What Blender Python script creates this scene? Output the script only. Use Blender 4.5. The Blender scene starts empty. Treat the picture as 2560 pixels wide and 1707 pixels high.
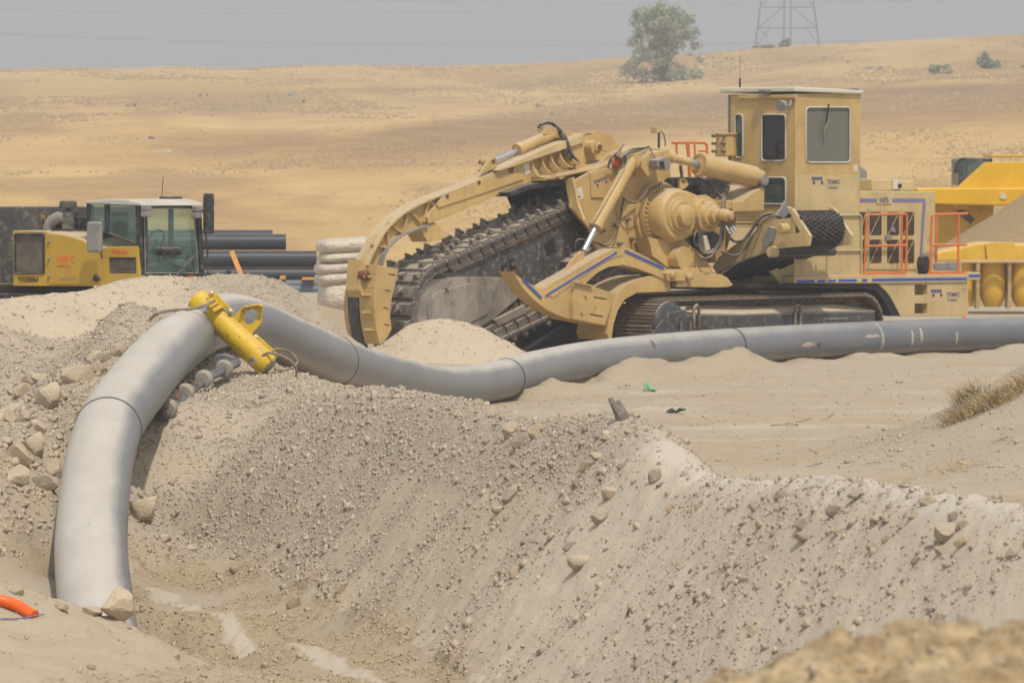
import bpy, bmesh, math, random
import numpy as np
from mathutils import Vector, Matrix, noise as mnoise
from mathutils.geometry import tessellate_polygon

# ------------------------------------------------------------------ camera, sky, sun, exposure
scene = bpy.context.scene
COL = scene.collection
F, H0, PX0, PY0 = 12000.0, 3.6, 1280.0, 430.0      # focal length in photo pixels, eye height, optical axis, horizon
cam_d = bpy.data.cameras.new('camera')
cam = bpy.data.objects.new('camera', cam_d); COL.objects.link(cam)
cam.location = (0, 0, H0); cam.rotation_euler = (math.radians(90), 0, 0)
cam_d.sensor_fit = 'HORIZONTAL'; cam_d.sensor_width = 36.0
cam_d.lens = 36.0 * F / 2560.0
cam_d.shift_y = -(853.5 - PY0) / 2560.0
cam_d.clip_start = 0.5; cam_d.clip_end = 5000
cam_d.dof.use_dof = True; cam_d.dof.focus_distance = 47.0; cam_d.dof.aperture_fstop = 168.75/1000/0.021
scene.camera = cam

SUN_AZ = math.radians(160)      # clockwise from +Y (view direction): to the right and a little behind the camera
SUN_EL = math.radians(60)
sun_dir = Vector((math.sin(SUN_AZ)*math.cos(SUN_EL), math.cos(SUN_AZ)*math.cos(SUN_EL), math.sin(SUN_EL)))
world = bpy.data.worlds.new('World'); scene.world = world; world.use_nodes = True
nt = world.node_tree; nt.nodes.clear()
n_out = nt.nodes.new('ShaderNodeOutputWorld'); n_bg = nt.nodes.new('ShaderNodeBackground')
n_sky = nt.nodes.new('ShaderNodeTexSky'); n_sky.sky_type = 'NISHITA'; n_sky.sun_disc = False
n_sky.sun_elevation = SUN_EL; n_sky.sun_rotation = SUN_AZ; n_sky.dust_density = 8.0; n_sky.air_density = 1.0; n_sky.ozone_density = 1.0
n_hs = nt.nodes.new('ShaderNodeHueSaturation'); n_hs.inputs['Saturation'].default_value = 0.12
n_mx = nt.nodes.new('ShaderNodeMix'); n_mx.data_type = 'RGBA'; n_mx.inputs[0].default_value = 0.82
n_mx.inputs[7].default_value = (4.45, 4.52, 4.70, 1)      # even grey of wildfire smoke
nt.links.new(n_sky.outputs[0], n_hs.inputs['Color']); nt.links.new(n_hs.outputs[0], n_mx.inputs[6])
nt.links.new(n_mx.outputs[2], n_bg.inputs[0]); n_bg.inputs[1].default_value = 0.097
nt.links.new(n_bg.outputs[0], n_out.inputs[0])
sl = bpy.data.lights.new('sun', 'SUN'); sl.energy = 2.25; sl.angle = math.radians(1.6); sl.color = (1.0, 0.90, 0.76)
so = bpy.data.objects.new('sun', sl); COL.objects.link(so)
so.rotation_euler = (-sun_dir).to_track_quat('-Z', 'Y').to_euler()
vs = scene.view_settings; vs.view_transform = 'Standard'; vs.look = 'None'; vs.exposure = 0.50; vs.gamma = 1.0
scene.cycles.use_denoising = True
scene.cycles.volume_max_steps = 64

# ------------------------------------------------------------------ helpers
def W(px, py, Y):
    return Vector(((px-PX0)*Y/F, Y, H0-(py-PY0)*Y/F))
def pxpy(x, y, z): return (PX0+x*F/y, PY0-(z-H0)*F/y)

def tag(o, label=None, cat=None, group=None, kind=None):
    if label: o['label'] = label
    if cat: o['category'] = cat
    if group: o['group'] = group
    if kind: o['kind'] = kind
    return o
def link(name, me, mat=None, parent=None, smooth=False):
    o = bpy.data.objects.new(name, me); COL.objects.link(o)
    if mat is not None and not me.materials:
        me.materials.append(mat)
    if parent is not None: o.parent = parent
    if smooth: me.polygons.foreach_set('use_smooth', [True]*len(me.polygons))
    return o
def empty(name, loc=(0,0,0), rz=0.0):
    o = bpy.data.objects.new(name, None); COL.objects.link(o); o.location = loc; o.rotation_euler = (0,0,rz)
    o.empty_display_size = 0.2
    return o
def copy_obj(o, parent=None):
    c = o.copy(); COL.objects.link(c)
    if parent is not None: c.parent = parent
    return c
def copy_tree(o, parent=None):
    c = copy_obj(o, parent)
    for ch in list(o.children): copy_tree(ch, c)
    return c
def np_mesh(name, verts, faces, fsize):
    """fast mesh from numpy arrays; faces (n, fsize)"""
    me = bpy.data.meshes.new(name)
    nv, nf = len(verts), len(faces)
    me.vertices.add(nv); me.vertices.foreach_set('co', np.ascontiguousarray(verts, dtype=np.float32).ravel())
    me.loops.add(nf*fsize); me.loops.foreach_set('vertex_index', np.ascontiguousarray(faces, dtype=np.int32).ravel())
    me.polygons.add(nf)
    me.polygons.foreach_set('loop_start', np.arange(0, nf*fsize, fsize, dtype=np.int32))
    me.update(calc_edges=True); me.validate()
    return me

class MB:
    """collects shapes into one mesh"""
    def __init__(s): s.v = []; s.f = []
    def add(s, vs, fs):
        b = len(s.v); s.v += [tuple(p) for p in vs]; s.f += [tuple(b+i for i in f) for f in fs]; return s
    def box(s, a, b):
        (x0,y0,z0),(x1,y1,z1) = a, b
        return s.add([(x0,y0,z0),(x1,y0,z0),(x1,y1,z0),(x0,y1,z0),(x0,y0,z1),(x1,y0,z1),(x1,y1,z1),(x0,y1,z1)],
                     [(3,2,1,0),(4,5,6,7),(0,1,5,4),(1,2,6,5),(2,3,7,6),(3,0,4,7)])
    def prism(s, loops, d):
        """loops: list of 3D loops (outer first, holes after) in one plane, extruded by vector d"""
        d = Vector(d); loops = [[Vector(p) for p in lp] for lp in loops]
        flat = [p for lp in loops for p in lp]; n = len(flat)
        tris = tessellate_polygon(loops)
        vs = flat + [p+d for p in flat]; fs = []
        nrm = Vector((0,0,0))
        if tris:
            t0 = max(tris, key=lambda t: ((flat[t[1]]-flat[t[0]]).cross(flat[t[2]]-flat[t[0]])).length)
            nrm = (flat[t0[1]]-flat[t0[0]]).cross(flat[t0[2]]-flat[t0[0]])
        for t in tris:
            a = (flat[t[1]]-flat[t[0]]).cross(flat[t[2]]-flat[t[0]])
            t = t if a.dot(d) < 0 else t[::-1]
            fs.append(tuple(t)); fs.append(tuple(i+n for i in t[::-1]))
        if len(loops) == 1:
            fs = []
            idx = list(range(n))
            area = Vector((0,0,0))
            for i in range(n): area += flat[i].cross(flat[(i+1) % n])
            if area.dot(d) > 0: fs = [tuple(idx[::-1]), tuple(i+n for i in idx)]
            else: fs = [tuple(idx), tuple(i+n for i in idx[::-1])]
        b = 0
        for li, lp in enumerate(loops):
            m = len(lp)
            area = Vector((0,0,0))
            for i in range(m): area += lp[i].cross(lp[(i+1) % m])
            fwd = (area.dot(d) > 0) != (li > 0)
            for i in range(m):
                j = (i+1) % m
                q = (b+i, b+j, b+j+n, b+i+n)
                fs.append(q if fwd else q[::-1])
            b += m
        return s.add(vs, fs)
    def lathe(s, origin, axis, prof, n=24, arc=None):
        """prof: [(dist along axis, radius)]"""
        o = Vector(origin); a = Vector(axis).normalized()
        t = Vector((0,0,1)) if abs(a.z) < 0.9 else Vector((1,0,0))
        e1 = a.cross(t).normalized(); e2 = a.cross(e1)
        vs, fs = [], []
        for d, r in prof:
            for k in range(n):
                th = 2*math.pi*k/n
                vs.append(o + a*d + (e1*math.cos(th) + e2*math.sin(th))*r)
        for i in range(len(prof)-1):
            for k in range(n):
                k2 = (k+1) % n
                fs.append((i*n+k, i*n+k2, (i+1)*n+k2, (i+1)*n+k))
        fs.append(tuple(range(n-1, -1, -1))); m = (len(prof)-1)*n
        fs.append(tuple(m+k for k in range(n)))
        return s.add(vs, fs)
    def cyl(s, p0, p1, r, r1=None, n=16):
        p0, p1 = Vector(p0), Vector(p1); L = (p1-p0).length
        return s.lathe(p0, p1-p0, [(0, r), (L, r if r1 is None else r1)], n)
    def path(s, pts, r, n=8, closed=False):
        pts = [Vector(p) for p in pts]; m = len(pts); vs, fs = [], []
        rs = r if isinstance(r, (list, tuple)) else [r]*m
        prev = None
        for i, p in enumerate(pts):
            a = pts[(i-1) % m] if (i > 0 or closed) else p
            b = pts[(i+1) % m] if (i < m-1 or closed) else p
            t = (b-a).normalized()
            if prev is None:
                u = t.cross(Vector((0,0,1)))
                if u.length < 0.1: u = t.cross(Vector((1,0,0)))
                u.normalize()
            else:
                u = (prev - t*prev.dot(t)).normalized()
            prev = u; w = t.cross(u)
            for k in range(n):
                th = 2*math.pi*k/n
                vs.append(p + (u*math.cos(th)+w*math.sin(th))*rs[i])
        for i in range(m if closed else m-1):
            j = (i+1) % m
            for k in range(n):
                k2 = (k+1) % n
                fs.append((i*n+k, i*n+k2, j*n+k2, j*n+k))
        if not closed:
            fs.append(tuple(range(n-1, -1, -1))); fs.append(tuple((m-1)*n+k for k in range(n)))
        return s.add(vs, fs)
    def mesh(s, name='mesh'):
        me = bpy.data.meshes.new(name); me.from_pydata(s.v, [], s.f); me.update()
        return me
    def build(s, name, mat, parent=None, bevel=0.0, smooth=None, seg=2):
        me = s.mesh(name)
        o = link(name, me, mat, parent)
        if smooth is not None:
            me.polygons.foreach_set('use_smooth', [True]*len(me.polygons))
            me.set_sharp_from_angle(angle=math.radians(smooth))
        if bevel:
            m = o.modifiers.new('bevel', 'BEVEL'); m.width = bevel; m.segments = seg; m.limit_method = 'ANGLE'; m.angle_limit = math.radians(40)
        return o

def spline(pts, n):
    """Catmull-Rom through 3D points, n samples per span"""
    P = [Vector(p) for p in pts]; P = [P[0]*2-P[1]] + P + [P[-1]*2-P[-2]]
    out = []
    for i in range(1, len(P)-2):
        p0, p1, p2, p3 = P[i-1:i+3]
        for k in range(n):
            t = k/n
            out.append(0.5*((2*p1)+(p2-p0)*t+(2*p0-5*p1+4*p2-p3)*t*t+(3*p1-p0-3*p2+p3)*t**3))
    out.append(P[-2]); return out

# numpy gradient-free value noise
_rng = np.random.default_rng(7)
_T = _rng.random((256, 256)).astype(np.float64)
def vnoise(x, y):
    xi = np.floor(x).astype(np.int64); yi = np.floor(y).astype(np.int64)
    fx = x-xi; fy = y-yi
    fx = fx*fx*fx*(fx*(fx*6-15)+10); fy = fy*fy*fy*(fy*(fy*6-15)+10)
    x0 = xi & 255; x1 = (xi+1) & 255; y0 = yi & 255; y1 = (yi+1) & 255
    a = _T[x0, y0]*(1-fx)+_T[x1, y0]*fx; b = _T[x0, y1]*(1-fx)+_T[x1, y1]*fx
    return (a*(1-fy)+b*fy)*2-1
def fbm(x, y, o=4, g=0.5, seed=0.0):
    s = np.zeros_like(x); a = 1.0; f = 1.0
    for i in range(o):
        ang = 0.6*i+0.3
        s += a*vnoise((x*math.cos(ang)-y*math.sin(ang))*f+17.3*i+seed, (x*math.sin(ang)+y*math.cos(ang))*f+9.1*i+seed*1.7)
        a *= g; f *= 2.03
    return s
def sstep(a, b, x):
    t = np.clip((x-a)/(b-a), 0, 1); return t*t*(3-2*t)

# ------------------------------------------------------------------ materials
MATS = {}
def new_mat(name):
    m = bpy.data.materials.new(name); m.use_nodes = True; nt = m.node_tree
    for n in list(nt.nodes):
        if n.type != 'OUTPUT_MATERIAL' and n.type != 'BSDF_PRINCIPLED': nt.nodes.remove(n)
    b = nt.nodes['Principled BSDF']
    return m, nt, b
def N(nt, typ, **kw):
    n = nt.nodes.new(typ)
    for k, v in kw.items(): setattr(n, k, v)
    return n
def mixc(nt, fac, a, b, blend='MIX'):
    n = N(nt, 'ShaderNodeMix', data_type='RGBA', blend_type=blend)
    for sock, val in ((n.inputs[0], fac), (n.inputs[6], a), (n.inputs[7], b)):
        if hasattr(val, 'is_output'): nt.links.new(val, sock)
        elif isinstance(val, (tuple, list)): sock.default_value = (*val[:3], 1)
        else: sock.default_value = val
    return n.outputs[2]
def ramp(nt, val, a, b, lo=0.0, hi=1.0):
    n = N(nt, 'ShaderNodeMapRange', clamp=True); n.inputs[1].default_value = a; n.inputs[2].default_value = b
    n.inputs[3].default_value = lo; n.inputs[4].default_value = hi
    nt.links.new(val, n.inputs[0]); return n.outputs[0]
def noise(nt, scale, detail=4, rough=0.55, coord=None, stretch=None, out=0):
    tc = N(nt, 'ShaderNodeTexCoord'); src = tc.outputs['Object'] if coord is None else coord
    if stretch:
        mp = N(nt, 'ShaderNodeMapping'); mp.inputs['Scale'].default_value = stretch
        nt.links.new(src, mp.inputs[0]); src = mp.outputs[0]
    n = N(nt, 'ShaderNodeTexNoise'); n.inputs['Scale'].default_value = scale; n.inputs['Detail'].default_value = detail; n.inputs['Roughness'].default_value = rough
    nt.links.new(src, n.inputs['Vector']); return n.outputs[out]
def mth(nt, op, a, b=None):
    n = N(nt, 'ShaderNodeMath', operation=op)
    for i, v in enumerate((a, b)):
        if v is None: continue
        if hasattr(v, 'is_output'): nt.links.new(v, n.inputs[i])
        else: n.inputs[i].default_value = v
    return n.outputs[0]
def bump(nt, b, h, dist=0.01, strength=1.0, prev=None):
    n = N(nt, 'ShaderNodeBump'); n.inputs['Distance'].default_value = dist; n.inputs['Strength'].default_value = strength
    nt.links.new(h, n.inputs['Height'])
    if prev is not None: nt.links.new(prev, n.inputs['Normal'])
    nt.links.new(n.outputs[0], b.inputs['Normal']); return n.outputs[0]
DUST = (0.46, 0.385, 0.29)
def paint(name, col, rough=0.55, dust=0.55, metal=0.0, var=0.12, chip=0.0, chipcol=(0.03,0.028,0.025), spec=0.35, dirt=0.35):
    """painted or bare metal with settled dust on upward faces, blotchy dirt and optional worn spots"""
    m, nt, b = new_mat(name)
    tc = N(nt, 'ShaderNodeTexCoord')
    n1 = noise(nt, 1.7, 5); n2 = noise(nt, 9.0, 5); n3 = noise(nt, 34.0, 4)
    dark = tuple(c*(1-var) for c in col); lite = tuple(min(1, c*(1+var)) for c in col)
    c = mixc(nt, ramp(nt, n1, 0.35, 0.65), dark, lite)
    c = mixc(nt, ramp(nt, n2, 0.52, 0.75, 0, dirt), c, DUST)
    g = N(nt, 'ShaderNodeNewGeometry'); sx = N(nt, 'ShaderNodeSeparateXYZ'); nt.links.new(g.outputs['Normal'], sx.inputs[0])
    up = ramp(nt, sx.outputs[2], 0.35, 0.95, 0.0, dust)
    up = mth(nt, 'MULTIPLY', up, ramp(nt, n3, 0.2, 0.6, 0.55, 1.0))
    c = mixc(nt, up, c, DUST)
    run = noise(nt, 5.0, 5, 0.6, stretch=(2.2, 2.2, 0.16))
    c = mixc(nt, ramp(nt, run, 0.56, 0.72, 0, dirt*0.9), c, tuple(x*0.45 for x in col))
    grs = noise(nt, 3.1, 6, 0.7)
    c = mixc(nt, ramp(nt, grs, 0.62, 0.70, 0, dirt*1.2), c, (0.05, 0.042, 0.033))
    if chip > 0:
        k = ramp(nt, noise(nt, 22.0, 6, 0.7), 0.70-chip*0.12, 0.72-chip*0.12)
        c = mixc(nt, k, c, chipcol)
    nt.links.new(c, b.inputs['Base Color'])
    b.inputs['Roughness'].default_value = rough; b.inputs['Metallic'].default_value = metal
    b.inputs['Specular IOR Level'].default_value = spec
    rr = mth(nt, 'MULTIPLY_ADD', up, 0.35); nt.nodes[-1].inputs[2].default_value = rough
    nt.links.new(rr, b.inputs['Roughness'])
    bump(nt, b, n2, 0.004, 0.25)
    MATS[name] = m; return m
def plain(name, col, rough=0.6, metal=0.0, var=0.15, scale=6.0, bumpd=0.0, spec=0.4):
    m, nt, b = new_mat(name)
    n1 = noise(nt, scale, 5)
    c = mixc(nt, ramp(nt, n1, 0.3, 0.7), tuple(x*(1-var) for x in col), tuple(min(1, x*(1+var)) for x in col))
    nt.links.new(c, b.inputs['Base Color']); b.inputs['Roughness'].default_value = rough; b.inputs['Metallic'].default_value = metal
    b.inputs['Specular IOR Level'].default_value = spec
    if bumpd: bump(nt, b, noise(nt, scale*6, 5), bumpd, 0.6)
    MATS[name] = m; return m
def earth_mat():
    m, nt, b = new_mat('sandy earth')
    at = N(nt, 'ShaderNodeAttribute', attribute_name='soil'); sx = N(nt, 'ShaderNodeSeparateColor'); nt.links.new(at.outputs['Color'], sx.inputs[0])
    a2 = N(nt, 'ShaderNodeAttribute', attribute_name='soil2'); s2 = N(nt, 'ShaderNodeSeparateColor'); nt.links.new(a2.outputs['Color'], s2.inputs[0])
    big = noise(nt, 0.5, 5); mid = noise(nt, 6.0, 6, 0.65); fine = noise(nt, 45.0, 5, 0.7); grit = noise(nt, 160.0, 3, 0.7)
    c = mixc(nt, ramp(nt, big, 0.35, 0.65), (0.395, 0.330, 0.245), (0.435, 0.375, 0.292))
    c = mixc(nt, ramp(nt, mid, 0.45, 0.75, 0, 0.5), c, (0.385, 0.31, 0.215))
    c = mixc(nt, sx.outputs[1], c, mixc(nt, ramp(nt, mid, 0.3, 0.7), (0.565, 0.487, 0.375), (0.53, 0.445, 0.325)))       # pale sand
    brown = mixc(nt, ramp(nt, fine, 0.35, 0.65), (0.31, 0.24, 0.155), (0.45, 0.365, 0.255))
    c = mixc(nt, sx.outputs[2], c, brown)
    grv = mixc(nt, ramp(nt, fine, 0.40, 0.62), (0.33, 0.285, 0.235), (0.49, 0.425, 0.345))
    c = mixc(nt, mth(nt, 'MULTIPLY', sx.outputs[0], ramp(nt, grit, 0.3, 0.6, 0.5, 1.0)), c, grv)
    c = mixc(nt, s2.outputs[0], c, (0.56, 0.51, 0.44))                                    # compacted white dust
    c = mixc(nt, s2.outputs[1], c, mixc(nt, ramp(nt, mid, 0.3, 0.62), (0.20, 0.13, 0.06), (0.58, 0.46, 0.29)))  # ochre turf and clods
    c = mixc(nt, ramp(nt, grit, 0.64, 0.74, 0, 0.45), c, (0.20, 0.17, 0.14))
    nt.links.new(c, b.inputs['Base Color']); b.inputs['Roughness'].default_value = 0.95; b.inputs['Specular IOR Level'].default_value = 0.1
    p = bump(nt, b, mid, 0.02, 0.7); p = bump(nt, b, fine, 0.012, 1.0, p); bump(nt, b, grit, 0.005, 0.8, p)
    MATS['earth'] = m; return m
def rock_mat(name, cols, scale=7.0, dusty=0.55):
    m, nt, b = new_mat(name)
    g = N(nt, 'ShaderNodeNewGeometry'); oi = N(nt, 'ShaderNodeObjectInfo')
    r = mth(nt, 'FRACT', mth(nt, 'ADD', g.outputs['Random Per Island'], oi.outputs['Random']))
    cr = N(nt, 'ShaderNodeValToRGB'); e = cr.color_ramp.elements
    while len(e) < len(cols): e.new(0.5)
    for i, c in enumerate(cols): e[i].position = i/(len(cols)-1); e[i].color = (*c, 1)
    nt.links.new(r, cr.inputs[0])
    n1 = noise(nt, scale, 6, 0.65); n2 = noise(nt, scale*7, 5, 0.7)
    c = mixc(nt, ramp(nt, n1, 0.42, 0.68, 0, 0.75 if dusty else 0.0), cr.outputs[0], (0.50, 0.42, 0.315))
    c = mixc(nt, ramp(nt, n2, 0.55, 0.8, 0, 0.5), c, (0.23, 0.19, 0.15))
    sx = N(nt, 'ShaderNodeSeparateXYZ'); nt.links.new(g.outputs['Normal'], sx.inputs[0])
    c = mixc(nt, ramp(nt, sx.outputs[2], 0.3, 0.95, 0, dusty), c, (0.53, 0.45, 0.34))
    nt.links.new(c, b.inputs['Base Color']); b.inputs['Roughness'].default_value = 0.92; b.inputs['Specular IOR Level'].default_value = 0.15
    p = bump(nt, b, n1, 0.02, 0.7); bump(nt, b, n2, 0.006, 0.8, p)
    MATS[name] = m; return m
def pipe_mat():
    """grey coated steel, cream dust lying on the upper side, scuffs along the bottom"""
    m, nt, b = new_mat('dusty pipe coating')
    g = N(nt, 'ShaderNodeNewGeometry'); sx = N(nt, 'ShaderNodeSeparateXYZ'); nt.links.new(g.outputs['Normal'], sx.inputs[0])
    at = N(nt, 'ShaderNodeAttribute', attribute_name='dust'); sc = N(nt, 'ShaderNodeSeparateColor'); nt.links.new(at.outputs['Color'], sc.inputs[0])
    n1 = noise(nt, 0.8, 5, 0.55, stretch=(1, 0.3, 1)); n2 = noise(nt, 4.0, 6, 0.6, stretch=(1, 0.22, 1)); n3 = noise(nt, 40.0, 4, 0.6, stretch=(1, 0.15, 1)); n4 = noise(nt, 3.0, 8, 0.75, stretch=(4, 1, 4))
    c = mixc(nt, ramp(nt, n1, 0.3, 0.7), (0.115, 0.125, 0.148), (0.170, 0.178, 0.200))
    lee = mth(nt, 'ADD', mth(nt, 'MULTIPLY', sx.outputs[2], 0.85), mth(nt, 'MULTIPLY', sx.outputs[0], -0.62))      # dust settles on top and on the lee side
    top = mth(nt, 'ADD', lee, mth(nt, 'MULTIPLY_ADD', n2, 0.36)); nt.nodes[-2].inputs[2].default_value = -0.18
    wet = mth(nt, 'ADD', sx.outputs[2], mth(nt, 'MULTIPLY_ADD', n2, 0.5)); nt.nodes[-2].inputs[2].default_value = -0.25
    d = mth(nt, 'MULTIPLY', ramp(nt, top, 0.0, 0.42, 0.0, 1.0), sc.outputs[0])
    low = mth(nt, 'MULTIPLY', ramp(nt, wet, -0.5, -0.75, 0.0, 0.75), sc.outputs[1])
    c = mixc(nt, mth(nt, 'MULTIPLY', ramp(nt, n2, 0.3, 0.7, 0.3, 0.62), sc.outputs[2]), c, (0.32, 0.32, 0.315))
    c = mixc(nt, d, c, mixc(nt, ramp(nt, n2, 0.3, 0.7), (0.43, 0.405, 0.365), (0.50, 0.475, 0.435)))
    c = mixc(nt, low, c, (0.45, 0.39, 0.31))
    c = mixc(nt, ramp(nt, n4, 0.62, 0.68, 0, 0.45), c, (0.15, 0.15, 0.155))
    c = mixc(nt, ramp(nt, n3, 0.62, 0.70, 0, 0.35), c, (0.55, 0.52, 0.47))
    nt.links.new(c, b.inputs['Base Color']); b.inputs['Roughness'].default_value = 0.5; b.inputs['Specular IOR Level'].default_value = 0.35
    rr = mth(nt, 'MULTIPLY_ADD', d, 0.3); nt.nodes[-1].inputs[2].default_value = 0.45
    nt.links.new(rr, b.inputs['Roughness'])
    bump(nt, b, n3, 0.001, 0.3)
    MATS['pipe'] = m; return m
def hill_mat():
    m, nt, b = new_mat('dry grass hillside')
    at = N(nt, 'ShaderNodeAttribute', attribute_name='soil'); sc = N(nt, 'ShaderNodeSeparateColor'); nt.links.new(at.outputs['Color'], sc.inputs[0])
    a = noise(nt, 0.03, 6, 0.6); f = noise(nt, 0.16, 7, 0.7); g = noise(nt, 1.6, 6, 0.8, stretch=(1, 0.45, 1))
    c = mixc(nt, ramp(nt, a, 0.35, 0.65), (0.53, 0.365, 0.165), (0.62, 0.44, 0.21))
    c = mixc(nt, ramp(nt, f, 0.45, 0.70, 0, 0.5), c, (0.43, 0.295, 0.15))
    c = mixc(nt, ramp(nt, f, 0.46, 0.30, 0, 0.35), c, (0.64, 0.48, 0.28))
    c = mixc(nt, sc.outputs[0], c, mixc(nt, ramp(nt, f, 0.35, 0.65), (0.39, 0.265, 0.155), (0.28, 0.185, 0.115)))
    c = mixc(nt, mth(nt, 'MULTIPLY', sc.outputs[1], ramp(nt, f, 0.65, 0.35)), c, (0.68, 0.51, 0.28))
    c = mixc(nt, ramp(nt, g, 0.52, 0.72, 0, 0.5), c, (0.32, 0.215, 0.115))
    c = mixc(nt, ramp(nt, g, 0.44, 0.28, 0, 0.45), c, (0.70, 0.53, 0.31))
    nt.links.new(c, b.inputs['Base Color']); b.inputs['Roughness'].default_value = 1.0; b.inputs['Specular IOR Level'].default_value = 0.0
    bump(nt, b, g, 0.25, 0.8)
    MATS['hill'] = m; return m
earth_mat(); pipe_mat(); hill_mat()
rock_mat('shale chips', [(0.36,0.315,0.27),(0.53,0.455,0.36),(0.45,0.39,0.32),(0.58,0.505,0.405),(0.29,0.26,0.23),(0.55,0.47,0.37)], 18.0)
rock_mat('pale pebbles', [(0.50,0.43,0.345),(0.42,0.365,0.30),(0.56,0.49,0.40),(0.33,0.295,0.255),(0.53,0.45,0.35),(0.46,0.41,0.345)], 18.0)
rock_mat('limestone', [(0.47,0.39,0.28),(0.44,0.375,0.29),(0.50,0.40,0.26),(0.36,0.32,0.265)], 4.0)
rock_mat('clod', [(0.38,0.30,0.20),(0.45,0.365,0.255),(0.33,0.26,0.175),(0.49,0.41,0.295)], 9.0)
rock_mat('basalt', [(0.09,0.08,0.08),(0.13,0.115,0.11),(0.18,0.155,0.14)], 2.0)
paint('trencher paint', (0.53, 0.365, 0.14), 0.5, 0.8, dirt=0.34, var=0.12)
paint('trencher panel', (0.55, 0.42, 0.205), 0.5, 0.75, dirt=0.34, var=0.10)
paint('carrier yellow', (0.50, 0.315, 0.03), 0.4, 0.85, dirt=0.2, var=0.06)
paint('hauler yellow', (0.74, 0.44, 0.008), 0.4, 0.25, dirt=0.12, var=0.06)
paint('bucket yellow', (0.68, 0.42, 0.04), 0.42, 0.6, dirt=0.25, var=0.10)
paint('tool yellow', (0.64, 0.43, 0.02), 0.5, 0.35, dirt=0.22, var=0.10, chip=0.75, chipcol=(0.09,0.085,0.08))
paint('dark steel', (0.060, 0.061, 0.066), 0.5, 0.75, dirt=0.45, var=0.25, metal=0.3)
paint('frame grey', (0.060, 0.064, 0.072), 0.45, 1.0, dirt=0.35, var=0.2, chip=0.3, chipcol=(0.4,0.34,0.26))
paint('worn steel', (0.33, 0.305, 0.265), 0.5, 0.8, metal=0.35, dirt=0.95, var=0.3)
paint('chain steel', (0.17, 0.155, 0.145), 0.55, 0.95, metal=0.25, dirt=0.75, var=0.3, chip=0.25, chipcol=(0.16,0.09,0.05))
paint('track steel', (0.20, 0.155, 0.12), 0.55, 0.9, metal=0.25, dirt=0.75, var=0.3, chip=0.2, chipcol=(0.2,0.12,0.07))
paint('rubber', (0.022, 0.022, 0.026), 0.7, 0.35, dirt=0.2, var=0.3)
paint('hose', (0.055, 0.052, 0.05), 0.6, 0.9, dirt=0.5)
paint('orange rail', (0.68, 0.17, 0.03), 0.5, 0.3, dirt=0.2)
paint('grey plate', (0.24, 0.235, 0.23), 0.5, 0.5, dirt=0.4)
plain('chrome', (0.55, 0.57, 0.60), 0.38, 0.85, 0.03)
paint('boom steel', (0.085, 0.083, 0.085), 0.55, 0.9, dirt=0.85, var=0.3, metal=0.2)
plain('settled dust', (0.46, 0.385, 0.29), 0.95, 0, 0.12, 12.0, 0.006, 0.1)
plain('blue stripe', (0.025, 0.085, 0.42), 0.5, 0, 0.1)
plain('faded blue', (0.19, 0.175, 0.33), 0.6, 0, 0.1)
plain('logo blue', (0.06, 0.06, 0.22), 0.6, 0, 0.1)
plain('logo red', (0.62, 0.10, 0.03), 0.6, 0, 0.1)
plain('black paint', (0.012, 0.012, 0.013), 0.6, 0, 0.2)
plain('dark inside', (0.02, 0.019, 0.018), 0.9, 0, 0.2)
plain('window seal', (0.50, 0.48, 0.45), 0.6, 0, 0.1)
plain('label white', (0.62, 0.58, 0.47), 0.6, 0, 0.06)
plain('rust', (0.17, 0.075, 0.035), 0.85, 0, 0.4, 14.0, 0.004)

# ------------------------------------------------------------------ the ground: heights through measured points
PIPE_D = 0.61
pipe_pts = [W(*p) for p in [(350,1850,34.6),(262,1640,36.8),(238,1500,38.5),(229,1320,40.5),(265,1088,43.6),(351,955,46.8),(419,881,49.2),
    (487,826,51.6),(545,803,53.4),(605,806,54.6),(695,842,56.0),(811,893,58.0),(920,933,62.0),(1040,960,67.0),(1130,968,70.5),(1219,958,73.0),
    (1340,925,75.3),(1524,893,78.0),(1829,866,81.0),(2200,846,84.3),(2560,834,87.0),(3200,822,92.0)]]
PIPE = spline(pipe_pts, 14)
pipe_x = lambda Y: np.interp(Y, [p.y for p in PIPE[:104]], [p.x for p in PIPE[:104]])

def resample(P, step):
    S = spline(P, 12); out = [S[0]]
    for q in S:
        if (q-out[-1]).length >= step: out.append(q)
    return out
C = []                                            # control points x, y, z
def cp(*a): C.append(tuple(W(*a)))
def cz(x, y, z): C.append((x, y, z))
def cpz(px, py, z):
    Y = (H0-z)*F/(py-PY0); C.append(((px-PX0)*Y/F, Y, z))
crest = [W(*p) for p in [(500,960,50.5),(580,927,52),(660,930,51),(720,952,49.5),(827,988,47),(870,965,45.5),(1034,971,43),(1175,1006,40.5),(1306,1036,38.5),(1393,1036,37.5),
    (1500,1024,36.5),(1546,1020,36),(1611,1056,35),(1720,1159,33.6),(1905,1189,31),(2068,1178,29),(2300,1206,27.5),(2560,1252,26),(2950,1300,24)]]
CREST0 = crest
crest = resample(crest, 0.42)
for i, p in enumerate(crest):
    C.append(tuple(p))
    if p.y > 47.5 and p.x < -1: continue
    a, b = crest[i-1], crest[min(i+1, len(crest)-1)]
    t = Vector((b.x-a.x, b.y-a.y)).normalized(); n = Vector((-t.y, t.x))
    if n.x < 0: n = -n
    for d, f in ((0.5, 0.78), (1.2, 0.42), (2.2, 0.10), (3.4, 0.0)):
        cz(p.x+n.x*d, p.y+n.y*d, p.z*f)
FT = [(370,1352),(610,1406),(871,1526),(1088,1636),(1215,1720)]
def lerp_line(p, q, ts=(0.2, 0.4, 0.6, 0.8)):
    for t in ts:
        v = p.lerp(q, t); C.append(tuple(v))
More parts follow.
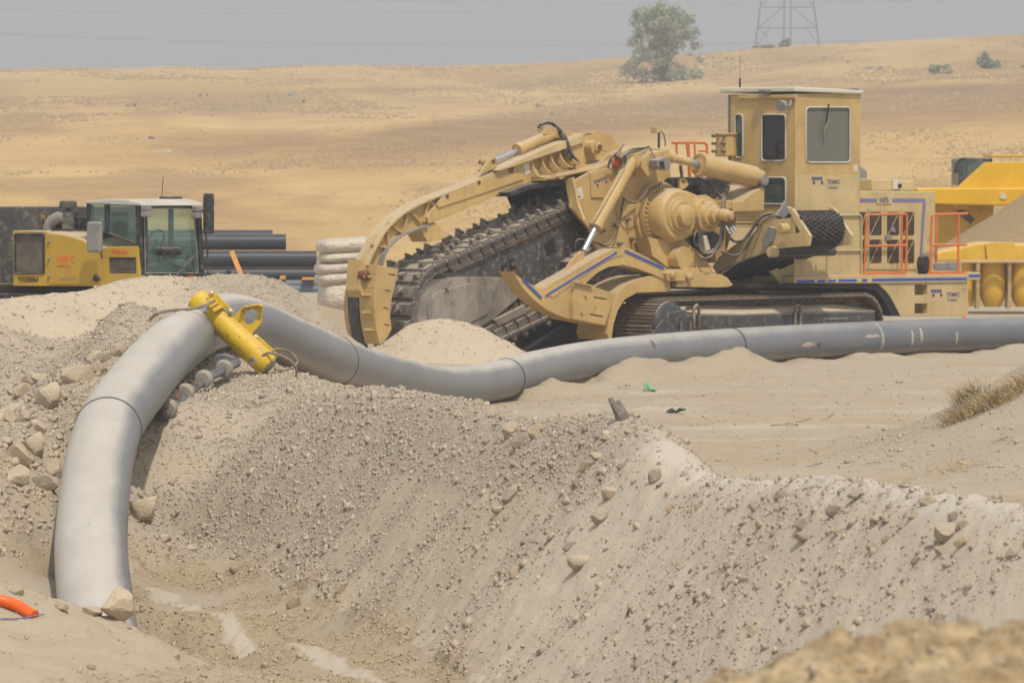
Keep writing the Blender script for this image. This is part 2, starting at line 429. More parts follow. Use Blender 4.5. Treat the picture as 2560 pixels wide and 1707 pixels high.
def zpt(px, py, z):
    Y = (H0-z)*F/(py-PY0); return Vector(((px-PX0)*Y/F, Y, z))
near_crest = lambda Y: min(crest, key=lambda c: abs(c.y-Y))
foot_l = spline([zpt(345,1262,0.45)]+[zpt(px, py, 0.10) for px, py in FT+[(1400,1840),(1700,2000),(2100,2250)]], 10)
crest_l = spline([near_crest(Y) for Y in (48.2, 46.0, 41.2, 37.6, 35.0, 32.4, 29.5, 27.4, 24.6)], 10)
for k in range(0, len(foot_l), 2): lerp_line(foot_l[k], crest_l[k], (0.0, 0.16, 0.34, 0.52, 0.70, 0.87))      # an even slope from crest to foot
for a in ((430,1440),(600,1530),(800,1650),(1000,1725)): cpz(a[0], a[1], 0.0)
for a in ((350,1490),(480,1560),(620,1632),(780,1705)):
    cpz(a[0], a[1], -0.02); q = C[-1]; cz(q[0]-0.22, q[1]-0.15, -0.40)
for a in ((-120,1450,35.5),(0,1466,35),(60,1480,35),(140,1508,35),(250,1532,34.8),(330,1566,34.5),(460,1642,34),(560,1682,33.3),(750,1702,32.6),(0,1600,33),(0,1707,31.5),(300,1707,32),(300,1620,33.3),(600,1722,31.8)): cp(*a)
for px in (60,180,300): cz((px-PX0)*36.6/F, 36.6, -0.3)
# bank side left of the pipe, with the big stones
for a in ((-150,1000,43),(0,1050,44),(82,980,46),(163,914,48),(261,827,51),(327,770,53.5),(375,778,54.6),(420,800,55.6)): cp(*a)
for a in ((0,1320,41),(105,1440,40.3),(130,1492,39.3),(100,1210,43),(0,1180,42),(150,1090,44),(80,1100,43.6),(200,1000,46),(280,880,49.6),(-150,1250,41)): cp(*a)
# under the pipe
for px, Y, z in ((229,40.5,0.10),(238,38.5,-0.22),(262,43.6,0.60),(351,46.8,0.98),(419,49.2,1.28),(487,51.6,1.48),(545,53.4,1.58),(605,54.6,1.54),(700,56,1.29),(811,58,0.90),(920,62,0.55),(1040,67,0.30),(1130,70.5,0.1),(1219,73,0.07),(1340,75.3,0.18),(1524,78,0.28),(1829,81,0.36),(2200,84.3,0.38),(2560,87,0.37)):
    cz((px-PX0)*Y/F, Y, z)
for a in ((330,1180,43.5),(420,1040,47)): cp(*a)
# pale heap behind
bc = [W(*p) for p in [(-250,770,54),(-100,760,55),(0,752,56),(98,740,57),(145,733,57.6),(207,722,58.5),(283,699,60),(360,692,61),(457,698,62.5),(588,684,65),(675,690,66.5),(740,733,67.5),(815,795,68.2),(887,856,69),(1000,960,70)]]
bc = resample(bc, 0.6)
for i, p in enumerate(bc):
    C.append(tuple(p))
    a, b = bc[max(i-1, 0)], bc[min(i+1, len(bc)-1)]; t = Vector((b.x-a.x, b.y-a.y)).normalized()
    cz(p.x-t.y*1.2, p.y+t.x*1.2+0.3, p.z*0.6); cz(p.x-t.y*2.8, p.y+t.x*2.8+0.8, 0.15+0.1*p.z)
for a in ((-150,1030,52.5),(0,1035,53.3),(160,905,55.2),(260,815,57.2),(620,765,61.5),(740,815,63.4),(850,885,65.5),(950,955,68),(480,760,59)): cp(*a)
cp(80, 880, 55.0); cp(0, 900, 54.6)
for px, Y, z in ((-150,47,0.85),(0,46,1.0),(0,48,0.85),(0,51,0.8),(60,49,1.0),(100,51,1.1),(150,50.5,1.3),(190,53,1.45),(260,55,1.7),(-150,50,0.8)): cz((px-PX0)*Y/F, Y, z)
# mound with the dry bush
for a in ((2180,1086,62),(2330,1042,61),(2430,990,60),(2560,910,60),(2720,850,60),(2560,1100,56),(2420,1150,56),(2300,1200,55),(2560,1240,52.5),(2800,1000,57)): cp(*a)
for px in (2430,2560,2720): cz((px-PX0)*63.5/F, 63.5, 0.12)
# small heap at the cutting chain
for a in ((945,880,79),(1000,820,79),(1035,808,79),(1110,804,79),(1180,808,79),(1230,832,79),(1295,868,79),(1330,892,79)): cp(*a)
for px in (930,1010,1120,1230,1330): cz((px-PX0)*76/F, 76, 0.18); cz((px-PX0)*81.3/F, 81.3, 0.3)
cz((1060-PX0)*77.4/F, 77.4, 0.72); cz((1160-PX0)*77.4/F, 77.4, 0.72)
for a in ((640,735,92),(700,742,92),(790,760,92),(880,802,91),(935,850,89)): cp(*a)
for px in (640,790,900): cz((px-PX0)*97/F, 97, 0.35)
# working surface
for Y in (60, 64, 68, 72):
    for px in (1500, 1700, 1900, 2050) + ((2350, 2700) if Y > 65 else ()): cz((px-PX0)*Y/F, Y, (Y-60)*0.012)
for Y in (76, 80, 86, 95, 105, 118, 132):
    for px in (-600, -200, 300, 1500, 2000, 2500, 3000, 3500):
        if Y < 80 and px < 1400: continue
        cz((px-PX0)*Y/F, Y, min(0.34+(Y-80)*0.003, 0.2+(Y-76)*0.035) if Y < 86 else 0.36+(Y-86)*0.002)
for x, y in ((-12,30),(-12,40),(-14,55),(-18,70),(-6,26),(-3,25),(-1,22),(-5,18),(6,40),(9,45),(12,35),(8,30),(13,55),(6,50),(3.5,47),(16,70),(2,55),(0.8,62),(-0.6,66)): cz(x, y, 0.1)
# bank in the foreground on which the picture was taken
for a in ((1100,1900,12),(1350,1830,12),(1700,1765,12),(1860,1715,12),(1960,1660,12),(2080,1625,12),(2200,1578,12),(2330,1552,12),(2440,1566,12),(2560,1574,12),(2900,1560,12)):
    cp(*a); q = C[-1]; cz(q[0], 13.2, q[2]-0.55); cz(q[0], 15.0, 0.6); cz(q[0], 17.5, 0.15); cz(q[0], 10.6, q[2]-0.12); cz(q[0], 9.0, q[2]-0.3)
for x in (-4, -2, -1): cz(x, 12, 1.6 if x > -2 else 0.8); cz(x, 9, 1.8)
C = np.array(C)

def rbf_fit(P, Z, eps=0.22):
    d = np.sqrt(((P[:, None, :]-P[None])**2).sum(-1)+eps*eps)
    n = len(P); A = np.zeros((n+3, n+3)); A[:n, :n] = d - np.eye(n)*0.05; A[:n, n] = 1; A[n, :n] = 1
    A[:n, n+1:] = P; A[n+1:, :n] = P.T
    return np.linalg.solve(A, np.concatenate([Z, np.zeros(3)]))
RW = rbf_fit(C[:, :2], C[:, 2])
def height0(x, y, eps=0.22):
    sh = x.shape; x = x.ravel(); y = y.ravel(); out = np.empty_like(x); n = len(C)
    for i in range(0, len(x), 20000):
        dx = x[i:i+20000, None]-C[None, :, 0]; dy = y[i:i+20000, None]-C[None, :, 1]
        out[i:i+20000] = np.sqrt(dx*dx+dy*dy+eps*eps)@RW[:n]+RW[n]+RW[n+1]*x[i:i+20000]+RW[n+2]*y[i:i+20000]
    return out.reshape(sh)

crest_xy = np.array([(p.x, p.y) for p in CREST0]); back_xy = np.array([(p.x, p.y) for p in bc[::3]])
def dist_poly(x, y, P):
    d = np.full(x.shape, 1e9); side = np.zeros(x.shape)
    for a, b in zip(P[:-1], P[1:]):
        ab = b-a; t = np.clip(((x-a[0])*ab[0]+(y-a[1])*ab[1])/(ab@ab), 0, 1)
        ex = x-a[0]-t*ab[0]; ey = y-a[1]-t*ab[1]; dd = np.hypot(ex, ey)
        s = ab[0]*ey-ab[1]*ex
        m = dd < d; d[m] = dd[m]; side[m] = s[m]
    return d, side
PIPE_XY = np.array([(p.x, p.y) for p in PIPE[::3]])
def soil(x, y, z):
    """where gravel, pale sand, brown clods, white dust and ochre turf lie; also region ids"""
    px = PX0+x*F/y
    dc, side = dist_poly(x, y, crest_xy)
    dp, _ = dist_poly(x, y, PIPE_XY)
    left = x < pipe_x(np.clip(y, 34.7, 53))-0.05
    main = ((dc < 4.2) | ((y > 42) & (px > 250) & (px < 900))) & (y < 56) & (~left | (y > 53)) & (z > 0.10)
    bankz = (y < 36.6) & (px < 900-(36.6-y)*20)
    main = main & ~bankz
    # the fall line of the main heap runs to the lower left
    s = x*0.20-y*0.98; d = x*0.98+y*0.20
    streak = 1.25*fbm(s*1.15, d*0.10, 4, 0.6, 3.0)+0.40*fbm(s*4.0, d*0.4, 3, 0.5, 8.0)
    gl = sstep(-0.35, 0.50, streak+0.9*sstep(37, 45, y)*sstep(1.5, -0.5, side*0)-0.35)
    near = sstep(36.5, 34.0, y)
    gravel = np.where(main, np.clip((0.08+0.92*gl)*(1-0.70*near), 0, 1), 0)
    gravel = np.where((y > 42) & (y < 56) & ~left & (z > 0.3) & (px < 900) & (px > 250), np.maximum(gravel, 0.55+0.3*gl), gravel)
    gravel = np.where(main & (dc < 0.55) & (y > 34.5), np.maximum(gravel, 0.75), gravel)
    ridge2 = np.interp(y, [43, 44, 46, 48, 51, 53.5, 56], [-5.2, -4.69, -4.59, -4.47, -4.33, -4.25, -4.0])
    rocky = left & (y > 36.6) & (y < 57) & (z > 0.35) & (x > ridge2-0.45)
    gravel = np.where(rocky, sstep(0.9, 0.2, np.abs(x-ridge2))*0.85+0.12, gravel)
    db, _ = dist_poly(x, y, back_xy)
    back = (y > 43) & ((y > 51) | (left & (x < ridge2))) & (px < 1130) & (y < 76) & ~main & ~(rocky & (x > ridge2-0.25)) & (z > 0.3) & (dp > 0.0)
    pr = sstep(380, 620, px)
    pale = np.where(back, 1.0-0.75*pr, 0.0); gravel = np.where(back, 0.15+0.55*pr*sstep(-0.6, 0.4, fbm(x*1.3, y*0.5, 4, 0.5, 2.0)), gravel)
    small = (y > 75.8) & (y < 82) & (px > 915) & (px < 1345) & (z > 0.5)
    pale = np.where(small, 0.75, pale)
    bushm = (y > 50) & (y < 66) & (px > 2080) & (z > 0.12)
    gravel = np.where(bushm, 0.30, gravel)
    fore = y < 17.0
    bank = (y < 37.2) & (y > 26) & (z > 0.02) & (px < 950) & ~main
    pale = np.where(bank, 0.35, pale); pale = np.where(main, 0.62+0.3*near*sstep(850, 1400, px), pale)
    brownheap = (y > 84) & (y < 97) & (px < 960) & (px > 500)
    foot = sstep(0.40, 0.10, z)*sstep(47, 44, y)*sstep(30, 33, y)*(px < 1350)*(z > -0.6)
    brown = np.clip(foot*sstep(-0.5, 0.3, fbm(x*1.2, y*1.2, 4, 0.6, 5.0)), 0, 1)*0.95
    brown = np.where(brownheap, 0.8, brown); brown = np.where(z < -0.08, 0.8, brown)
    drift = (dp < 0.9)*(y > 72)*sstep(0.9, 0.2, dp); brown = np.maximum(brown, drift*0.30)
    white = sstep(0.55, 0.15, fbm(x*0.5, y*0.12, 3, 0.5, 4.0)*0.35+0.32)*0.0
    # compacted strip along the trench edge and polished wheel tracks on the flat
    a0 = np.array(((400-PX0)*41.2/F, 41.2)); a1 = np.array(((850-PX0)*35.0/F, 35.0)); ab = a1-a0
    t = ((x-a0[0])*ab[0]+(y-a0[1])*ab[1])/(ab@ab); pd = np.abs((x-a0[0])*ab[1]-(y-a0[1])*ab[0])/np.hypot(*ab)
    white = sstep(0.20, 0.12, pd*1.6+0.08*fbm(x*4.5, y*3.0, 4))*(t > -0.06)*(t < 1.15)*0.62
    flat = (y > 50) & (y < 84) & (px > 1150) & ~small & ~main & ~bushm
    tr = sstep(0.05, 0.5, fbm(x*0.12, (y-0.06*x)*0.85, 4, 0.55, 11.0))*sstep(80, 70, y)
    white = np.where(flat, np.maximum(white, tr*0.38*sstep(-0.5, 0.4, fbm(x*0.5, y*1.5, 3, 0.5, 40.0))), white)
    brown = np.where(flat, np.maximum(brown, 0.42*sstep(0.05, 0.6, fbm(x*0.3, y*0.9, 5, 0.6, 21.0))), brown)
    white = np.where(main & (y < 34.6), np.maximum(white, 0.9*sstep(0.20, 0.08, dc+0.05*fbm(x*3, y*3, 3))), white)
    white = np.where(main, np.maximum(white, 0.42*near*sstep(850, 1500, px)), white)
    turf = np.where(fore, 1.0, 0.0)
    ids = np.zeros(x.shape, np.int32)
    for m, k in ((main, 1), (rocky, 2), (back, 3), (small, 4), (bushm, 5), (fore & (z > 0.8), 6), (bank, 7), (brownheap & (z > 0.5), 8)): ids[m] = k
    return gravel, pale, brown, white, turf, ids, dc, dp

def height(x, y, z, att):
    g, pale, br, wh, tf, ids, dc, dp = att
    near = sstep(75, 50, y)
    s = x*0.20-y*0.98; d = x*0.98+y*0.20
    z = z + np.where(ids == 1, 0.4, 1.0)*0.035*fbm(x*0.8, y*0.5, 4)*near
    z = z + np.where(ids == 1, (0.008+0.018*sstep(0.2, 1.2, dc))*fbm(s*1.6, d*0.5, 4, 0.5, 1.0)+0.016*fbm(x*7, y*7, 3, 0.6), 0)
    z = z + np.where(ids == 2, 0.07*fbm(x*1.6, y*1.6, 4, 0.6), 0)
    z = z + np.where(ids == 3, 0.030*fbm(x*2.2-y*0.4, y*0.5, 4), 0)
    z = z + np.where(ids == 7, 0.05*fbm(x*2.0, y*2.0, 5, 0.55), 0)
    z = z + np.where(ids == 4, 0.05*fbm(x*1.8, y*1.8, 4, 0.55), 0)
    z = z + np.where(tf > 0.5, 0.05*fbm(x*2.5, y*2.5, 4, 0.6)+0.03*np.abs(fbm(x*9, y*9, 3, 0.6)), 0)
    z = z + br*0.045*np.abs(fbm(x*6, y*6, 4, 0.6))*(y < 50)
    # wheel ruts on the flat and sand drifted against the pipe
    flat = (y > 50) & (y < 90) & (ids == 0)
    z = z + np.where(flat, 0.028*fbm(x*0.10, (y-0.06*x)*1.0, 4, 0.55, 11.0)+0.022*fbm(x*0.9, y*2.4, 4, 0.6)+0.014*fbm(x*2.4, y*3.6, 3, 0.6)+0.012*np.abs(fbm(x*5.0, y*6.0, 3, 0.6)), 0)
    drift = sstep(1.1, 0.25, dp)*(y > 74)*np.clip(0.06+0.22*fbm(x*0.8+3, y*0.2, 3), 0, 0.35)
    return z + drift

cols = np.concatenate([np.linspace(-0.32, -0.135, 26)[:-1], np.linspace(-0.135, 0.135, 471), np.linspace(0.135, 0.32, 26)[1:]])
rows = np.concatenate([np.linspace(8.6, 17.0, 110)[:-1], np.linspace(17.0, 25.0, 60)[:-1], np.linspace(25.0, 60.0, 540)[:-1], np.linspace(60.0, 92.0, 250)[:-1], np.linspace(92.0, 134.0, 61)])
UU, YY = np.meshgrid(cols, rows); XX = UU*YY
def up2(a, n):
    o = np.empty((n,)+a.shape[1:]); o[0::2] = a; o[1::2] = (a[:-1]+a[1:])/2; return o
ZZ0 = height0(XX[::2, ::2], YY[::2, ::2]); ZZ0 = up2(ZZ0, XX.shape[0]); ZZ0 = up2(ZZ0.T, XX.shape[1]).T.copy()
ATT = soil(XX, YY, ZZ0); GR, PA, BR, WH, TF, IDS, DC, DP = ATT
ZZ = height(XX, YY, ZZ0, ATT)
nr, nc = XX.shape
GV = np.stack([XX, YY, ZZ], -1).reshape(-1, 3)
ii = (np.arange(nr-1)[:, None]*nc+np.arange(nc-1)[None]).ravel()
GF = np.stack([ii, ii+1, ii+nc+1, ii+nc], -1)
fid = IDS.ravel()[GF].max(1)
c1 = np.stack([GR, PA, BR, np.ones_like(GR)], -1).reshape(-1, 4); c2 = np.stack([WH, TF, TF*0, np.ones_like(GR)], -1).reshape(-1, 4)
def region(name, k):
    fs = GF[fid == k]
    if not len(fs): return None
    used, inv = np.unique(fs, return_inverse=True)
    me = np_mesh(name, GV[used], inv.reshape(-1, 4), 4)
    for nm, c in (('soil', c1), ('soil2', c2)):
        a = me.color_attributes.new(nm, 'FLOAT_COLOR', 'POINT'); a.data.foreach_set('color', c[used].astype(np.float32).ravel())
    return link(name, me, MATS['earth'], smooth=True)
tag(region('ground', 0), kind='structure')
for k, nm, lab in ((1, 'gravel_heap', 'long heap of grey shale gravel and sand sloping across the foreground'),
                   (2, 'rock_heap', 'heap of pale boulders and rubble to the left of the grey pipe'),
                   (3, 'sand_heap', 'big cream sand heap in front of the yellow crawler carrier'),
                   (4, 'sand_heap', 'small flat-topped sand heap at the foot of the cutting chain'),
                   (5, 'earth_mound', 'grey earth mound that carries the dry yellow bush'),
                   (6, 'earth_bank', 'blurred ochre bank of turf and clods in the bottom right corner'),
                   (7, 'sand_bank', 'low sand bank in front of the near end of the pipe'),
                   (8, 'earth_heap', 'low brown earth heap in front of the wrapped white bales')):
    o = region(nm, k)
    if o: tag(o, lab, 'bank' if 'bank' in nm else ('mound' if 'mound' in nm else 'heap'))

# fast lookup on the grid
def grid_z(x, y):
    r = np.interp(y, rows, np.arange(nr)); c = np.interp(x/y, cols, np.arange(nc))
    r0 = np.clip(np.floor(r).astype(int), 0, nr-2); c0 = np.clip(np.floor(c).astype(int), 0, nc-2); fr = r-r0; fc = c-c0
    return (ZZ[r0, c0]*(1-fr)*(1-fc)+ZZ[r0+1, c0]*fr*(1-fc)+ZZ[r0, c0+1]*(1-fr)*fc+ZZ[r0+1, c0+1]*fr*fc)
def gz(x, y): return float(grid_z(np.array([x]), np.array([y]))[0])
def on_ground(px, py, y0=20.0, y1=130.0):
    """first terrain point along the sight line of a photo position"""
    Y = np.linspace(y0, y1, 6000); x = (px-PX0)*Y/F; z = H0-(py-PY0)*Y/F
    g = grid_z(x, Y); k = np.argmax(z <= g)
    return Vector((x[k], Y[k], g[k]))

# ------------------------------------------------------------------ the hill behind
rc = np.concatenate([np.linspace(-0.34, -0.15, 14)[:-1], np.linspace(-0.15, 0.15, 200), np.linspace(0.15, 0.34, 14)[1:]])
rr = np.concatenate([np.linspace(126, 320, 150)[:-1], np.linspace(320, 720, 240)[:-1], np.linspace(720, 1500, 30)])
HU, HY = np.meshgrid(rc, rr); HX = HU*HY; hpx = PX0+HU*F
ridge_py = np.interp(hpx, [-800,0,200,400,640,840,1080,1400,1500,1770,1950,2220,2560,3400], [176,172,170,168,172,163,165,156,147,135,119,104,86,50])
zr = H0+(PY0-ridge_py)*700/F
t = np.clip((HY-128)/(700-128), 0, 1)
HZ = 0.2+(zr-0.2)*(0.86*t+0.14*t*t)+np.where(t < 1, 0.9*fbm(HX*0.012, HY*0.006, 4, 0.5, 2.0)*np.sin(np.pi*t)*1.3, 0)
HZ = HZ + 0.18*fbm(HX*0.12, HY*0.05, 4, 0.55)*sstep(130, 200, HY)
HZ = np.where(HY > 700, zr-(HY-700)*0.04+0.15*fbm(HX*0.05, HY*0.02, 3), HZ)
hv = np.stack([HX, HY, HZ], -1).reshape(-1, 3); hr, hc = HX.shape
ii = (np.arange(hr-1)[:, None]*hc+np.arange(hc-1)[None]).ravel(); hf = np.stack([ii, ii+1, ii+hc+1, ii+hc], -1)
me = np_mesh('hill', hv, hf, 4)
hpy = PY0-(HZ-H0)*F/HY
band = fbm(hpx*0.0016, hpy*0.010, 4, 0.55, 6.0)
l1 = np.interp(hpx, [0,400,900,1300,1700,2100,2560], [345,342,318,268,226,210,190])    # crest of the fold, its shading painted into the hill colour
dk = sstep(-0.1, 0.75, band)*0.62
dk = np.maximum(dk, sstep(-8, 25, hpy-l1)*sstep(150, 60, hpy-l1)*sstep(450, 1100, hpx)*0.95)  # darker band painted as the fold's shading
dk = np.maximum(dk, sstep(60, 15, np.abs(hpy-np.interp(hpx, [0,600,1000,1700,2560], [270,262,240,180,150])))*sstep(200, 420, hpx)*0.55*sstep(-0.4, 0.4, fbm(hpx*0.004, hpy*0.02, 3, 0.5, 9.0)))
lt = sstep(16, 4, np.abs(hpy-l1+4))*sstep(300, 800, hpx)*0.8  # lighter band painted for the lit fold crest
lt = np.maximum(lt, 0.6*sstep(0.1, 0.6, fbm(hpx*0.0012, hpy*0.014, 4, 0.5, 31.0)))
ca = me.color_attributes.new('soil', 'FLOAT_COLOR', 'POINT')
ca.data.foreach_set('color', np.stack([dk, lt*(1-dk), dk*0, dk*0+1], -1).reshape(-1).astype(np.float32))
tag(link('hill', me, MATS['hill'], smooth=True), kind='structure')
def hill_z(x, y):
    r = np.interp(y, rr, np.arange(hr)); c = np.interp(x/y, rc, np.arange(hc))
    r0, c0 = min(int(r), hr-2), min(int(c), hc-2); fr, fc = r-r0, c-c0
    return float(HZ[r0, c0]*(1-fr)*(1-fc)+HZ[r0+1, c0]*fr*(1-fc)+HZ[r0, c0+1]*(1-fr)*fc+HZ[r0+1, c0+1]*fr*fc)
def on_hill(px, py):
    for Y in np.linspace(135, 705, 2000):
        x = (px-PX0)*Y/F
        if H0-(py-PY0)*Y/F <= hill_z(x, Y): return Vector((x, Y, hill_z(x, Y)))
    return Vector((x, Y, hill_z(x, Y)))

# smoke haze in the air
hz = MB().box((-620, -30, -3), (620, 1480, 120)).build('haze', None)
m = bpy.data.materials.new('smoke haze'); m.use_nodes = True; m.node_tree.nodes.clear()
vo = m.node_tree.nodes.new('ShaderNodeVolumePrincipled'); ou = m.node_tree.nodes.new('ShaderNodeOutputMaterial')
vo.inputs['Color'].default_value = (0.86, 0.87, 0.90, 1); vo.inputs['Density'].default_value = 0.00088; vo.inputs['Anisotropy'].default_value = 0.0
m.node_tree.links.new(vo.outputs[0], ou.inputs['Volume']); hz.data.materials.append(m)
tag(hz, 'thin grey smoke haze in the air over the whole site', 'haze', kind='stuff')

# ------------------------------------------------------------------ the pipeline
pl = empty('steel_pipe', tuple(pipe_pts[4]))
tag(pl, 'long grey welded pipeline pipe snaking over the heaps and past the trencher', 'pipe')
mb = MB(); npp = 40
mb.path([p-pl.location for p in PIPE], PIPE_D/2, npp)
o = mb.build('pipe_string', MATS['pipe'], pl, smooth=60)
ca = o.data.color_attributes.new('dust', 'FLOAT_COLOR', 'POINT')
dv = []
for i, p in enumerate(PIPE):
    top = float(np.interp(p.y, [34, 53, 56, 64, 70, 76, 81, 84, 92], [1, 1, 0.95, 0.55, 0.85, 0.85, 0.55, 0.18, 0.12])); low = float(np.interp(p.y, [34, 45, 52, 58, 72, 92], [0.3, 0.3, 0.7, 0.8, 0.7, 0.55]))
    mid = float(np.interp(p.y, [34, 45, 53, 60, 72, 80, 84, 92], [0.62, 0.62, 0.75, 0.7, 0.8, 0.45, 0.12, 0.08]))
    for k in range(npp): dv += [top, low, mid, 1]
ca.data.foreach_set('color', np.array(dv, dtype=np.float32))
# girth welds: a dark wrap ring and a few faint ones
def pipe_at(px, lo=0, hi=None):
    best = min(range(lo, hi or len(PIPE)-1), key=lambda i: abs(PX0+PIPE[i].x*F/PIPE[i].y-px)); return best
def ring(i, r, wd, mat, name):
    p, q = PIPE[i], PIPE[i+1]; t = (q-p).normalized(); o = p-pl.location
    MB().lathe(o-t*wd/2, t, [(0, PIPE_D/2-0.01), (0, r), (wd*0.5, r+0.004), (wd, r), (wd, PIPE_D/2-0.01)], 40).build(name, mat, pl, smooth=40)
plain('weld wrap', (0.10, 0.10, 0.105), 0.6, 0, 0.2)
plain('weld bead', (0.36, 0.34, 0.31), 0.5, 0.2, 0.2)
i1 = min(range(0, 90), key=lambda i: abs(PIPE[i].y-43.9))
for i, w_ in ((i1, 0.05), (pipe_at(838, 134), 0.05), (pipe_at(1262, 154), 0.055), (pipe_at(1838, 194), 0.06)):
    ring(i, PIPE_D/2+0.005, w_, MATS['weld wrap'], 'weld_wrap')
for px in (1015, 2165): ring(pipe_at(px, 144), PIPE_D/2+0.003, 0.07, MATS['weld bead'], 'weld_bead')

# dried mud and scrapes on the far run of the pipe
plain('dried mud', (0.40, 0.36, 0.31), 0.9, 0, 0.2, 20.0, 0.004)
def smear(px, half, a0, a1, mat, seed):
    i = pipe_at(px, 194); p = PIPE[i]; t = (PIPE[i+1]-PIPE[i-1]).normalized(); up = Vector((0,0,1)); fr = t.cross(up).normalized(); fr = fr if fr.y < 0 else -fr
    r = random.Random(seed); n, m = 10, 6; V, Fc = [], []
    for a in range(n+1):
        e = math.sin(math.pi*a/n)**0.5; j0, j1 = r.uniform(-3, 3), r.uniform(-3, 3)
        for b in range(m+1):
            mid = (a0+a1)/2; th = math.radians(mid+((a0+j0)*(1-b/m)+(a1+j1)*b/m-mid)*e)
            edge = a in (0, n) or b in (0, m)
            V.append(p-pl.location+t*(half*(2*a/n-1))+(fr*math.cos(th)+up*math.sin(th))*(PIPE_D/2+(-0.002 if edge else 0.004)))
    for a in range(n):
        for b in range(m): k = a*(m+1)+b; Fc.append((k, k+1, k+m+2, k+m+1))
    me = bpy.data.meshes.new('mud_smear'); me.from_pydata(V, [], Fc); link('mud_smear', me, mat, pl, smooth=True)
for k, (px, hf, a0, a1, mt) in enumerate(((1985,0.20,-16,2,'dried mud'),(2020,0.06,-20,6,'weld wrap'),(2135,0.24,4,18,'dried mud'),(2243,0.035,-34,34,'dried mud'),(2264,0.04,-24,42,'dried mud'),(2365,0.03,-34,20,'dried mud'),(1700,0.10,-30,-18,'dried mud'),(1600,0.05,20,50,'weld wrap'))): smear(px, hf, a0, a1, MATS[mt], k)

# ------------------------------------------------------------------ the trencher
ZS = {1: (860,280,3.92), 2: (1400,300,3.92), 3: (1760,180,3.92), 4: (1960,380,3.563), 5: (860,560,3.36), 6: (1480,600,2.94), 7: (0,420,3.92), 8: (400,480,3.92), 9: (2220,360,3.409), 10: (1700,600,5.227)}
def Z(k, *pts):
    x0, y0, s = ZS[k]; return [(x0+x/s, y0+y/s) for x, y in pts]
class Frame:
    """a vehicle's own axes: u along it (to the right in the picture), v across (away from the camera), w up"""
    def __init__(s, px, Y, deg):
        s.X0 = (px-PX0)*Y/F; s.Y0 = Y; s.a = math.radians(deg); s.c = math.cos(s.a); s.s = math.sin(s.a)
    def root(s, name): return empty(name, (s.X0, s.Y0, 0), s.a)
    def at_v(s, p, v):
        k = (p[0]-PX0)/F; u = (k*(s.Y0+v*s.c)-s.X0+v*s.s)/(s.c-k*s.s)
        return (u, v, H0-(p[1]-PY0)*(s.Y0+u*s.s+v*s.c)/F)
    def at_u(s, p, u):
        k = (p[0]-PX0)/F; v = (s.X0+u*s.c-k*(s.Y0+u*s.s))/(s.s+k*s.c)
        return (u, v, H0-(p[1]-PY0)*(s.Y0+u*s.s+v*s.c)/F)
    def S(s, pts, v): return [s.at_v(p, v) for p in pts]
    def Fr(s, pts, u): return [s.at_u(p, u) for p in pts]
T = Frame(1600, 84.0, 45.0)
tr = T.root('chain_trencher')
tag(tr, 'large tan chain trencher on tracks with its cutting boom raised', 'trencher')
YEL, PAN, DST = MATS['trencher paint'], MATS['trencher panel'], MATS['dark steel']
def sidep(name, pts, v0, v1, mat, holes=(), bevel=0.008, parent=None, tag_=None):
    return MB().prism([T.S(pts, v0)]+[T.S(h, v0) for h in holes], (0, v1-v0, 0)).build(name, mat, parent or tr, bevel)
def frontp(name, pts, u0, u1, mat, holes=(), bevel=0.008, parent=None):
    return MB().prism([T.Fr(pts, u0)]+[T.Fr(h, u0) for h in holes], (u1-u0, 0, 0)).build(name, mat, parent or tr, bevel)
def rrect(x0, y0, x1, y1, r=6, n=4):
    out = []
    for cx, cy, a in ((x1-r, y0+r, -90), (x1-r, y1-r, 0), (x0+r, y1-r, 90), (x0+r, y0+r, 180)):
        for k in range(n+1):
            t = math.radians(a+90*k/n); out.append((cx+r*math.cos(t), cy+r*math.sin(t)))
    return out
def text(name, body, loc, size, mat, parent, rot=(math.pi/2, 0, 0), sx=1.0, bold=0.0):
    cu = bpy.data.curves.new(name, 'FONT'); cu.body = body; cu.size = size; cu.extrude = 0.002; cu.offset = bold
    tmp = bpy.data.objects.new(name, cu); COL.objects.link(tmp); dg = bpy.context.evaluated_depsgraph_get()
    me = bpy.data.meshes.new_from_object(tmp.evaluated_get(dg)); bpy.data.objects.remove(tmp); me.materials.clear()
    o = link(name, me, mat, parent)
    o.location = loc; o.rotation_euler = rot; o.scale = (sx, 1, 1); return o

# --- crawler tracks
def track(fr, parent, u0, u1, wc, R, v0, v1, pitch, name, mat, lug=0.035, ribs=3, thick=0.03):
    L = u1-u0; per = 2*L+2*math.pi*R; n = int(round(per/pitch)); pitch = per/n
    mb = MB(); pl_ = pitch*0.96
    mb.box((-pl_/2, v0, -thick), (pl_/2, v1, 0))
    for k in range(ribs):
        x = -pl_/2+pl_*(k+0.5)/ribs
        mb.prism([[(x-0.014, v0+0.004, 0), (x-0.006, v0+0.004, lug), (x+0.006, v0+0.004, lug), (x+0.014, v0+0.004, 0)]], (0, v1-v0-0.008, 0))
    vm = (v0+v1)/2
    for v in (vm-0.14, vm+0.08): mb.box((-pl_*0.48, v, -thick-0.11), (pl_*0.48, v+0.06, -thick))
    me = mb.mesh(name); me.materials.append(mat)
    for i in range(n):
        d = i*pitch
        if d < L: u, w, a = u0+d, wc+R, 0
        elif d < L+math.pi*R: t = (d-L)/R; u, w, a = u1+R*math.sin(t), wc+R*math.cos(t), t
        elif d < 2*L+math.pi*R: u, w, a = u1-(d-L-math.pi*R), wc-R, math.pi
        else: t = (d-2*L-math.pi*R)/R; u, w, a = u0-R*math.sin(t), wc-R*math.cos(t), math.pi+t
        o = link(name, me, None, parent); o.location = (u, 0, w); o.rotation_euler = (0, a, 0)
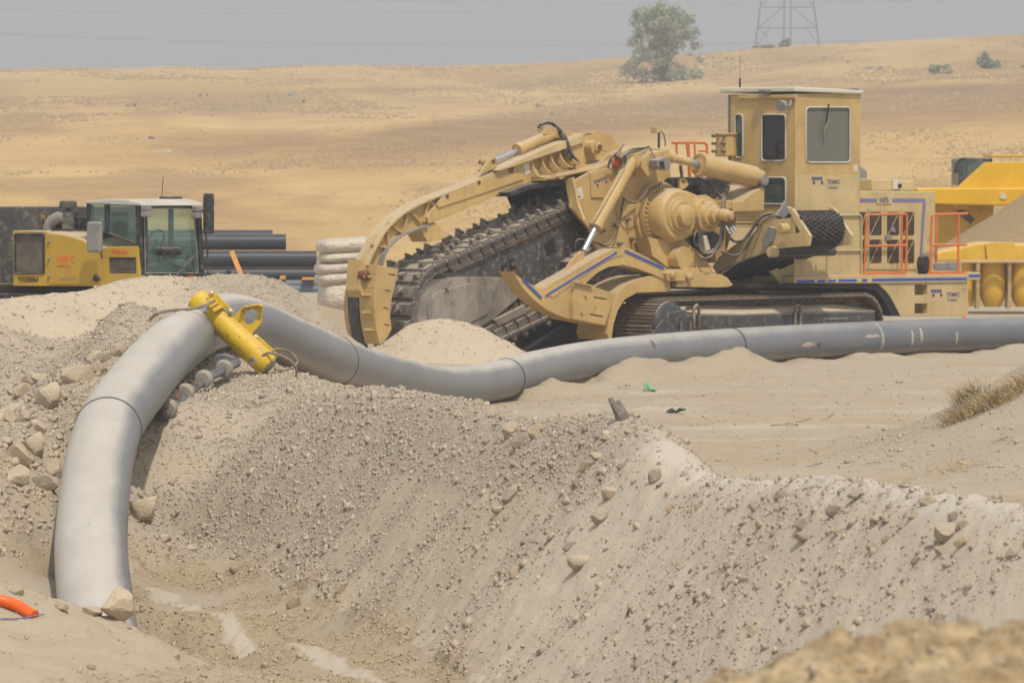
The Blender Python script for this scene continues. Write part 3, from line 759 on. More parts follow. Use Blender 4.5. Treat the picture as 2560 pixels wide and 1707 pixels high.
TU0 = T.at_v((1684, 820), 0)[0]; TU1 = T.at_v((2160, 820), 0)[0]; TW, TR = 0.80, 0.55
def crawler(v0, v1, near):
    pf = MB()
    pf.box((TU0+0.15, v0+0.14, TW-0.30), (TU1-0.05, v1-0.14, TW+0.22))
    frm = pf.build('track_frame', MATS['frame grey'], tr, 0.02)
    track(T, frm, TU0, TU1, TW, TR, v0, v1, 0.21, 'track_shoe', MATS['track steel'])
    vm = (v0+v1)/2
    for nm, u, r in (('idler_wheel', TU0, 0.43), ('drive_sprocket', TU1, 0.42)):
        MB().lathe((u, vm-0.16, TW), (0, 1, 0), [(0, r*0.5), (0.02, r), (0.30, r), (0.32, r*0.5)], 28).build(nm, MATS['track steel'], frm, 0.01)
    return frm
near_f = crawler(0.0, 0.90, True); far_f = crawler(2.75, 3.65, False)
# outer face of the near frame
fv = -0.10
o = sidep('frame_cover', Z(6, (650,520),(800,540),(1100,545),(1500,530),(2075,518),(2085,640),(2085,760),(440,760),(480,640),(560,540)), fv, 0.14, MATS['frame grey'], parent=near_f)
ne = T.S(Z(6, (690,552),(800,548),(1100,552),(1500,538),(2078,524)), -0.105); fe = T.S(Z(6, (690,492),(830,478),(1150,486),(1500,470),(1760,468)), 0.24)+T.S(Z(6, (2074,512)), 0.20); fe = [fe[0], fe[1], fe[2], fe[4], fe[5]]
nn_ = len(ne); me = bpy.data.meshes.new('dust_shelf'); me.from_pydata(ne+fe, [], [(i, i+1, nn_+i+1, nn_+i) for i in range(nn_-1)]); o = link('dust_shelf', me, MATS['settled dust'], near_f); md = o.modifiers.new('t', 'SOLIDIFY'); md.thickness = 0.03
for x in (770, 1515):
    p = T.S(Z(6, (x-22,640),(x-22,500),(x,478),(x+16,500),(x+16,640)), -0.13); MB().path(p, 0.030, 8).build('lifting_hook', MATS['track steel'], near_f, smooth=50)
MB().lathe(T.at_v(Z(6, (560,620))[0], -0.02), (0,-1,0), [(0,0.40),(0.04,0.40),(0.06,0.36),(0.075,0.20)], 32).build('idler_cover', MATS['frame grey'], near_f, smooth=40)
for x in (655, 722):
    p = T.at_v(Z(6, (x, 600))[0], -0.13); MB().cyl(p, (p[0], p[1], p[2]-0.16), 0.03, n=10).build('bolt', MATS['track steel'], near_f)
p = T.S(Z(6, (1705,640),(1705,580),(1875,578)), -0.105); MB().path(p, 0.012, 6).build('step_bar', MATS['worn steel'], near_f)

# --- chassis above the tracks
sidep('chassis', Z(6, (560,300),(640,345),(1000,370),(2080,372),(2100,330),(2260,560),(2300,560),(2350,300),(1000,330),(700,250)), 0.92, 2.75, MATS['dark inside'])
sidep('undercarriage_beam', Z(6, (620,345),(650,235),(860,240),(960,255),(1005,290),(1040,332),(1000,345),(920,350)), 0.25, 1.0, YEL)
sidep('front_fender', Z(6, (110,690),(125,600),(150,480),(190,385),(250,330),(330,290),(420,265),(560,260),(575,310),(575,380),(330,388),(240,440),(190,520),(160,620),(145,735),(125,735)), 0.30, 1.05, YEL)
sidep('deck_beam', Z(4, (95,1110),(700,1098),(1640,1090),(1640,1160),(830,1170),(95,1168)), 0.02, 3.6, PAN, bevel=0.01)
sidep('wheel_arch', Z(4, (-320,1170),(120,1170),(740,1168),(840,1185),(910,1240),(960,1310),(1040,1460),(960,1462),(930,1400),(880,1310),(820,1240),(740,1215),(-320,1215)), 0.06, 0.9, MATS['dark inside'])
sidep('rear_body', Z(4, (830,1168),(1640,1158),(1640,1440),(1600,1462),(1040,1462),(960,1310),(910,1240)), 0.05, 3.5, PAN,
      holes=[Z(4, (1165,1180),(1278,1180),(1278,1275),(1165,1275)), Z(4, (1165,1350),(1278,1350),(1278,1440),(1165,1440))])
sidep('step_recess', Z(4, (1150,1172),(1290,1172),(1290,1450),(1150,1450)), 0.30, 0.32, PAN)
sidep('brace_plate', Z(6, (1310,230),(1370,205),(1460,318),(1385,322)), 0.3, 0.36, MATS['trencher panel'])
# blue stripes along the deck
for a, b, c, d in ((115,272,1141,1165),(298,368,1140,1163),(398,462,1137,1160),(487,648,1134,1158),(697,742,1131,1156),(787,1630,1128,1153)):
    sidep('blue_stripe', Z(4, (a,c),(b,c-(b-a)*0.012),(b,d-(b-a)*0.012),(a,d)), 0.016, 0.019, MATS['blue stripe'], bevel=0)
far_v = 3.62
sidep('far_deck', Z(4, (1645,1075),(1750,1070),(1750,1135),(1645,1140)), 2.6, 3.6, PAN)
sidep('blue_stripe', Z(4, (1648,1092),(1746,1090),(1746,1114),(1648,1118)), 2.594, 2.597, MATS['blue stripe'], bevel=0)

# --- engine house with louvred doors
EV = 0.50
hood = sidep('engine_house', Z(4, (640,345),(1350,352),(1350,1100),(640,1100)), EV, 2.9, PAN, bevel=0.02)
for pts in (((676,415),(830,415),(830,450),(676,450)), ((968,415),(1262,415),(1262,450),(968,450)), ((1238,450),(1262,450),(1222,1040),(1200,1040))):
    sidep('blue_band', Z(4, *pts), EV-0.004, EV-0.001, MATS['faded blue'], bevel=0, parent=hood)
sidep('number_plate', Z(4, *rrect(826,398,966,466,12)), EV-0.012, EV-0.001, PAN, bevel=0.003, parent=hood)
pp = T.at_v(Z(4, (848, 452))[0], EV-0.015); text('plate_number', '1475', pp, 0.135, MATS['logo blue'], hood, bold=0.002)
plain('louvre dark', (0.10, 0.075, 0.05), 0.8, 0, 0.2)
for i, (x0, x1) in enumerate(((668,736),(762,872),(918,1028),(1058,1162))):
    dr = sidep('louvred_door', Z(4, (x0-22,505),(x1+22,505),(x1+22,1045),(x0-22,1045)), EV-0.022, EV-0.003, PAN, bevel=0.004, parent=hood,
               holes=[Z(4, *rrect(x0,535,x1,745,14)), Z(4, *rrect(x0,782,x1,992,14))])
    for y0, y1 in ((535,745),(782,992)):
        mb = MB(); ny = 15
        for k in range(ny):
            y = y0+8+(y1-y0-16)*k/(ny-1); a = T.at_v(Z(4, (x0+2,y))[0], EV-0.012); b = T.at_v(Z(4, (x1-2,y))[0], EV-0.012)
            mb.box((a[0], EV-0.016, a[2]-0.004), (b[0], EV-0.004, a[2]+0.008))
        sidep('louvre_backing', Z(4, (x0,y0),(x1,y0),(x1,y1),(x0,y1)), EV-0.0025, EV-0.001, MATS['louvre dark'], bevel=0, parent=hood)
        tag(mb.build('louvre_slats', MATS['louvre dark'], hood), kind='stuff')
        p0 = T.at_v(Z(4, (x0+8,y1-8))[0], EV-0.02); p1 = T.at_v(Z(4, (x1-8,y0+8))[0], EV-0.02); MB().cyl(p0, p1, 0.006, n=6).build('diagonal_bar', PAN, hood)
sidep('door_latch', Z(4, *rrect(908,738,956,790,10)), EV-0.05, EV-0.02, MATS['grey plate'], parent=hood)
sidep('warning_plate', Z(4, (940,705),(962,660),(990,680),(996,715)), EV-0.028, EV-0.022, MATS['grey plate'], parent=hood, bevel=0)
sidep('air_box', Z(4, (785,240),(890,240),(1160,255),(1160,350),(785,350)), 0.9, 1.8, PAN, bevel=0.03)
sidep('filter_cap', Z(4, (975,245),(1020,245),(1020,335),(975,335)), 0.86, 0.9, MATS['label white'])
sidep('camera_box', Z(4, (1022,285),(1052,285),(1052,320),(1022,320)), 0.84, 0.88, MATS['black paint'])
sidep('exhaust_stack', Z(4, (640,120),(690,120),(750,165),(750,260),(735,300),(700,330),(640,330)), 1.3, 1.9, MATS['grey plate'], bevel=0.05)
sidep('tool_crate', Z(4, (1320,990),(1545,975),(1545,1050),(1320,1055)), 0.5, 0.9, MATS['grey plate'], bevel=0.02)
sidep('fuel_can', Z(4, (1235,1000),(1250,930),(1290,920),(1305,990),(1290,1085),(1250,1085)), 0.35, 0.6, MATS['rubber'], bevel=0.03)

# --- railings
def rail(name, pts, v, r, mat, parent=None): MB().path(T.S(pts, v), r, 8).build(name, mat, parent or tr, smooth=50)
def round_path(pts, r):
    out = []
    for i, p in enumerate(pts):
        if i in (0, len(pts)-1): out.append(p); continue
        a, b = Vector(pts[i-1]), Vector(pts[i+1]); q = Vector(p)
        d0 = (a-q).normalized(); d1 = (b-q).normalized()
        for t in (0, 0.25, 0.5, 0.75, 1):
            out.append(tuple((q+d0*r)*(1-t)**2+q*2*t*(1-t)+(q+d1*r)*t*t))
    return out
OR = MATS['orange rail']
for pts, mids in ((((712,1085),(735,560),(1095,552),(1088,1075)), (((725,840),(1090,830)), ((1048,560),(1048,1075)))),
                  (((1302,1080),(1318,560),(1630,550)), (((1310,830),(1620,826)), ((1555,555),(1552,1080))))):
    rail('handrail', round_path(Z(4, *pts), 7), 0.10, 0.024, OR)
    for m_ in mids: rail('handrail', Z(4, *m_), 0.10, 0.022, OR)
rail('handrail', Z(4, (1362,560),(1355,985)), 0.55, 0.022, OR)
for a, b in (((700,1072),(1085,1068)), ((1290,1068),(1620,1064))):
    sidep('kick_board', Z(4, a, b, (b[0], b[1]+22), (a[0], a[1]+24)), 0.09, 0.10, OR, bevel=0)
rail('handrail', round_path(Z(2, (1100,225),(1260,222),(1265,560)), 6), 1.6, 0.024, OR)
rail('handrail', round_path(Z(2, (1275,222),(1440,225),(1442,600)), 10), 1.4, 0.024, OR)
rail('handrail', Z(2, (1140,230),(1145,340)), 1.6, 0.02, OR); rail('handrail', Z(2, (1240,230),(1280,560)), 1.4, 0.02, OR)
rail('handrail', Z(2, (1320,240),(1330,600)), 1.4, 0.02, OR); rail('handrail', Z(2, (1360,305),(1440,305)), 1.4, 0.018, OR)
# wire mesh guard in front of the platform
for pts in (((110,570),(690,562),(690,1110)), ((95,580),(95,1120))): rail('guard_frame', round_path(Z(4, *pts), 5), 0.06, 0.018, PAN)
rail('guard_frame', Z(4, (320,880),(690,878)), 0.06, 0.016, PAN); rail('guard_frame', Z(4, (392,860),(388,1110)), 0.06, 0.016, PAN); rail('guard_frame', Z(4, (690,570),(690,1100)), 0.06, 0.016, PAN)
sidep('guard_sheet', Z(4, (95,565),(690,560),(690,1110),(95,1115)), 0.085, 0.092, PAN, bevel=0)

# --- cab
CV = 0.10; uA = T.at_v((1986, 400), CV)[0]; uB = T.at_v((2151, 400), CV)[0]
plain('cab inside', (0.08, 0.075, 0.06), 0.9, 0, 0.2)
def glass_mat(name, tint, body, k):
    m, nt, b = new_mat(name); nt.nodes.remove(b)
    tr_ = N(nt, 'ShaderNodeBsdfTransparent'); tr_.inputs[0].default_value = (*tint, 1)
    df = N(nt, 'ShaderNodeBsdfDiffuse'); df.inputs[0].default_value = (*body, 1)
    gl = N(nt, 'ShaderNodeBsdfGlossy'); gl.inputs['Roughness'].default_value = 0.04
    m1 = N(nt, 'ShaderNodeMixShader'); m1.inputs[0].default_value = k
    fr = N(nt, 'ShaderNodeLayerWeight'); fr.inputs[0].default_value = 0.25; m2 = N(nt, 'ShaderNodeMixShader')
    nt.links.new(tr_.outputs[0], m1.inputs[1]); nt.links.new(df.outputs[0], m1.inputs[2]); nt.links.new(mth(nt, 'MULTIPLY_ADD', mth(nt, 'POWER', fr.outputs[1], 3.0), 0.7), m2.inputs[0]); [n for n in nt.nodes if n.type == 'MATH'][-1].inputs[2].default_value = 0.05
    nt.links.new(m1.outputs[0], m2.inputs[1]); nt.links.new(gl.outputs[0], m2.inputs[2])
    nt.links.new(m2.outputs[0], [n for n in nt.nodes if n.type == 'OUTPUT_MATERIAL'][0].inputs[0])
    MATS[name] = m; return m
glass_mat('tinted glass', (0.5,0.5,0.46), (0.25,0.24,0.195), 0.60)
glass_mat('dark glass', (0.16,0.16,0.18), (0.03,0.03,0.035), 0.5)
glass_mat('green glass', (0.80,0.93,0.86), (0.22,0.32,0.28), 0.16)
cab = empty('cab', (0,0,0)); cab.parent = tr
big = Z(3, *rrect(1000,348,1430,888,34)); face = Z(3, (893,215),(1540,208),(1525,1402),(890,1402))
sidep('cab_side', face, CV, CV+0.05, YEL, holes=[big], parent=cab)
lower = Z(3, (893,1012),(1524,1012),(1522,1400),(890,1400)); sidep('lower_panel', lower, CV-0.012, CV-0.002, PAN, parent=cab, bevel=0.003)
w1, w2, w3 = Z(3, *rrect(565,418,800,872,32)), Z(3, *rrect(303,415,380,840,30)), Z(3, *rrect(560,1035,800,1295,32))
frontp('cab_front', Z(3, (262,232),(893,215),(890,1500),(262,1480)), uA+0.002, uA+0.05, YEL, holes=[w1, w2, w3], parent=cab)
vB = T.at_u(Z(3, (262,400))[0], uA)[1]
wt, wb = T.at_v(Z(3, (900,215))[0], CV)[2], T.at_v(Z(3, (890,1402))[0], CV)[2]
MB().box((uB-0.05, CV+0.051, wb), (uB, vB, wt)).build('cab_rear', YEL, cab, 0.008)
MB().box((uA+0.051, vB-0.05, wb-0.1), (uB-0.051, vB, wt)).build('cab_far_side', YEL, cab, 0.008)
MB().box((uA+0.052, CV+0.052, wb), (uB-0.052, vB-0.052, wb+0.05)).build('cab_floor', MATS['cab inside'], cab)
MB().box((uA+0.052, CV+0.052, wt-0.08), (uB-0.052, vB-0.052, wt-0.05)).build('cab_lining', MATS['cab inside'], cab)
for pts, gm, nm in ((w1,'dark glass','front'), (w2,'green glass','front'), (w3,'green glass','front')):
    frontp('window_pane', pts, uA+0.02, uA+0.026, MATS[gm], parent=cab, bevel=0)
    MB().path(T.Fr(pts, uA-0.004), 0.016, 6, closed=True).build('window_seal', MATS['window seal'], cab, smooth=60)
sidep('window_pane', big, CV+0.02, CV+0.026, MATS['tinted glass'], parent=cab, bevel=0)
MB().path(T.S(big, CV-0.004), 0.018, 6, closed=True).build('window_seal', MATS['window seal'], cab, smooth=60)
r0 = T.at_v(Z(3, (905,145))[0], CV-0.06); r1 = T.at_v(Z(3, (1565,182))[0], CV-0.06)
mb = MB(); mb.prism([[(uA-0.06, CV-0.06, r0[2]), (r1[0], CV-0.06, r1[2]), (r1[0], CV-0.06, r1[2]-0.07), (uA-0.06, CV-0.06, r0[2]-0.09)]], (0, vB-CV+0.30, 0)); mb.build('roof', MATS['label white'], cab, 0.02)
for px in (985, 1500): 
    a = T.at_v(Z(3, (px,195))[0], CV); MB().box((a[0]-0.06, CV, a[2]-0.02), (a[0]+0.06, CV+0.5, a[2]+0.05)).build('roof_mount', MATS['black paint'], cab)
a = T.at_u(Z(3, (620,195))[0], uA); MB().lathe((uA-0.01, a[1], a[2]-0.02), (0,0,1), [(0,0.16),(0.05,0.15),(0.08,0.05)], 16).build('roof_vent', MATS['dark steel'], cab)
frontp('rain_gutter', Z(3, (330,235),(895,222),(895,258),(330,265)), uA-0.05, uA-0.002, YEL, parent=cab)
p = [T.at_v(q, CV-0.03) for q in Z(3, (1225,320),(1205,440),(1190,560),(1180,650))]; MB().path(p, 0.016, 6).build('wiper', MATS['black paint'], cab)
p = [T.at_v(q, CV-0.05) for q in Z(3, (1215,480),(1185,560),(1180,655))]; MB().path(p, 0.010, 6).build('wiper_arm', MATS['worn steel'], cab)
c0 = T.at_u(Z(3, (765,330))[0], uA-0.25); MB().lathe(c0, (-1,-0.2,-0.25), [(-0.1,0.04),(-0.06,0.085),(0.02,0.10),(0.05,0.10),(0.052,0.085)], 20).build('work_lamp', MATS['grey plate'], cab, smooth=40)
MB().path([c0, T.at_u(Z(3, (845,330))[0], uA-0.15), T.at_u(Z(3, (855,270))[0], uA)], 0.02, 6).build('lamp_bracket', MATS['grey plate'], cab)
sidep('sticker', Z(3, (1465,910),(1505,910),(1505,975),(1465,975)), CV-0.004, CV-0.001, MATS['label white'], parent=cab, bevel=0)
a = T.at_u(Z(3, (215,225))[0], uA+0.1); MB().cyl((uA+0.1, vB+0.10, wb+0.9), (uA+0.1, vB+0.10, wt), 0.045, n=10).build('corner_pipe', MATS['grey plate'], cab)
MB().cyl((uA+0.25, vB, wt+0.10), (uA+0.25, vB, wt+0.3), 0.018, n=8).build('roof_beacon', MATS['black paint'], cab)
MB().cyl((uA+0.25, vB, wt+0.3), (uA+0.25, vB, wt+0.75), 0.004, n=5).build('antenna', MATS['black paint'], cab)
# driver's seat inside
um = (uA+uB)/2; vm = (CV+vB)/2
MB().box((um-0.25, vm-0.25, wb+0.5), (um+0.25, vm+0.25, wb+0.62)).box((um+0.2, vm-0.22, wb+0.62), (um+0.3, vm+0.22, wb+1.25)).build('driver_seat', MATS['rubber'], cab, 0.04)
MB().box((um-0.6, vm-0.4, wb+0.05), (um-0.45, vm+0.4, wb+0.85)).build('control_console', MATS['rubber'], cab, 0.04)
# lift mast beside the cab
m0 = T.at_u(Z(3, (215,615))[0], uA-0.25); m1 = T.at_u(Z(3, (215,830))[0], uA-0.25)
mast = MB().lathe((m0[0], m0[1], m1[2]), (0,0,1), [(0,0.19),(0.02,0.20),(m0[2]-m1[2]-0.02,0.18),(m0[2]-m1[2],0.21),(m0[2]-m1[2]+0.03,0.21)], 8).build('lift_mast', YEL, tr, 0.01)
for k in range(3):
    for dv in (-0.12, 0.12):
        w = m1[2]+0.10+k*0.14; MB().cyl((m0[0]-0.24, m0[1]+dv, w), (m0[0]-0.16, m0[1]+dv, w), 0.03, n=8).build('bolt', MATS['track steel'], tr)
# logos: a block mark with the maker's name
def logo(parent, pos, size, mat, fade=MATS['logo blue'], skew=0.0):
    """pos = local (u, v, w) of the lower left corner, facing the near side"""
    u, v, w = pos; mb = MB(); s = size
    for r, cols_ in ((0, (0, 1, 2, 3)), (1, (0.4, 3.3))):
        for c in cols_:
            mb.box((u+c*s*1.15+skew*r, v-0.003, w-r*s*1.15), (u+c*s*1.15+s*0.95+skew*r, v-0.001, w-r*s*1.15+s*0.9))
    mb.build('logo_mark', mat, parent)
lp = T.at_v(Z(3, (1055,1062))[0], CV-0.012); logo(cab, lp, 0.066, MATS['logo blue'])
lt = T.at_v(Z(3, (1205,1098))[0], CV-0.014); text('logo_lettering', 'TESMEC', lt, 0.108, MATS['logo blue'], cab, bold=0.001)
lt = T.at_v(Z(3, (1212,1146))[0], CV-0.014); text('logo_lettering', 'Trencher', lt, 0.078, MATS['logo blue'], cab)
lp = T.at_v(Z(4, (1310,1255))[0], 0.05); logo(tr, lp, 0.068, MATS['logo blue'])
lt = T.at_v(Z(4, (1445,1290))[0], 0.048); text('logo_lettering', 'TESMEC', lt, 0.112, MATS['logo blue'], tr, bold=0.001)
lt = T.at_v(Z(4, (1452,1330))[0], 0.048); text('logo_lettering', 'Trencher', lt, 0.082, MATS['logo blue'], tr)
# tanks under the cab front
sidep('valve_tank', Z(2, (1690,800),(1790,790),(1900,700),(2008,650),(2004,895),(1700,905),(1690,870)), 0.30, 1.1, YEL, bevel=0.02)
sidep('valve_tank', Z(2, (1610,790),(1690,785),(1690,880),(1610,870)), 0.34, 1.0, YEL, bevel=0.02)
for k in range(4): sidep('platform_step', Z(2, (1725-k*2,912+k*36),(1930-k*12,912+k*36),(1925-k*12,940+k*36),(1725-k*2,942+k*36)), 0.36+k*0.02, 1.0, YEL)
sidep('support_box', Z(2, (1660,640),(1765,640),(1765,735),(1680,735)), 1.0, 1.5, MATS['label white'])
sidep('mudguard', Z(2, (2215,790),(2300,900),(2315,890),(2200,1015),(2120,930),(2170,870)), 0.0, 0.05, MATS['grey plate'])

# --- gearbox and motor of the cutting chain
g0 = T.at_v(Z(2, (985,935))[0], 1.0); gu, gw = g0[0], g0[2]
gb = MB().lathe((gu, 1.12, gw), (0,-1,0), [(0,0.61),(0.10,0.61),(0.11,0.60),(0.12,0.47),(0.20,0.46)], 56).build('gearbox', YEL, tr, smooth=35)
MB().lathe((gu, 0.99, gw), (0,-1,0), [(0,0.46),(0.0,0.555),(0.10,0.56),(0.11,0.555),(0.112,0.49),(0.36,0.485),(0.43,0.455),(0.46,0.42),(0.465,0.36)], 56).build('gearbox_drum', YEL, gb, smooth=30)
MB().lathe((gu, 0.54, gw), (0,-1,0), [(0,0.34),(0.04,0.33),(0.045,0.27),(0.10,0.265),(0.105,0.19),(0.22,0.185),(0.23,0.17)], 40).build('gearbox_hub', YEL, gb, smooth=35)
mb = MB()
for k in range(40):
    t = 2*math.pi*k/40; mb.lathe((gu+0.523*math.cos(t), 0.885, gw+0.523*math.sin(t)), (0,-1,0), [(0,0.026),(0.045,0.026)], 6)
for k in range(20):
    t = 2*math.pi*k/20; mb.lathe((gu+0.235*math.cos(t), 0.445, gw+0.235*math.sin(t)), (0,-1,0), [(0,0.014),(0.02,0.014)], 6)
o = mb.build('bolt_circle', YEL, gb); tag(o, kind='stuff')
m0 = T.at_v(Z(2, (1425,930))[0], 0.55); mu, mw = m0[0], m0[2]
MB().prism([[(gu+0.1, 0.66, gw+0.45), (gu+0.35, 0.66, gw+0.44), (mu+0.05, 0.66, mw+0.32), (mu+0.2, 0.66, mw+0.2), (mu+0.2, 0.66, mw-0.2), (mu, 0.66, mw-0.31), (gu+0.3, 0.66, gw-0.42), (gu, 0.66, gw-0.45)]], (0, 0.16, 0)).build('gear_case', YEL, gb, 0.04)
mo = MB().lathe((mu, 0.66, mw), (0,-1,0), [(0,0.30),(0.0,0.355),(0.07,0.36),(0.075,0.355),(0.08,0.315),(0.20,0.305),(0.21,0.25),(0.30,0.22),(0.31,0.17),(0.42,0.155),(0.43,0.11),(0.48,0.10)], 40).build('drive_motor', YEL, tr, smooth=35)
MB().lathe((mu, 0.18, mw), (0.25,-1,-0.05), [(0,0.10),(0.02,0.12),(0.14,0.115),(0.16,0.09),(0.24,0.085),(0.25,0.06)], 14).build('hydraulic_motor', YEL, mo, 0.01)
for k, (x, y) in enumerate(((1625,1045),(1665,1055),(1690,1040),(1640,1075))):
    p = T.at_v(Z(2, (x,y))[0], 0.05); MB().cyl(p, (p[0]+0.02, p[1]-0.05, p[2]-0.08), 0.022, n=10).build('hose_fitting', MATS['chrome'], mo)
sidep('lifting_lug', Z(2, (1180,585),(1215,570),(1245,590),(1262,640),(1215,680),(1180,680)), 0.70, 0.76, YEL, holes=[Z(2, *rrect(1195,588,1228,622,14))], parent=gb)
# bearing housing below the gearbox
sidep('gearbox_bracket', Z(2, (860,1150),(890,1240),(905,1330),(1000,1400),(1100,1480),(1100,1568),(1480,1568),(1480,1440),(1380,1300),(1280,1230),(1200,1150),(1050,1180)), 0.72, 1.05, YEL)
cp0 = T.at_v(Z(2, (1195,1352))[0], 0.55); MB().lathe(cp0, (0,-1,0), [(-0.2,0.20),(0,0.20),(0.05,0.205),(0.07,0.20)], 32).build('bearing_cap', YEL, tr, smooth=35)
sidep('pivot_housing', Z(2, (1110,1470),(1290,1450),(1480,1450),(1500,1490),(1640,1540),(1660,1568),(1640,1640),(1060,1640),(1060,1500)), 0.45, 0.72, YEL)

# --- head frame that carries boom and gearbox
HV = 1.10
sidep('head_plate', Z(2, (120,612),(300,505),(640,340),(870,262),(1050,300),(1062,420),(1090,545),(960,640),(880,760),(770,900),(750,1000),(765,1150),(820,1290),(360,1280),(300,1080),(110,860)), HV, HV+0.07, YEL)
sidep('head_plate', Z(2, (120,612),(300,505),(640,340),(870,262),(1050,300),(1090,545),(1100,900),(1000,1290),(360,1280),(300,1080),(110,860)), 2.50, 2.57, YEL)
sidep('head_cover', Z(2, (130,606),(300,502),(640,338),(870,260),(1048,300),(1050,318),(870,282),(640,362),(300,530),(130,632)), HV+0.072, 2.498, YEL)
sidep('head_bulkhead', Z(2, (420,520),(450,510),(480,1280),(420,1280)), HV+0.072, 2.498, MATS['dark inside'])
sidep('logo_panel', Z(2, (300,522),(590,440),(560,770),(312,760)), HV-0.03, HV-0.002, YEL)
u0_, _, w0_ = T.at_v(Z(2, (335,620))[0], HV-0.032)
mb = MB()
for i in range(4): mb.box((u0_+0.075*i+0.01, HV-0.036, w0_+0.022*i), (u0_+0.075*i+0.06, HV-0.033, w0_+0.022*i+0.045))
mb.box((u0_+0.06, HV-0.036, w0_-0.06), (u0_+0.105, HV-0.033, w0_-0.015)); mb.box((u0_+0.285, HV-0.036, w0_+0.005), (u0_+0.33, HV-0.033, w0_+0.05))
mb.build('logo_mark', MATS['logo blue'], tr)
pp = T.at_v(Z(2, (488,608))[0], HV-0.034); text('logo_lettering', 'TESMEC', pp, 0.075, MATS['logo red'], tr, rot=(math.pi/2, -0.2, 0))
sidep('load_label', Z(2, (135,690),(215,652),(235,770),(155,802)), HV-0.006, HV-0.002, MATS['label white'], bevel=0)
for q in ((165,735),(190,750),(175,770)): 
    a = T.at_v(Z(2, q)[0], HV-0.009); MB().box((a[0]-0.02, HV-0.009, a[2]-0.02), (a[0]+0.02, HV-0.007, a[2]+0.01)).build('label_mark', MATS['black paint'], tr)
sidep('head_rib', Z(2, (560,860),(760,820),(760,850),(580,980)), HV-0.05, HV-0.002, YEL)
for q in ((540,1030),(660,975),(700,1165),(580,1210),(415,1085)):
    a = T.at_v(Z(2, q)[0], HV-0.02)
    MB().lathe((a[0], HV-0.002, a[2]), (-0.25,-1,0), [(0,0.045),(0.04,0.045),(0.045,0.03),(0.13,0.03)], 10).build('pin_bolt', MATS['track steel'], tr)
# front return of the head and black sheets painting the shade inside the throat
frontp('throat_frame', Z(1, (2160,660),(2240,640),(2290,900),(2352,1060),(2210,930)), T.at_v(Z(2, (118,612))[0], HV)[0], T.at_v(Z(2, (118,612))[0], HV)[0]+0.05, YEL)
sidep('throat_shade', Z(1, (1600,790),(1800,715),(2150,665),(2352,650),(2352,700),(2160,720),(1820,760),(1650,830)), 1.3, 2.46, MATS['rubber'])
sidep('throat_shade', Z(1, (1590,790),(2150,670),(2352,660),(2352,1000),(1680,1000)), 2.44, 2.48, MATS['rubber'])
# knuckle on top of the head
sidep('knuckle_plate', Z(2, (300,510),(480,330),(600,285),(700,300),(640,345)), 1.3, 1.36, YEL)
for v in (1.35, 2.0):
    sidep('pivot_ear', Z(2, (360,300),(370,240),(400,215),(440,240),(470,310)), v, v+0.06, YEL)
a = T.at_v(Z(2, (395,270))[0], 1.33); MB().cyl(a, (a[0], 2.08, a[2]), 0.05, n=18).build('pivot_pin', MATS['rust'], tr)
MB().lathe((a[0], 1.42, a[2]), (0,1,0), [(0,0.13),(0.56,0.13)], 20).build('pivot_boss', YEL, tr, 0.01)

# --- crumber beam over the chain: curved arm, cylinder and shoe
AV0, AV1 = 1.52, 1.82
out_ = Z(1, (100,1500),(120,1430),(170,1330),(250,1190),(380,1045),(520,945),(700,855),(950,760),(1330,612),(1500,552),(2000,342),(2200,262),(2352,214))+Z(2, (140,130),(280,110),(430,155),(470,230),(560,300))
in_ = Z(2, (480,420),(300,500),(100,560))+Z(1, (2352,560),(2200,650),(2000,672),(1800,712),(1600,782),(1400,880),(1100,1000),(830,1105),(700,1150),(600,1190),(520,1245),(440,1325),(400,1400),(375,1500))
arm_loop = [(p[0], AV0+0.10, p[2]) for p in T.S(out_, AV1+0.02)+T.S(in_, AV0)]
arm = MB().prism([arm_loop], (0, AV1-AV0-0.20, 0)).build('crumber_beam', YEL, tr, 0.008)
# broad top and bottom flanges
def flange(name, pts, v0, v1, th, mat, up=1):
    L = T.S(pts, v0); mb = MB(); n = len(L)
    for a, b in zip(L[:-1], L[1:]):
        d = Vector((b[0]-a[0], 0, b[2]-a[2])).normalized(); nn = Vector((-d.z, 0, d.x))*th*up
        mb.prism([[a, b, tuple(Vector(b)+nn), tuple(Vector(a)+nn)]], (0, v1-v0, 0))
    return mb.build(name, mat, tr)
flange('beam_flange', Z(1, (100,1500),(125,1430),(175,1330),(250,1195),(310,1115),(380,1048),(450,990),(520,948),(610,898),(700,858),(830,806),(950,763),(1330,614),(1500,554)), AV1+0.02, AV0-0.02, 0.03, MATS['trencher panel'], -1)
flange('beam_flange', Z(1, (375,1500),(400,1400),(440,1325),(520,1245),(600,1190),(700,1150),(830,1105)), AV0-0.02, AV1+0.02, 0.03, MATS['grey plate'], -1)
# side ribs of the slender part
for a, b in (((280,1300),(430,1330)), ((425,1110),(440,1310)), ((440,1085),(575,1185)), ((635,960),(590,1185)), ((640,955),(765,1090)), ((830,880),(790,1080)), ((835,870),(900,920))):
    p = T.at_v(Z(1, a)[0], AV0+0.04); q = T.at_v(Z(1, b)[0], AV0+0.04)
    d = Vector((q[0]-p[0], 0, q[2]-p[2])).normalized(); nn = Vector((-d.z, 0, d.x))*0.016
    MB().prism([[tuple(Vector(p)-nn), tuple(Vector(q)-nn), tuple(Vector(q)+nn), tuple(Vector(p)+nn)]], (0, 0.06, 0)).build('beam_rib', YEL, tr)
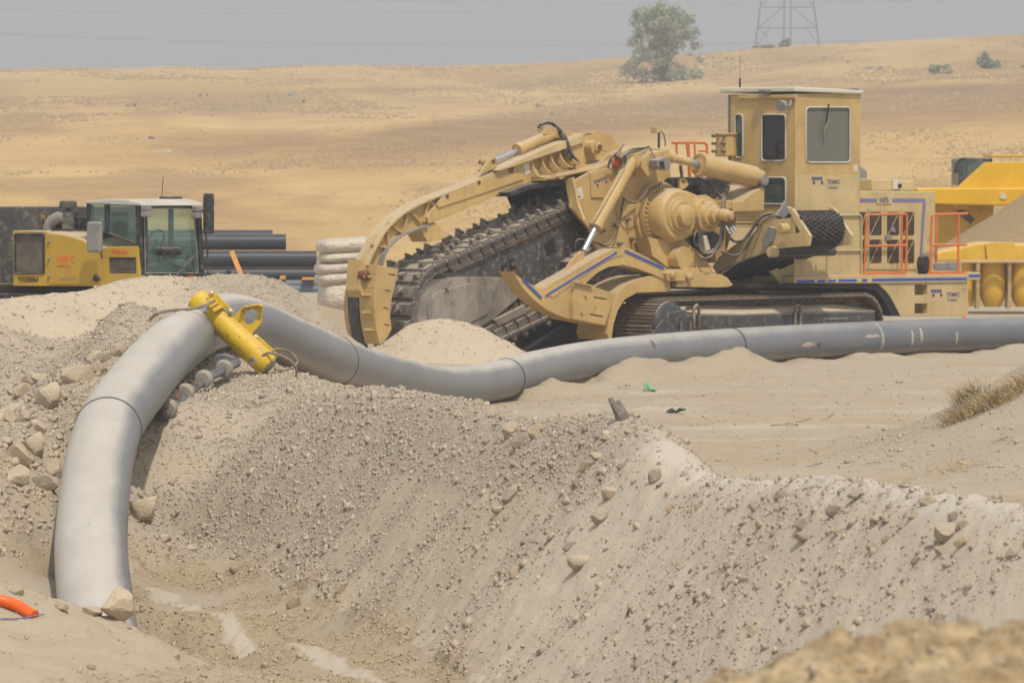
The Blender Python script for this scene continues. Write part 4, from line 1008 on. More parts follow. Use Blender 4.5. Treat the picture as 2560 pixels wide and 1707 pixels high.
# thick boxed part
sidep('beam_box', Z(1, (810,1030),(905,915),(960,830),(1500,575),(1830,455),(1930,630),(2000,655),(1800,705),(1600,775),(1100,990),(835,1100)), AV0, AV1, YEL)
sidep('beam_side_plate', Z(1, (905,905),(960,835),(1500,620),(1740,600),(1765,660),(1300,820),(930,940)), AV0-0.025, AV0-0.002, YEL)
for q, r in (((1010,828),0.035), ((1320,692),0.035), ((1635,565),0.055)):
    a = T.at_v(Z(1, q)[0], AV0-0.02); MB().lathe((a[0], AV0-0.026, a[2]), (0,-1,0), [(-0.02,r),(0.012,r),(0.014,r*0.5)], 14).build('beam_pin', MATS['rust'], tr)
sidep('beam_label', Z(1, (1755,510),(1810,490),(1825,600),(1780,620)), AV0-0.006, AV0-0.002, MATS['label white'], bevel=0)
# curved gussets towards the head
for x0, y0 in ((1830,455),(1925,405),(2010,365),(2095,330),(2175,300)):
    u_, _, wt_ = T.at_v(Z(1, (x0, y0))[0], AV0); dw = 0.36; dv = 0.34
    prof = [(AV0+0.05, wt_), (AV0-0.02, wt_)]+[(AV0-0.02-dv*(1-math.cos(t)), wt_-dw*math.sin(t)) for t in np.linspace(0.1, math.pi/2, 8)]+[(AV0-0.02-dv, wt_-dw-0.03), (AV0+0.05, wt_-dw-0.03)]
    MB().prism([[(u_, v, w) for v, w in prof]], (0.025, 0, 0)).build('curved_gusset', YEL, tr)
    MB().lathe((u_-0.004, AV0-0.06, wt_-dw*0.82), (-1,0,0), [(0,0.04),(0.004,0.04)], 14).build('gusset_hole', MATS['trencher panel'], tr)
uA_ = T.at_v(Z(1, (1830,640))[0], AV0)[0]; uB_ = T.at_v(Z(1, (2352,560))[0], AV0)[0]
w1_ = T.at_v(Z(1, (1850,640))[0], AV0)[2]; w2_ = T.at_v(Z(1, (2352,540))[0], AV0)[2]
MB().prism([[(uA_, AV0-0.02, w1_), (uB_, AV0-0.02, w2_), (uB_, AV0-0.02, w2_-0.04), (uA_, AV0-0.02, w1_-0.04)]], (0, -0.36, 0)).build('gusset_shelf', YEL, tr, 0.006)
sidep('top_girder', Z(1, (1500,570),(2000,345),(2352,222),(2352,300),(2000,420),(1520,585)), AV0-0.1, AV1+0.1, MATS['trencher panel'])
sidep('beam_back', Z(1, (2180,270),(2352,205),(2352,560),(2280,580))+[], AV0-0.05, AV1, YEL)
# telescopic cylinder on the beam
CVv = 1.72
for name, a, b, r, m_ in (('cylinder_rod', (1480,475), (1720,370), 0.045, 'chrome'), ('cylinder_barrel', (1700,375), (2040,215), 0.105, 'trencher paint')):
    MB().cyl(T.at_v(Z(1, a)[0], CVv), T.at_v(Z(1, b)[0], CVv), r, n=20).build(name, MATS[m_], tr, 0.006, smooth=40)
a, b = Vector(T.at_v(Z(1, (1695,377))[0], CVv)), Vector(T.at_v(Z(1, (1735,358))[0], CVv)); MB().cyl(a, b, 0.125, n=20).build('cylinder_gland', YEL, tr, 0.006)
for v in (1.55, 1.80): sidep('clevis', Z(1, (1340,605),(1420,480),(1450,455),(1485,480),(1500,540),(1380,600)), v, v+0.07, YEL)
a = T.at_v(Z(1, (1465,490))[0], 1.545); MB().cyl(a, (a[0], 1.875, a[2]), 0.042, n=14).build('clevis_pin', MATS['rust'], tr); MB().cyl((a[0], 1.63, a[2]), (a[0], 1.79, a[2]), 0.075, n=16).build('rod_eye', YEL, tr)
sidep('cylinder_mount', Z(1, (1960,220),(1990,150),(2060,150),(2250,200),(2230,290),(2120,270),(2060,240)), 1.62, 1.84, YEL)
def hose(pts, r=0.022, mat='hose', v=None): 
    P = [T.at_v(Z(k, (x, y))[0], vv) for k, x, y, vv in pts]
    MB().path(spline(P, 6), r, 8).build('hydraulic_hose', MATS[mat], tr, smooth=60)
hose([(1,1920,130,1.7),(1,1990,105,1.68),(1,2070,130,1.66),(1,2150,210,1.5),(1,2200,330,1.4),(1,2240,430,1.36),(1,2300,500,1.36)], 0.03)
hose([(1,1900,150,1.8),(1,1960,110,1.78),(1,2040,120,1.76),(1,2120,220,1.6),(1,2180,360,1.44),(1,2215,450,1.4),(1,2270,520,1.4)], 0.026)
# crumber shoe round the nose: plates with gussets
cl = Z(5, (300,345),(285,450),(272,540),(268,620),(270,700),(278,800),(292,900),(320,1000))
ri = Z(5, (345,985),(385,915),(402,880),(388,780),(400,640),(440,470),(458,378),(330,358))
SV = 1.30
sidep('crumber_shoe', cl+ri, SV, SV+0.05, YEL, holes=[])
flange('crumber_cover', cl, SV, SV+0.36, 0.05, YEL, -1)
for (x0, x1, y) in ((375,432,420),(345,392,556),(332,372,702),(335,380,842)):
    sidep('adjust_slot', Z(5, (x0,y-6),(x1,y+6),(x1,y+14),(x0,y+2)), SV-0.004, SV-0.001, MATS['black paint'], bevel=0)
for y, x in ((450,285),(600,268),(750,272),(895,292)):
    a = T.at_v(Z(5, (x, y))[0], SV+0.02)
    MB().prism([[(a[0]+0.03, SV+0.0, a[2]), (a[0]-0.20, SV+0.17, a[2]+0.0), (a[0]+0.03, SV+0.35, a[2])]], (0, 0, 0.035)).build('shoe_gusset', YEL, tr)
for q in ((285,405),(245,545),(235,690),(247,845),(280,985)):
    a = T.at_v(Z(5, q)[0], SV+0.2); MB().lathe((a[0]-0.01, a[1], a[2]), (-1,0,0), [(0,0.03),(0.03,0.03)], 8).build('shoe_bolt', MATS['rust'], tr)
cl2 = Z(5, (100,500),(80,590),(72,680),(78,780),(95,880),(135,985),(200,1070))
flange('crumber_cover', cl2, 1.95, 2.12, 0.05, YEL, -1)
sidep('shoe_web', Z(5, (120,400),(210,360),(200,560),(165,700),(185,900),(205,1060),(150,960),(120,800),(112,640)), 1.70, 1.95, MATS['dark steel'])
sidep('shoe_hinge', Z(5, (150,300),(215,360),(205,520),(160,620),(130,560)), 1.55, 1.90, YEL)
a = T.at_v(Z(5, (178,430))[0], 1.50); MB().lathe(a, (0,-1,0), [(-0.1,0.09),(0.02,0.09),(0.04,0.06),(0.08,0.05)], 14).build('hinge_pin', MATS['rust'], tr)
sidep('scraper_plate', Z(1, (740,1130),(900,1085),(1040,1215),(960,1245),(820,1275)), 1.55, 1.95, MATS['trencher paint'])

# --- cutting boom with its chain
BV0, BV1 = 1.45, 2.15
nc_ = T.at_v((1105, 780), BV0); pA = T.at_v((1069, 670), 1.3); pB = T.at_v((1396, 525), 1.3)
dirv = Vector((pB[0]-pA[0], pB[2]-pA[2])).normalized(); ang = math.atan2(dirv.y, dirv.x)
NU, NW = nc_[0], nc_[2]; BL = 4.7; EU, EW = NU+dirv.x*BL, NW+dirv.y*BL
nv = Vector((-dirv.y, dirv.x))
Rn = (Vector((pA[0]-NU, pA[2]-NW))).dot(nv)
def loc2(a, b): return (NU+dirv.x*a+nv.x*b, NW+dirv.y*a+nv.y*b)        # along the boom, across it
def bpoly(pts, v): return [(loc2(a, b)[0], v, loc2(a, b)[1]) for a, b in pts]
Rp = Rn-0.26
arcp = [(-Rp*math.sin(t), Rp*math.cos(t)) for t in np.linspace(0, math.pi, 22)]
boom = MB().prism([bpoly(arcp+[(BL+0.3, -Rp*0.95), (BL+0.3, Rp*0.95)], BV0)], (0, BV1-BV0, 0)).build('cutting_boom', MATS['boom steel'], tr, 0.015)
MB().prism([bpoly([(0.4, Rp-0.03), (BL, Rp-0.03), (BL, Rp+0.07), (0.4, Rp+0.07)], BV0-0.06)], (0, BV1-BV0+0.12, 0)).build('chain_rail', MATS['track steel'], boom, 0.01)
MB().prism([bpoly([(0.4, -Rp+0.03), (BL, -Rp+0.03), (BL, -Rp-0.07), (0.4, -Rp-0.07)], BV0-0.06)], (0, BV1-BV0+0.12, 0)).build('chain_rail', MATS['track steel'], boom, 0.01)
arcw = [(-Rp*1.02*math.sin(t), Rp*1.02*math.cos(t)) for t in np.linspace(0.15, math.pi-0.1, 20)]
MB().prism([bpoly(arcw+[(1.1, -Rp+0.12), (1.9, -Rp+0.3), (1.75, 0.05), (1.2, 0.25), (0.5, Rp-0.14)], BV0-0.035)], (0, 0.033, 0)).build('wear_plate', MATS['worn steel'], boom, 0.01)
arcd = [(-(Rp-0.22)*math.sin(t), (Rp-0.22)*math.cos(t)) for t in np.linspace(0.25, math.pi-0.25, 20)]
MB().prism([bpoly(arcd+[(1.0, -0.36), (1.3, 0.0), (0.7, 0.3)], BV0-0.065)], (0, 0.029, 0)).build('nose_disc', MATS['worn steel'], boom, 0.01)
MB().prism([bpoly([(1.15, -Rp-0.02), (1.85, -Rp-0.02), (1.9, -Rp+0.14), (1.1, -Rp+0.12)], BV0-0.09)], (0, 0.08, 0)).build('skid_block', MATS['worn steel'], boom, 0.015)
for a, b in ((1.66,0.16), (1.86,0.20), (1.62,-0.42), (1.86,-0.40)):
    MB().prism([bpoly([(a-0.07,b-0.16),(a+0.07,b-0.16),(a+0.07,b+0.16),(a-0.07,b+0.16)], BV0-0.005)], (0, 0.003, 0)).build('bolt_slot', MATS['black paint'], boom)
    for d in (-0.07, 0.07):
        p = loc2(a, b+d); MB().lathe((p[0], BV0-0.004, p[1]), (0,-1,0), [(0,0.04),(0.03,0.04)], 8).build('slot_bolt', MATS['rust'], boom)
MB().prism([bpoly([(2.72,0.12),(2.98,0.14),(2.98,0.40),(2.72,0.36)], BV0-0.005)], (0, 0.003, 0)).build('boom_window', MATS['black paint'], boom)
MB().prism([bpoly([(3.0,-0.05),(4.2,0.10),(4.2,0.0),(3.0,-0.15)], BV0-0.30)], (0, 0.29, 0)).build('boom_ledge', MATS['track steel'], boom, 0.01)
plain('scraped rock dust', (0.50, 0.43, 0.31), 0.95, 0, 0.1)
# chain links in three cutter layouts
chain = empty('digging_chain', (0,0,0)); chain.parent = tr
def link_mesh(teeth, bits):
    mb = MB(); p = 0.285
    mb.box((-p*0.47, 1.28, -0.05), (p*0.47, 2.30, 0.0))
    mb.prism([[(-p*0.47, 1.30, 0.0), (p*0.30, 1.30, 0.0), (p*0.22, 1.30, 0.035), (-p*0.4, 1.30, 0.035)]], (0, 0.98, 0))
    for v in (1.34, 1.50, 2.06, 2.20): mb.prism([[(-p*0.44, v, -0.05), (p*0.46, v, -0.05), (p*0.36, v, -0.12), (p*0.46, v, -0.19), (-p*0.30, v, -0.20), (-p*0.44, v, -0.14)]], (0, 0.05, 0))
    for v in teeth:
        mb.prism([[(-0.07, v, 0.02), (0.07, v, 0.02), (0.06, v, 0.075), (-0.01, v, 0.10), (-0.06, v, 0.085)]], (0, 0.11, 0))
        mb.lathe((-0.02, v+0.045, 0.10), (-0.75, 0.0, 0.66), [(-0.05,0.038),(0.02,0.042),(0.04,0.032),(0.09,0.010)], 8)
    for v in bits: mb.lathe((0.02, v, 0.03), (0,0,1), [(0,0.022),(0.018,0.022)], 6)
    me = mb.mesh('chain_link'); me.materials.append(MATS['chain steel']); return me
LM = [link_mesh((1.32, 1.82, 2.05), (1.5, 1.65, 2.0)), link_mesh((1.50, 1.74, 2.14), (1.7, 1.9)), link_mesh((1.30, 1.66, 1.98), (1.4, 1.85, 2.2)), link_mesh((1.40, 1.90, 2.20), (1.6, 1.75, 1.95))]
per = 2*BL+2*math.pi*Rn; nl = int(per/0.285); pit = per/nl
for i in range(nl):
    d = i*pit
    if d < BL: (u, w), a = loc2(BL-d, Rn), 0.0
    elif d < BL+math.pi*Rn: t = (d-BL)/Rn; (u, w), a = loc2(-Rn*math.sin(t), Rn*math.cos(t)), -t
    elif d < 2*BL+math.pi*Rn: (u, w), a = loc2(d-BL-math.pi*Rn, -Rn), math.pi
    else: t = (d-2*BL-math.pi*Rn)/Rn; (u, w), a = loc2(BL+Rn*math.sin(t), -Rn*math.cos(t)), math.pi-t
    o = link('chain_link', LM[(i*3+i//4) % 4], None, chain); o.location = (u, 0, w); o.rotation_euler = (0, a-ang, 0)

# --- lifting cylinders
def cyl_part(name, z, a, b, v0, v1, r, mat, n=24, bev=0.008):
    return MB().cyl(T.at_v(Z(z, a)[0], v0), T.at_v(Z(z, b)[0], v1), r, n=n).build(name, MATS[mat], tr, bev, smooth=40)
cyl_part('lift_cylinder_barrel', 2, (705,400), (355,1035), 0.80, 0.66, 0.115, 'trencher paint')
cyl_part('lift_cylinder_gland', 2, (372,1005), (345,1058), 0.662, 0.655, 0.128, 'trencher paint')
cyl_part('lift_cylinder_rod', 2, (350,1050), (232,1285), 0.656, 0.61, 0.055, 'chrome')
cyl_part('cylinder_tube', 2, (632,470), (330,990), 0.70, 0.58, 0.018, 'trencher paint', 8)
for v in (0.50, 0.66): sidep('clevis', Z(2, (205,1285),(245,1290),(235,1350),(150,1470),(50,1475),(120,1370)), v, v+0.05, YEL)
for v in (0.74, 0.90): sidep('clevis', Z(2, (640,440),(690,350),(770,330),(800,400),(760,470)), v, v+0.05, YEL)
cyl_part('tilt_cylinder_eye', 2, (1040,345), (1110,375), 0.62, 0.60, 0.10, 'trencher paint')
cyl_part('tilt_cylinder_sleeve', 2, (1080,370), (1260,410), 0.61, 0.58, 0.075, 'trencher paint')
cyl_part('tilt_cylinder_rod', 2, (1255,410), (1400,440), 0.58, 0.555, 0.062, 'chrome')
cyl_part('tilt_cylinder_barrel', 2, (1375,438), (1900,555), 0.56, 0.46, 0.19, 'trencher paint', 32)
cyl_part('tilt_cylinder_gland', 2, (1362,435), (1402,444), 0.563, 0.555, 0.215, 'trencher paint', 32)
cyl_part('tilt_cylinder_tail', 2, (1895,554), (1965,572), 0.461, 0.45, 0.15, 'trencher paint', 24)
a = T.at_v(Z(2, (1988,585))[0], 0.30); MB().lathe(a, (0,-1,0), [(-0.3,0.10),(0,0.10),(0.02,0.11),(0.06,0.10)], 20).build('cylinder_pin', MATS['worn steel'], tr, smooth=40)
hg = MB(); a = Vector(T.at_v(Z(2, (1362,435))[0], 0.563)); b = Vector(T.at_v(Z(2, (1402,444))[0], 0.555)); ax = (a-b).normalized(); e1 = ax.cross(Vector((0,0,1))).normalized(); e2 = ax.cross(e1)
for k in range(22): t = 2*math.pi*k/22; hg.lathe(a+(e1*math.cos(t)+e2*math.sin(t))*0.185, ax, [(0,0.018),(0.025,0.018)], 6)
tag(hg.build('gland_bolts', YEL, tr), kind='stuff')
# bracket carrying the cylinder eyes, lamp, marker
sidep('cylinder_bracket', Z(2, (800,380),(870,330),(1040,300),(1060,330),(1060,400),(960,480),(900,540),(860,552),(800,470)), 0.74, 1.05, YEL)
sidep('bracket_cap', Z(2, (560,345),(700,265),(870,258),(800,330),(650,400)), 0.9, 1.1, MATS['trencher panel'])
fl = sidep('flood_lamp', Z(2, (950,395),(1040,360),(1090,400),(1080,480),(1050,492),(960,462)), 0.50, 0.70, MATS['grey plate'], bevel=0.012)
sidep('lamp_lens', Z(2, (970,408),(1020,405),(1030,475),(985,462)), 0.49, 0.499, MATS['dark glass'], parent=fl)
a = T.at_v(Z(2, (900,432))[0], 0.72); MB().lathe(a, (0,-1,0), [(0,0.07),(0.05,0.07),(0.06,0.03),(0.09,0.02)], 14).build('pin_cap', MATS['grey plate'], tr)
a = T.at_v(Z(2, (490,448))[0], HV-0.02); MB().lathe(a, (0,-1,0), [(0,0.05),(0.02,0.045)], 16).build('round_marker', MATS['label white'], tr)
a = T.at_v(Z(2, (530,420))[0], HV-0.05); MB().lathe(a, (0.3,-1,0), [(0,0.075),(0.08,0.07),(0.09,0.02)], 12).build('red_lamp', MATS['logo red'], tr)
cyl_part('sensor_post', 2, (970,95), (968,275), 1.7, 1.7, 0.025, 'dark steel', 8)
sidep('sensor_head', Z(2, (942,70),(995,70),(990,98),(975,130),(950,130)), 1.62, 1.78, MATS['trencher panel'])
hose([(2,985,110,1.7),(2,1015,140,1.7),(2,1030,200,1.7),(2,1030,260,1.7)], 0.010)

# --- side shovel with blue stripes ahead of the track
GV0, GV1 = 0.28, 0.62
up_ = Z(5, (1420,398),(1490,462),(1640,545),(1690,535),(1760,490),(1900,415),(2080,300),(2245,222),(2300,205),(2352,196))+Z(2, (560,1250),(640,1246),(700,1268),(860,1350),(1040,1450),(1058,1500),(1058,1560))
lo_ = Z(6, (690,300),(560,303),(440,250),(330,208),(230,182),(120,198),(40,240),(-60,330),(-100,390))+Z(5, (2010,485),(1950,490),(1930,560),(1925,700),(1950,808),(1880,794),(1800,768),(1700,718),(1600,642),(1510,548),(1450,460),(1425,400))
sidep('side_shovel', up_+lo_, GV0, GV1, YEL, bevel=0.012)
sidep('shovel_arm_side', Z(5, (1700,600),(1720,560),(1900,450),(2080,340),(2250,250),(2352,222),(2352,260),(2250,290),(2100,370),(1960,480),(1760,620)), GV0-0.012, GV0-0.001, YEL)
for pts in ((5, (1495,470),(1515,462),(1668,618),(1655,630)), (5, (1692,598),(2290,232),(2298,246),(1700,610)), (2, (640,1272),(1025,1442),(1015,1462),(636,1292))):
    sidep('blue_stripe', Z(pts[0], *pts[1:]), GV0-0.018, GV0-0.015, MATS['blue stripe'], bevel=0)
box = sidep('side_plate_box', Z(5, (1945,490),(1960,480),(2262,582),(2235,720),(2195,855),(1925,800),(1925,640)), GV0-0.10, GV0+0.45, YEL, bevel=0.012)
sidep('box_lip', Z(5, (1940,480),(2098,515),(2098,528),(1940,492)), GV0-0.16, GV0-0.1, YEL)
for (x0, y0, x1, y1) in ((2100,608,2205,632), (2068,752,2175,778)):
    sidep('adjust_slot', Z(5, (x0,y0),(x1,y1-6),(x1,y1+4),(x0,y0+10)), GV0-0.104, GV0-0.101, MATS['black paint'], bevel=0)
for q in ((2028,600),(1995,740)):
    a = T.at_v(Z(5, q)[0], GV0-0.1); MB().lathe(a, (0,-1,0), [(0,0.03),(0.03,0.03)], 6).build('box_bolt', YEL, box)
# pivot lugs at the rear of the shovel arm
sidep('arm_pivot', Z(6, (545,240),(600,225),(690,235),(690,305),(560,305)), 0.20, 0.75, YEL, bevel=0.02)
for q in ((590,255),(715,270)):
    a = T.at_v(Z(6, q)[0], 0.19); MB().lathe(a, (0,-1,0), [(-0.05,0.07),(0.03,0.07),(0.05,0.03)], 14).build('pivot_pin', MATS['trencher paint'], tr)
# drum housing glimpsed below the shovel
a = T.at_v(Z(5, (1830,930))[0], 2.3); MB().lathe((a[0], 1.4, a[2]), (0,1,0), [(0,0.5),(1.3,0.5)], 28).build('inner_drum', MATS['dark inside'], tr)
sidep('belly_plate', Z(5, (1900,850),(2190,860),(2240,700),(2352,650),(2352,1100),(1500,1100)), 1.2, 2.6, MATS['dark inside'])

# --- discharge conveyor across the machine
q0 = T.at_v(Z(10, (395,430))[0], 1.35); 
cu0 = q0[0]+0.05; cu1 = cu0+1.15
def cf(pts): return T.Fr(pts, cu0)
lowl = Z(10, (480,440),(700,330),(900,235),(1140,150),(1300,105),(1490,5)); topl = Z(2, (2330,1090),(2300,920),(2190,1010),(2090,1010),(1960,1080),(1700,1240),(1600,1330))
MB().prism([cf(lowl+Z(2, (2352,1020),(2300,925),(2250,960),(2080,985),(1900,1100),(1700,1230),(1560,1340),(1490,1440)))], (0.05, 0, 0)).build('conveyor_side', PAN, tr, 0.008)
MB().prism([cf(Z(10, (480,440),(700,330),(900,235),(1140,150),(1140,168),(900,255),(700,352),(500,452)))], (-0.06, 0, 0)).build('conveyor_flange', MATS['worn steel'], tr)
P = [Vector(p) for p in cf(Z(10, (380,470),(540,440),(700,352),(900,255),(1140,168),(1300,120),(1500,20))+Z(4, (110,575)))]
mb = MB()
for a, b in zip(P[:-1], P[1:]): 
    d = (b-a).normalized(); n_ = Vector((0, d.z, -d.y)); n_ = n_ if n_.z < 0 else -n_
    mb.prism([[a, b, b+n_*0.10, a+n_*0.10]], (cu1-cu0, 0, 0))
mb.build('conveyor_belt', MATS['rubber'], tr)
# cleated belt round the head roller
e0 = Vector(P[-1]); rr_ = 0.29
ctr = e0+Vector((0, 0.10, -0.22)); mb = MB()
mb.lathe((cu0+0.05, ctr.y, ctr.z), (1,0,0), [(0,rr_-0.04),(0,rr_),(cu1-cu0-0.1,rr_),(cu1-cu0-0.1,rr_-0.04)], 32)
for k in range(26):
    t = 2*math.pi*k/26
    for j in range(11):
        u = cu0+0.10+j*(cu1-cu0-0.2)/10; tt = t+0.12*(j % 2)
        c = Vector((u, ctr.y+rr_*math.cos(tt), ctr.z+rr_*math.sin(tt))); o_ = Vector((0, math.cos(tt), math.sin(tt)))
        mb.lathe(c-o_*0.01, o_, [(0,0.034),(0.05,0.022)], 5)
hr_ = mb.build('cleated_belt_roller', MATS['rubber'], tr); 
for u in (cu0-0.02, cu1-0.05):
    q = [Vector((u, ctr.y+a, ctr.z+b)) for a, b in ((0.34,-0.36),(-0.40,-0.30),(-0.44,-0.12),(-0.02,0.36),(0.12,0.40),(-0.20,-0.06),(0.34,-0.20))]
    MB().prism([q], (0.07, 0, 0)).build('roller_frame', PAN, tr, 0.006)
MB().lathe((cu0-0.10, ctr.y+0.05, ctr.z), (-1,0,0), [(0,0.10),(0.16,0.10),(0.18,0.08)], 14).build('roller_motor', YEL, tr, smooth=40)
a = Vector(T.at_u(Z(10, (1210,160))[0], cu0-0.08)); MB().lathe((a.x, a.y, a.z), (1,0,0), [(0,0.085),(cu1-cu0+0.5,0.085)], 16).build('idler_roller', MATS['dark steel'], tr)
MB().lathe((a.x-0.06, a.y, a.z+0.01), (1,0,0), [(0,0.10),(0.14,0.10)], 14).build('roller_bearing', PAN, tr)
MB().prism([cf(Z(2, (2010,1180),(2080,1040),(2130,1060),(2100,1190),(2050,1260)))], (-0.1, 0, 0)).build('conveyor_guard', MATS['grey plate'], tr, 0.01)

# --- hoses round the motor
for pts, r in (([(2,620,240,0.9),(2,580,300,0.85),(2,500,380,0.9),(2,470,470,1.0)], 0.02),
               ([(2,870,260,0.8),(2,760,300,0.75),(2,640,340,0.7),(2,620,420,0.72)], 0.024),
               ([(2,860,270,0.78),(2,700,290,0.72),(2,650,350,0.68),(2,640,430,0.7)], 0.018),
               ([(2,610,760,0.9),(2,690,810,0.85),(2,780,790,0.85),(2,880,680,0.85),(2,1000,620,0.8)], 0.018),
               ([(2,620,780,1.0),(2,590,960,1.0),(2,540,1120,0.98),(2,450,1230,0.9),(2,350,1200,0.8)], 0.018),
               ([(2,1600,740,0.3),(2,1590,900,0.15),(2,1570,1150,0.1),(2,1500,1320,0.1),(2,1420,1360,0.15),(2,1360,1330,0.3)], 0.024),
               ([(2,1620,760,0.35),(2,1600,950,0.2),(2,1590,1180,0.18),(2,1500,1300,0.2),(2,1400,1300,0.3),(2,1350,1200,0.4)], 0.026),
               ([(2,1350,950,0.45),(2,1365,1100,0.35),(2,1355,1220,0.35),(2,1320,1220,0.38),(2,1320,1130,0.42),(2,1345,1080,0.45)], 0.013),
               ([(2,1660,1150,0.5),(2,1720,1190,0.45),(2,1800,1170,0.4),(2,1880,1080,0.3),(2,1960,960,0.2),(2,2050,920,0.1),(2,2130,935,0.0)], 0.03),
               ([(2,1580,1290,0.5),(2,1700,1330,0.4),(2,1790,1290,0.35),(2,1880,1150,0.2),(2,1990,1000,0.1),(2,2080,940,0.0),(2,2160,950,-0.1),(2,2200,1010,-0.1)], 0.020),
               ([(2,1380,1100,0.5),(2,1380,1250,0.45),(2,1420,1310,0.4),(2,1500,1280,0.4),(2,1560,1180,0.4),(2,1600,1080,0.35)], 0.03),
               ([(2,1340,560,0.9),(2,1430,610,0.8),(2,1500,650,0.7),(2,1530,720,0.6)], 0.03),
               ([(2,1360,580,0.95),(2,1470,600,0.8),(2,1540,680,0.7),(2,1560,740,0.6),(2,1600,760,0.5)], 0.026),
               ([(2,1180,440,1.0),(2,1190,520,1.0),(2,1210,600,0.95),(2,1300,640,0.9)], 0.03),
               ([(2,1600,620,0.8),(2,1620,700,0.7),(2,1600,800,0.5),(2,1600,900,0.3)], 0.03),
               ([(2,1640,620,0.85),(2,1650,690,0.8),(2,1560,760,0.6)], 0.02),
               ([(2,880,270,0.7),(2,910,340,0.7),(2,950,400,0.65)], 0.010),
               ([(2,560,330,1.0),(2,550,450,1.0),(2,555,560,1.0)], 0.010),
               ([(2,150,1260,0.9),(2,160,1190,0.9),(2,220,1170,0.85),(2,260,1210,0.8),(2,240,1270,0.7)], 0.018)):
    hose(pts, r)
sidep('valve_block', Z(2, (1390,1130),(1500,1080),(1600,1150),(1560,1270),(1420,1280)), 0.55, 0.9, MATS['dark steel'], bevel=0.02)
sidep('valve_cover', Z(2, (1405,1140),(1440,1130),(1480,1270),(1430,1290)), 0.45, 0.54, MATS['label white'], bevel=0.01)
sidep('hose_tray', Z(2, (1340,560),(1480,560),(1640,600),(1640,780),(1400,760),(1340,640)), 1.0, 1.9, MATS['dark steel'], bevel=0.02)
sidep('platform_front', Z(2, (1280,600),(1700,560),(1980,600),(1980,1050),(1700,1050),(1600,1400),(1480,1400),(1280,1100)), 1.9, 2.5, YEL)

# ------------------------------------------------------------------ gravel: loose shale chips on the heaps
rng = np.random.default_rng(11)
def chips(name, label, mask_w, n, smin, smed, smax, mat, flat=0.32, tilt=0.5, kind='stuff', sig=0.45):
    w = mask_w[:-1, :-1]
    dx = (XX[:-1, 1:]-XX[:-1, :-1]); dy = (YY[1:, :-1]-YY[:-1, :-1]); dz = np.abs(ZZ[1:, :-1]-ZZ[:-1, :-1]); dzx = np.abs(ZZ[:-1, 1:]-ZZ[:-1, :-1])
    area = np.hypot(dx, dzx)*np.hypot(dy, dz)*w
    cdf = np.cumsum(area.ravel()); k = np.searchsorted(cdf, rng.random(n)*cdf[-1]); r, c = np.unravel_index(k, area.shape)
    fr, fc = rng.random(n), rng.random(n)
    y = rows[r]*(1-fr)+rows[r+1]*fr; x = (cols[c]*(1-fc)+cols[c+1]*fc)*y; z = grid_z(x, y)
    nx = -(ZZ[r, c+1]-ZZ[r, c])/(XX[r, c+1]-XX[r, c]); ny = -(ZZ[r+1, c]-ZZ[r, c])/(YY[r+1, c]-YY[r, c])
    nrm = np.stack([nx, ny, np.ones(n)], -1); nrm /= np.linalg.norm(nrm, axis=1, keepdims=True)
    nrm += rng.normal(0, tilt, (n, 3))*0.5; nrm /= np.linalg.norm(nrm, axis=1, keepdims=True)
    t = rng.normal(0, 1, (n, 3)); t -= nrm*(t*nrm).sum(1, keepdims=True); t /= np.linalg.norm(t, axis=1, keepdims=True); b = np.cross(nrm, t)
    s = np.clip(np.exp(rng.normal(math.log(smed), sig, n)), smin, smax)
    th = rng.uniform(0, 6.28, (n, 1))+np.array([[0.0, 2.1, 4.2]])+rng.uniform(-0.5, 0.5, (n, 3)); rad = s[:, None]*rng.uniform(0.6, 1.35, (n, 3))
    el = rng.uniform(0.45, 0.85, n)[:, None]; q = np.stack([rad*np.cos(th), rad*np.sin(th)*el], -1)
    hh = s[:, None]*rng.uniform(flat*0.4, flat*1.6, (n, 1))
    low = np.concatenate([q, -hh[:, :, None]*np.ones((n, 3, 1))*0.6], -1); up = np.concatenate([q*rng.uniform(0.55, 0.95, (n, 1, 1)), (hh*rng.uniform(0.5, 1.2, (n, 3)))[:, :, None]], -1)
    v = np.concatenate([low, up], 1)
    P = v[:, :, :1]*t[:, None]+v[:, :, 1:2]*b[:, None]+v[:, :, 2:]*nrm[:, None]+np.stack([x, y, z+s*flat*0.2], -1)[:, None]
    ft = np.array([(2,1,0),(3,4,5),(0,1,4),(0,4,3),(1,2,5),(1,5,4),(2,0,3),(2,3,5)])
    me = np_mesh(name, P.reshape(-1, 3), (ft[None]+6*np.arange(n)[:, None, None]).reshape(-1, 3), 3)
    o = link(name, me, MATS[mat]); tag(o, label, 'gravel', kind=kind); return o
vis = (np.abs(UU) < 0.118)
chips('gravel', 'loose grey shale chips covering the long foreground heap', (IDS == 1)*vis*(GR**1.2*1.0+0.12)*np.clip(YY/40, 0.6, 1.6), 112000, 0.004, 0.0100, 0.070, 'shale chips', 0.48, 0.8, sig=0.58)
chips('gravel', 'grey gravel on the ridge left of the pipe and on the back heap', ((IDS == 2)*(GR*0.9+0.12)+(IDS == 3)*GR*0.55)*vis, 34000, 0.008, 0.015, 0.05, 'shale chips', 0.45)
chips('rubble', 'small brown clods along the trench and heap foot', (((BR > 0.2) & (YY < 50) & (YY > 25) & (WH < 0.2))*BR+(IDS == 7)*0.06)*vis, 20000, 0.004, 0.010, 0.05, 'clod', 0.7)
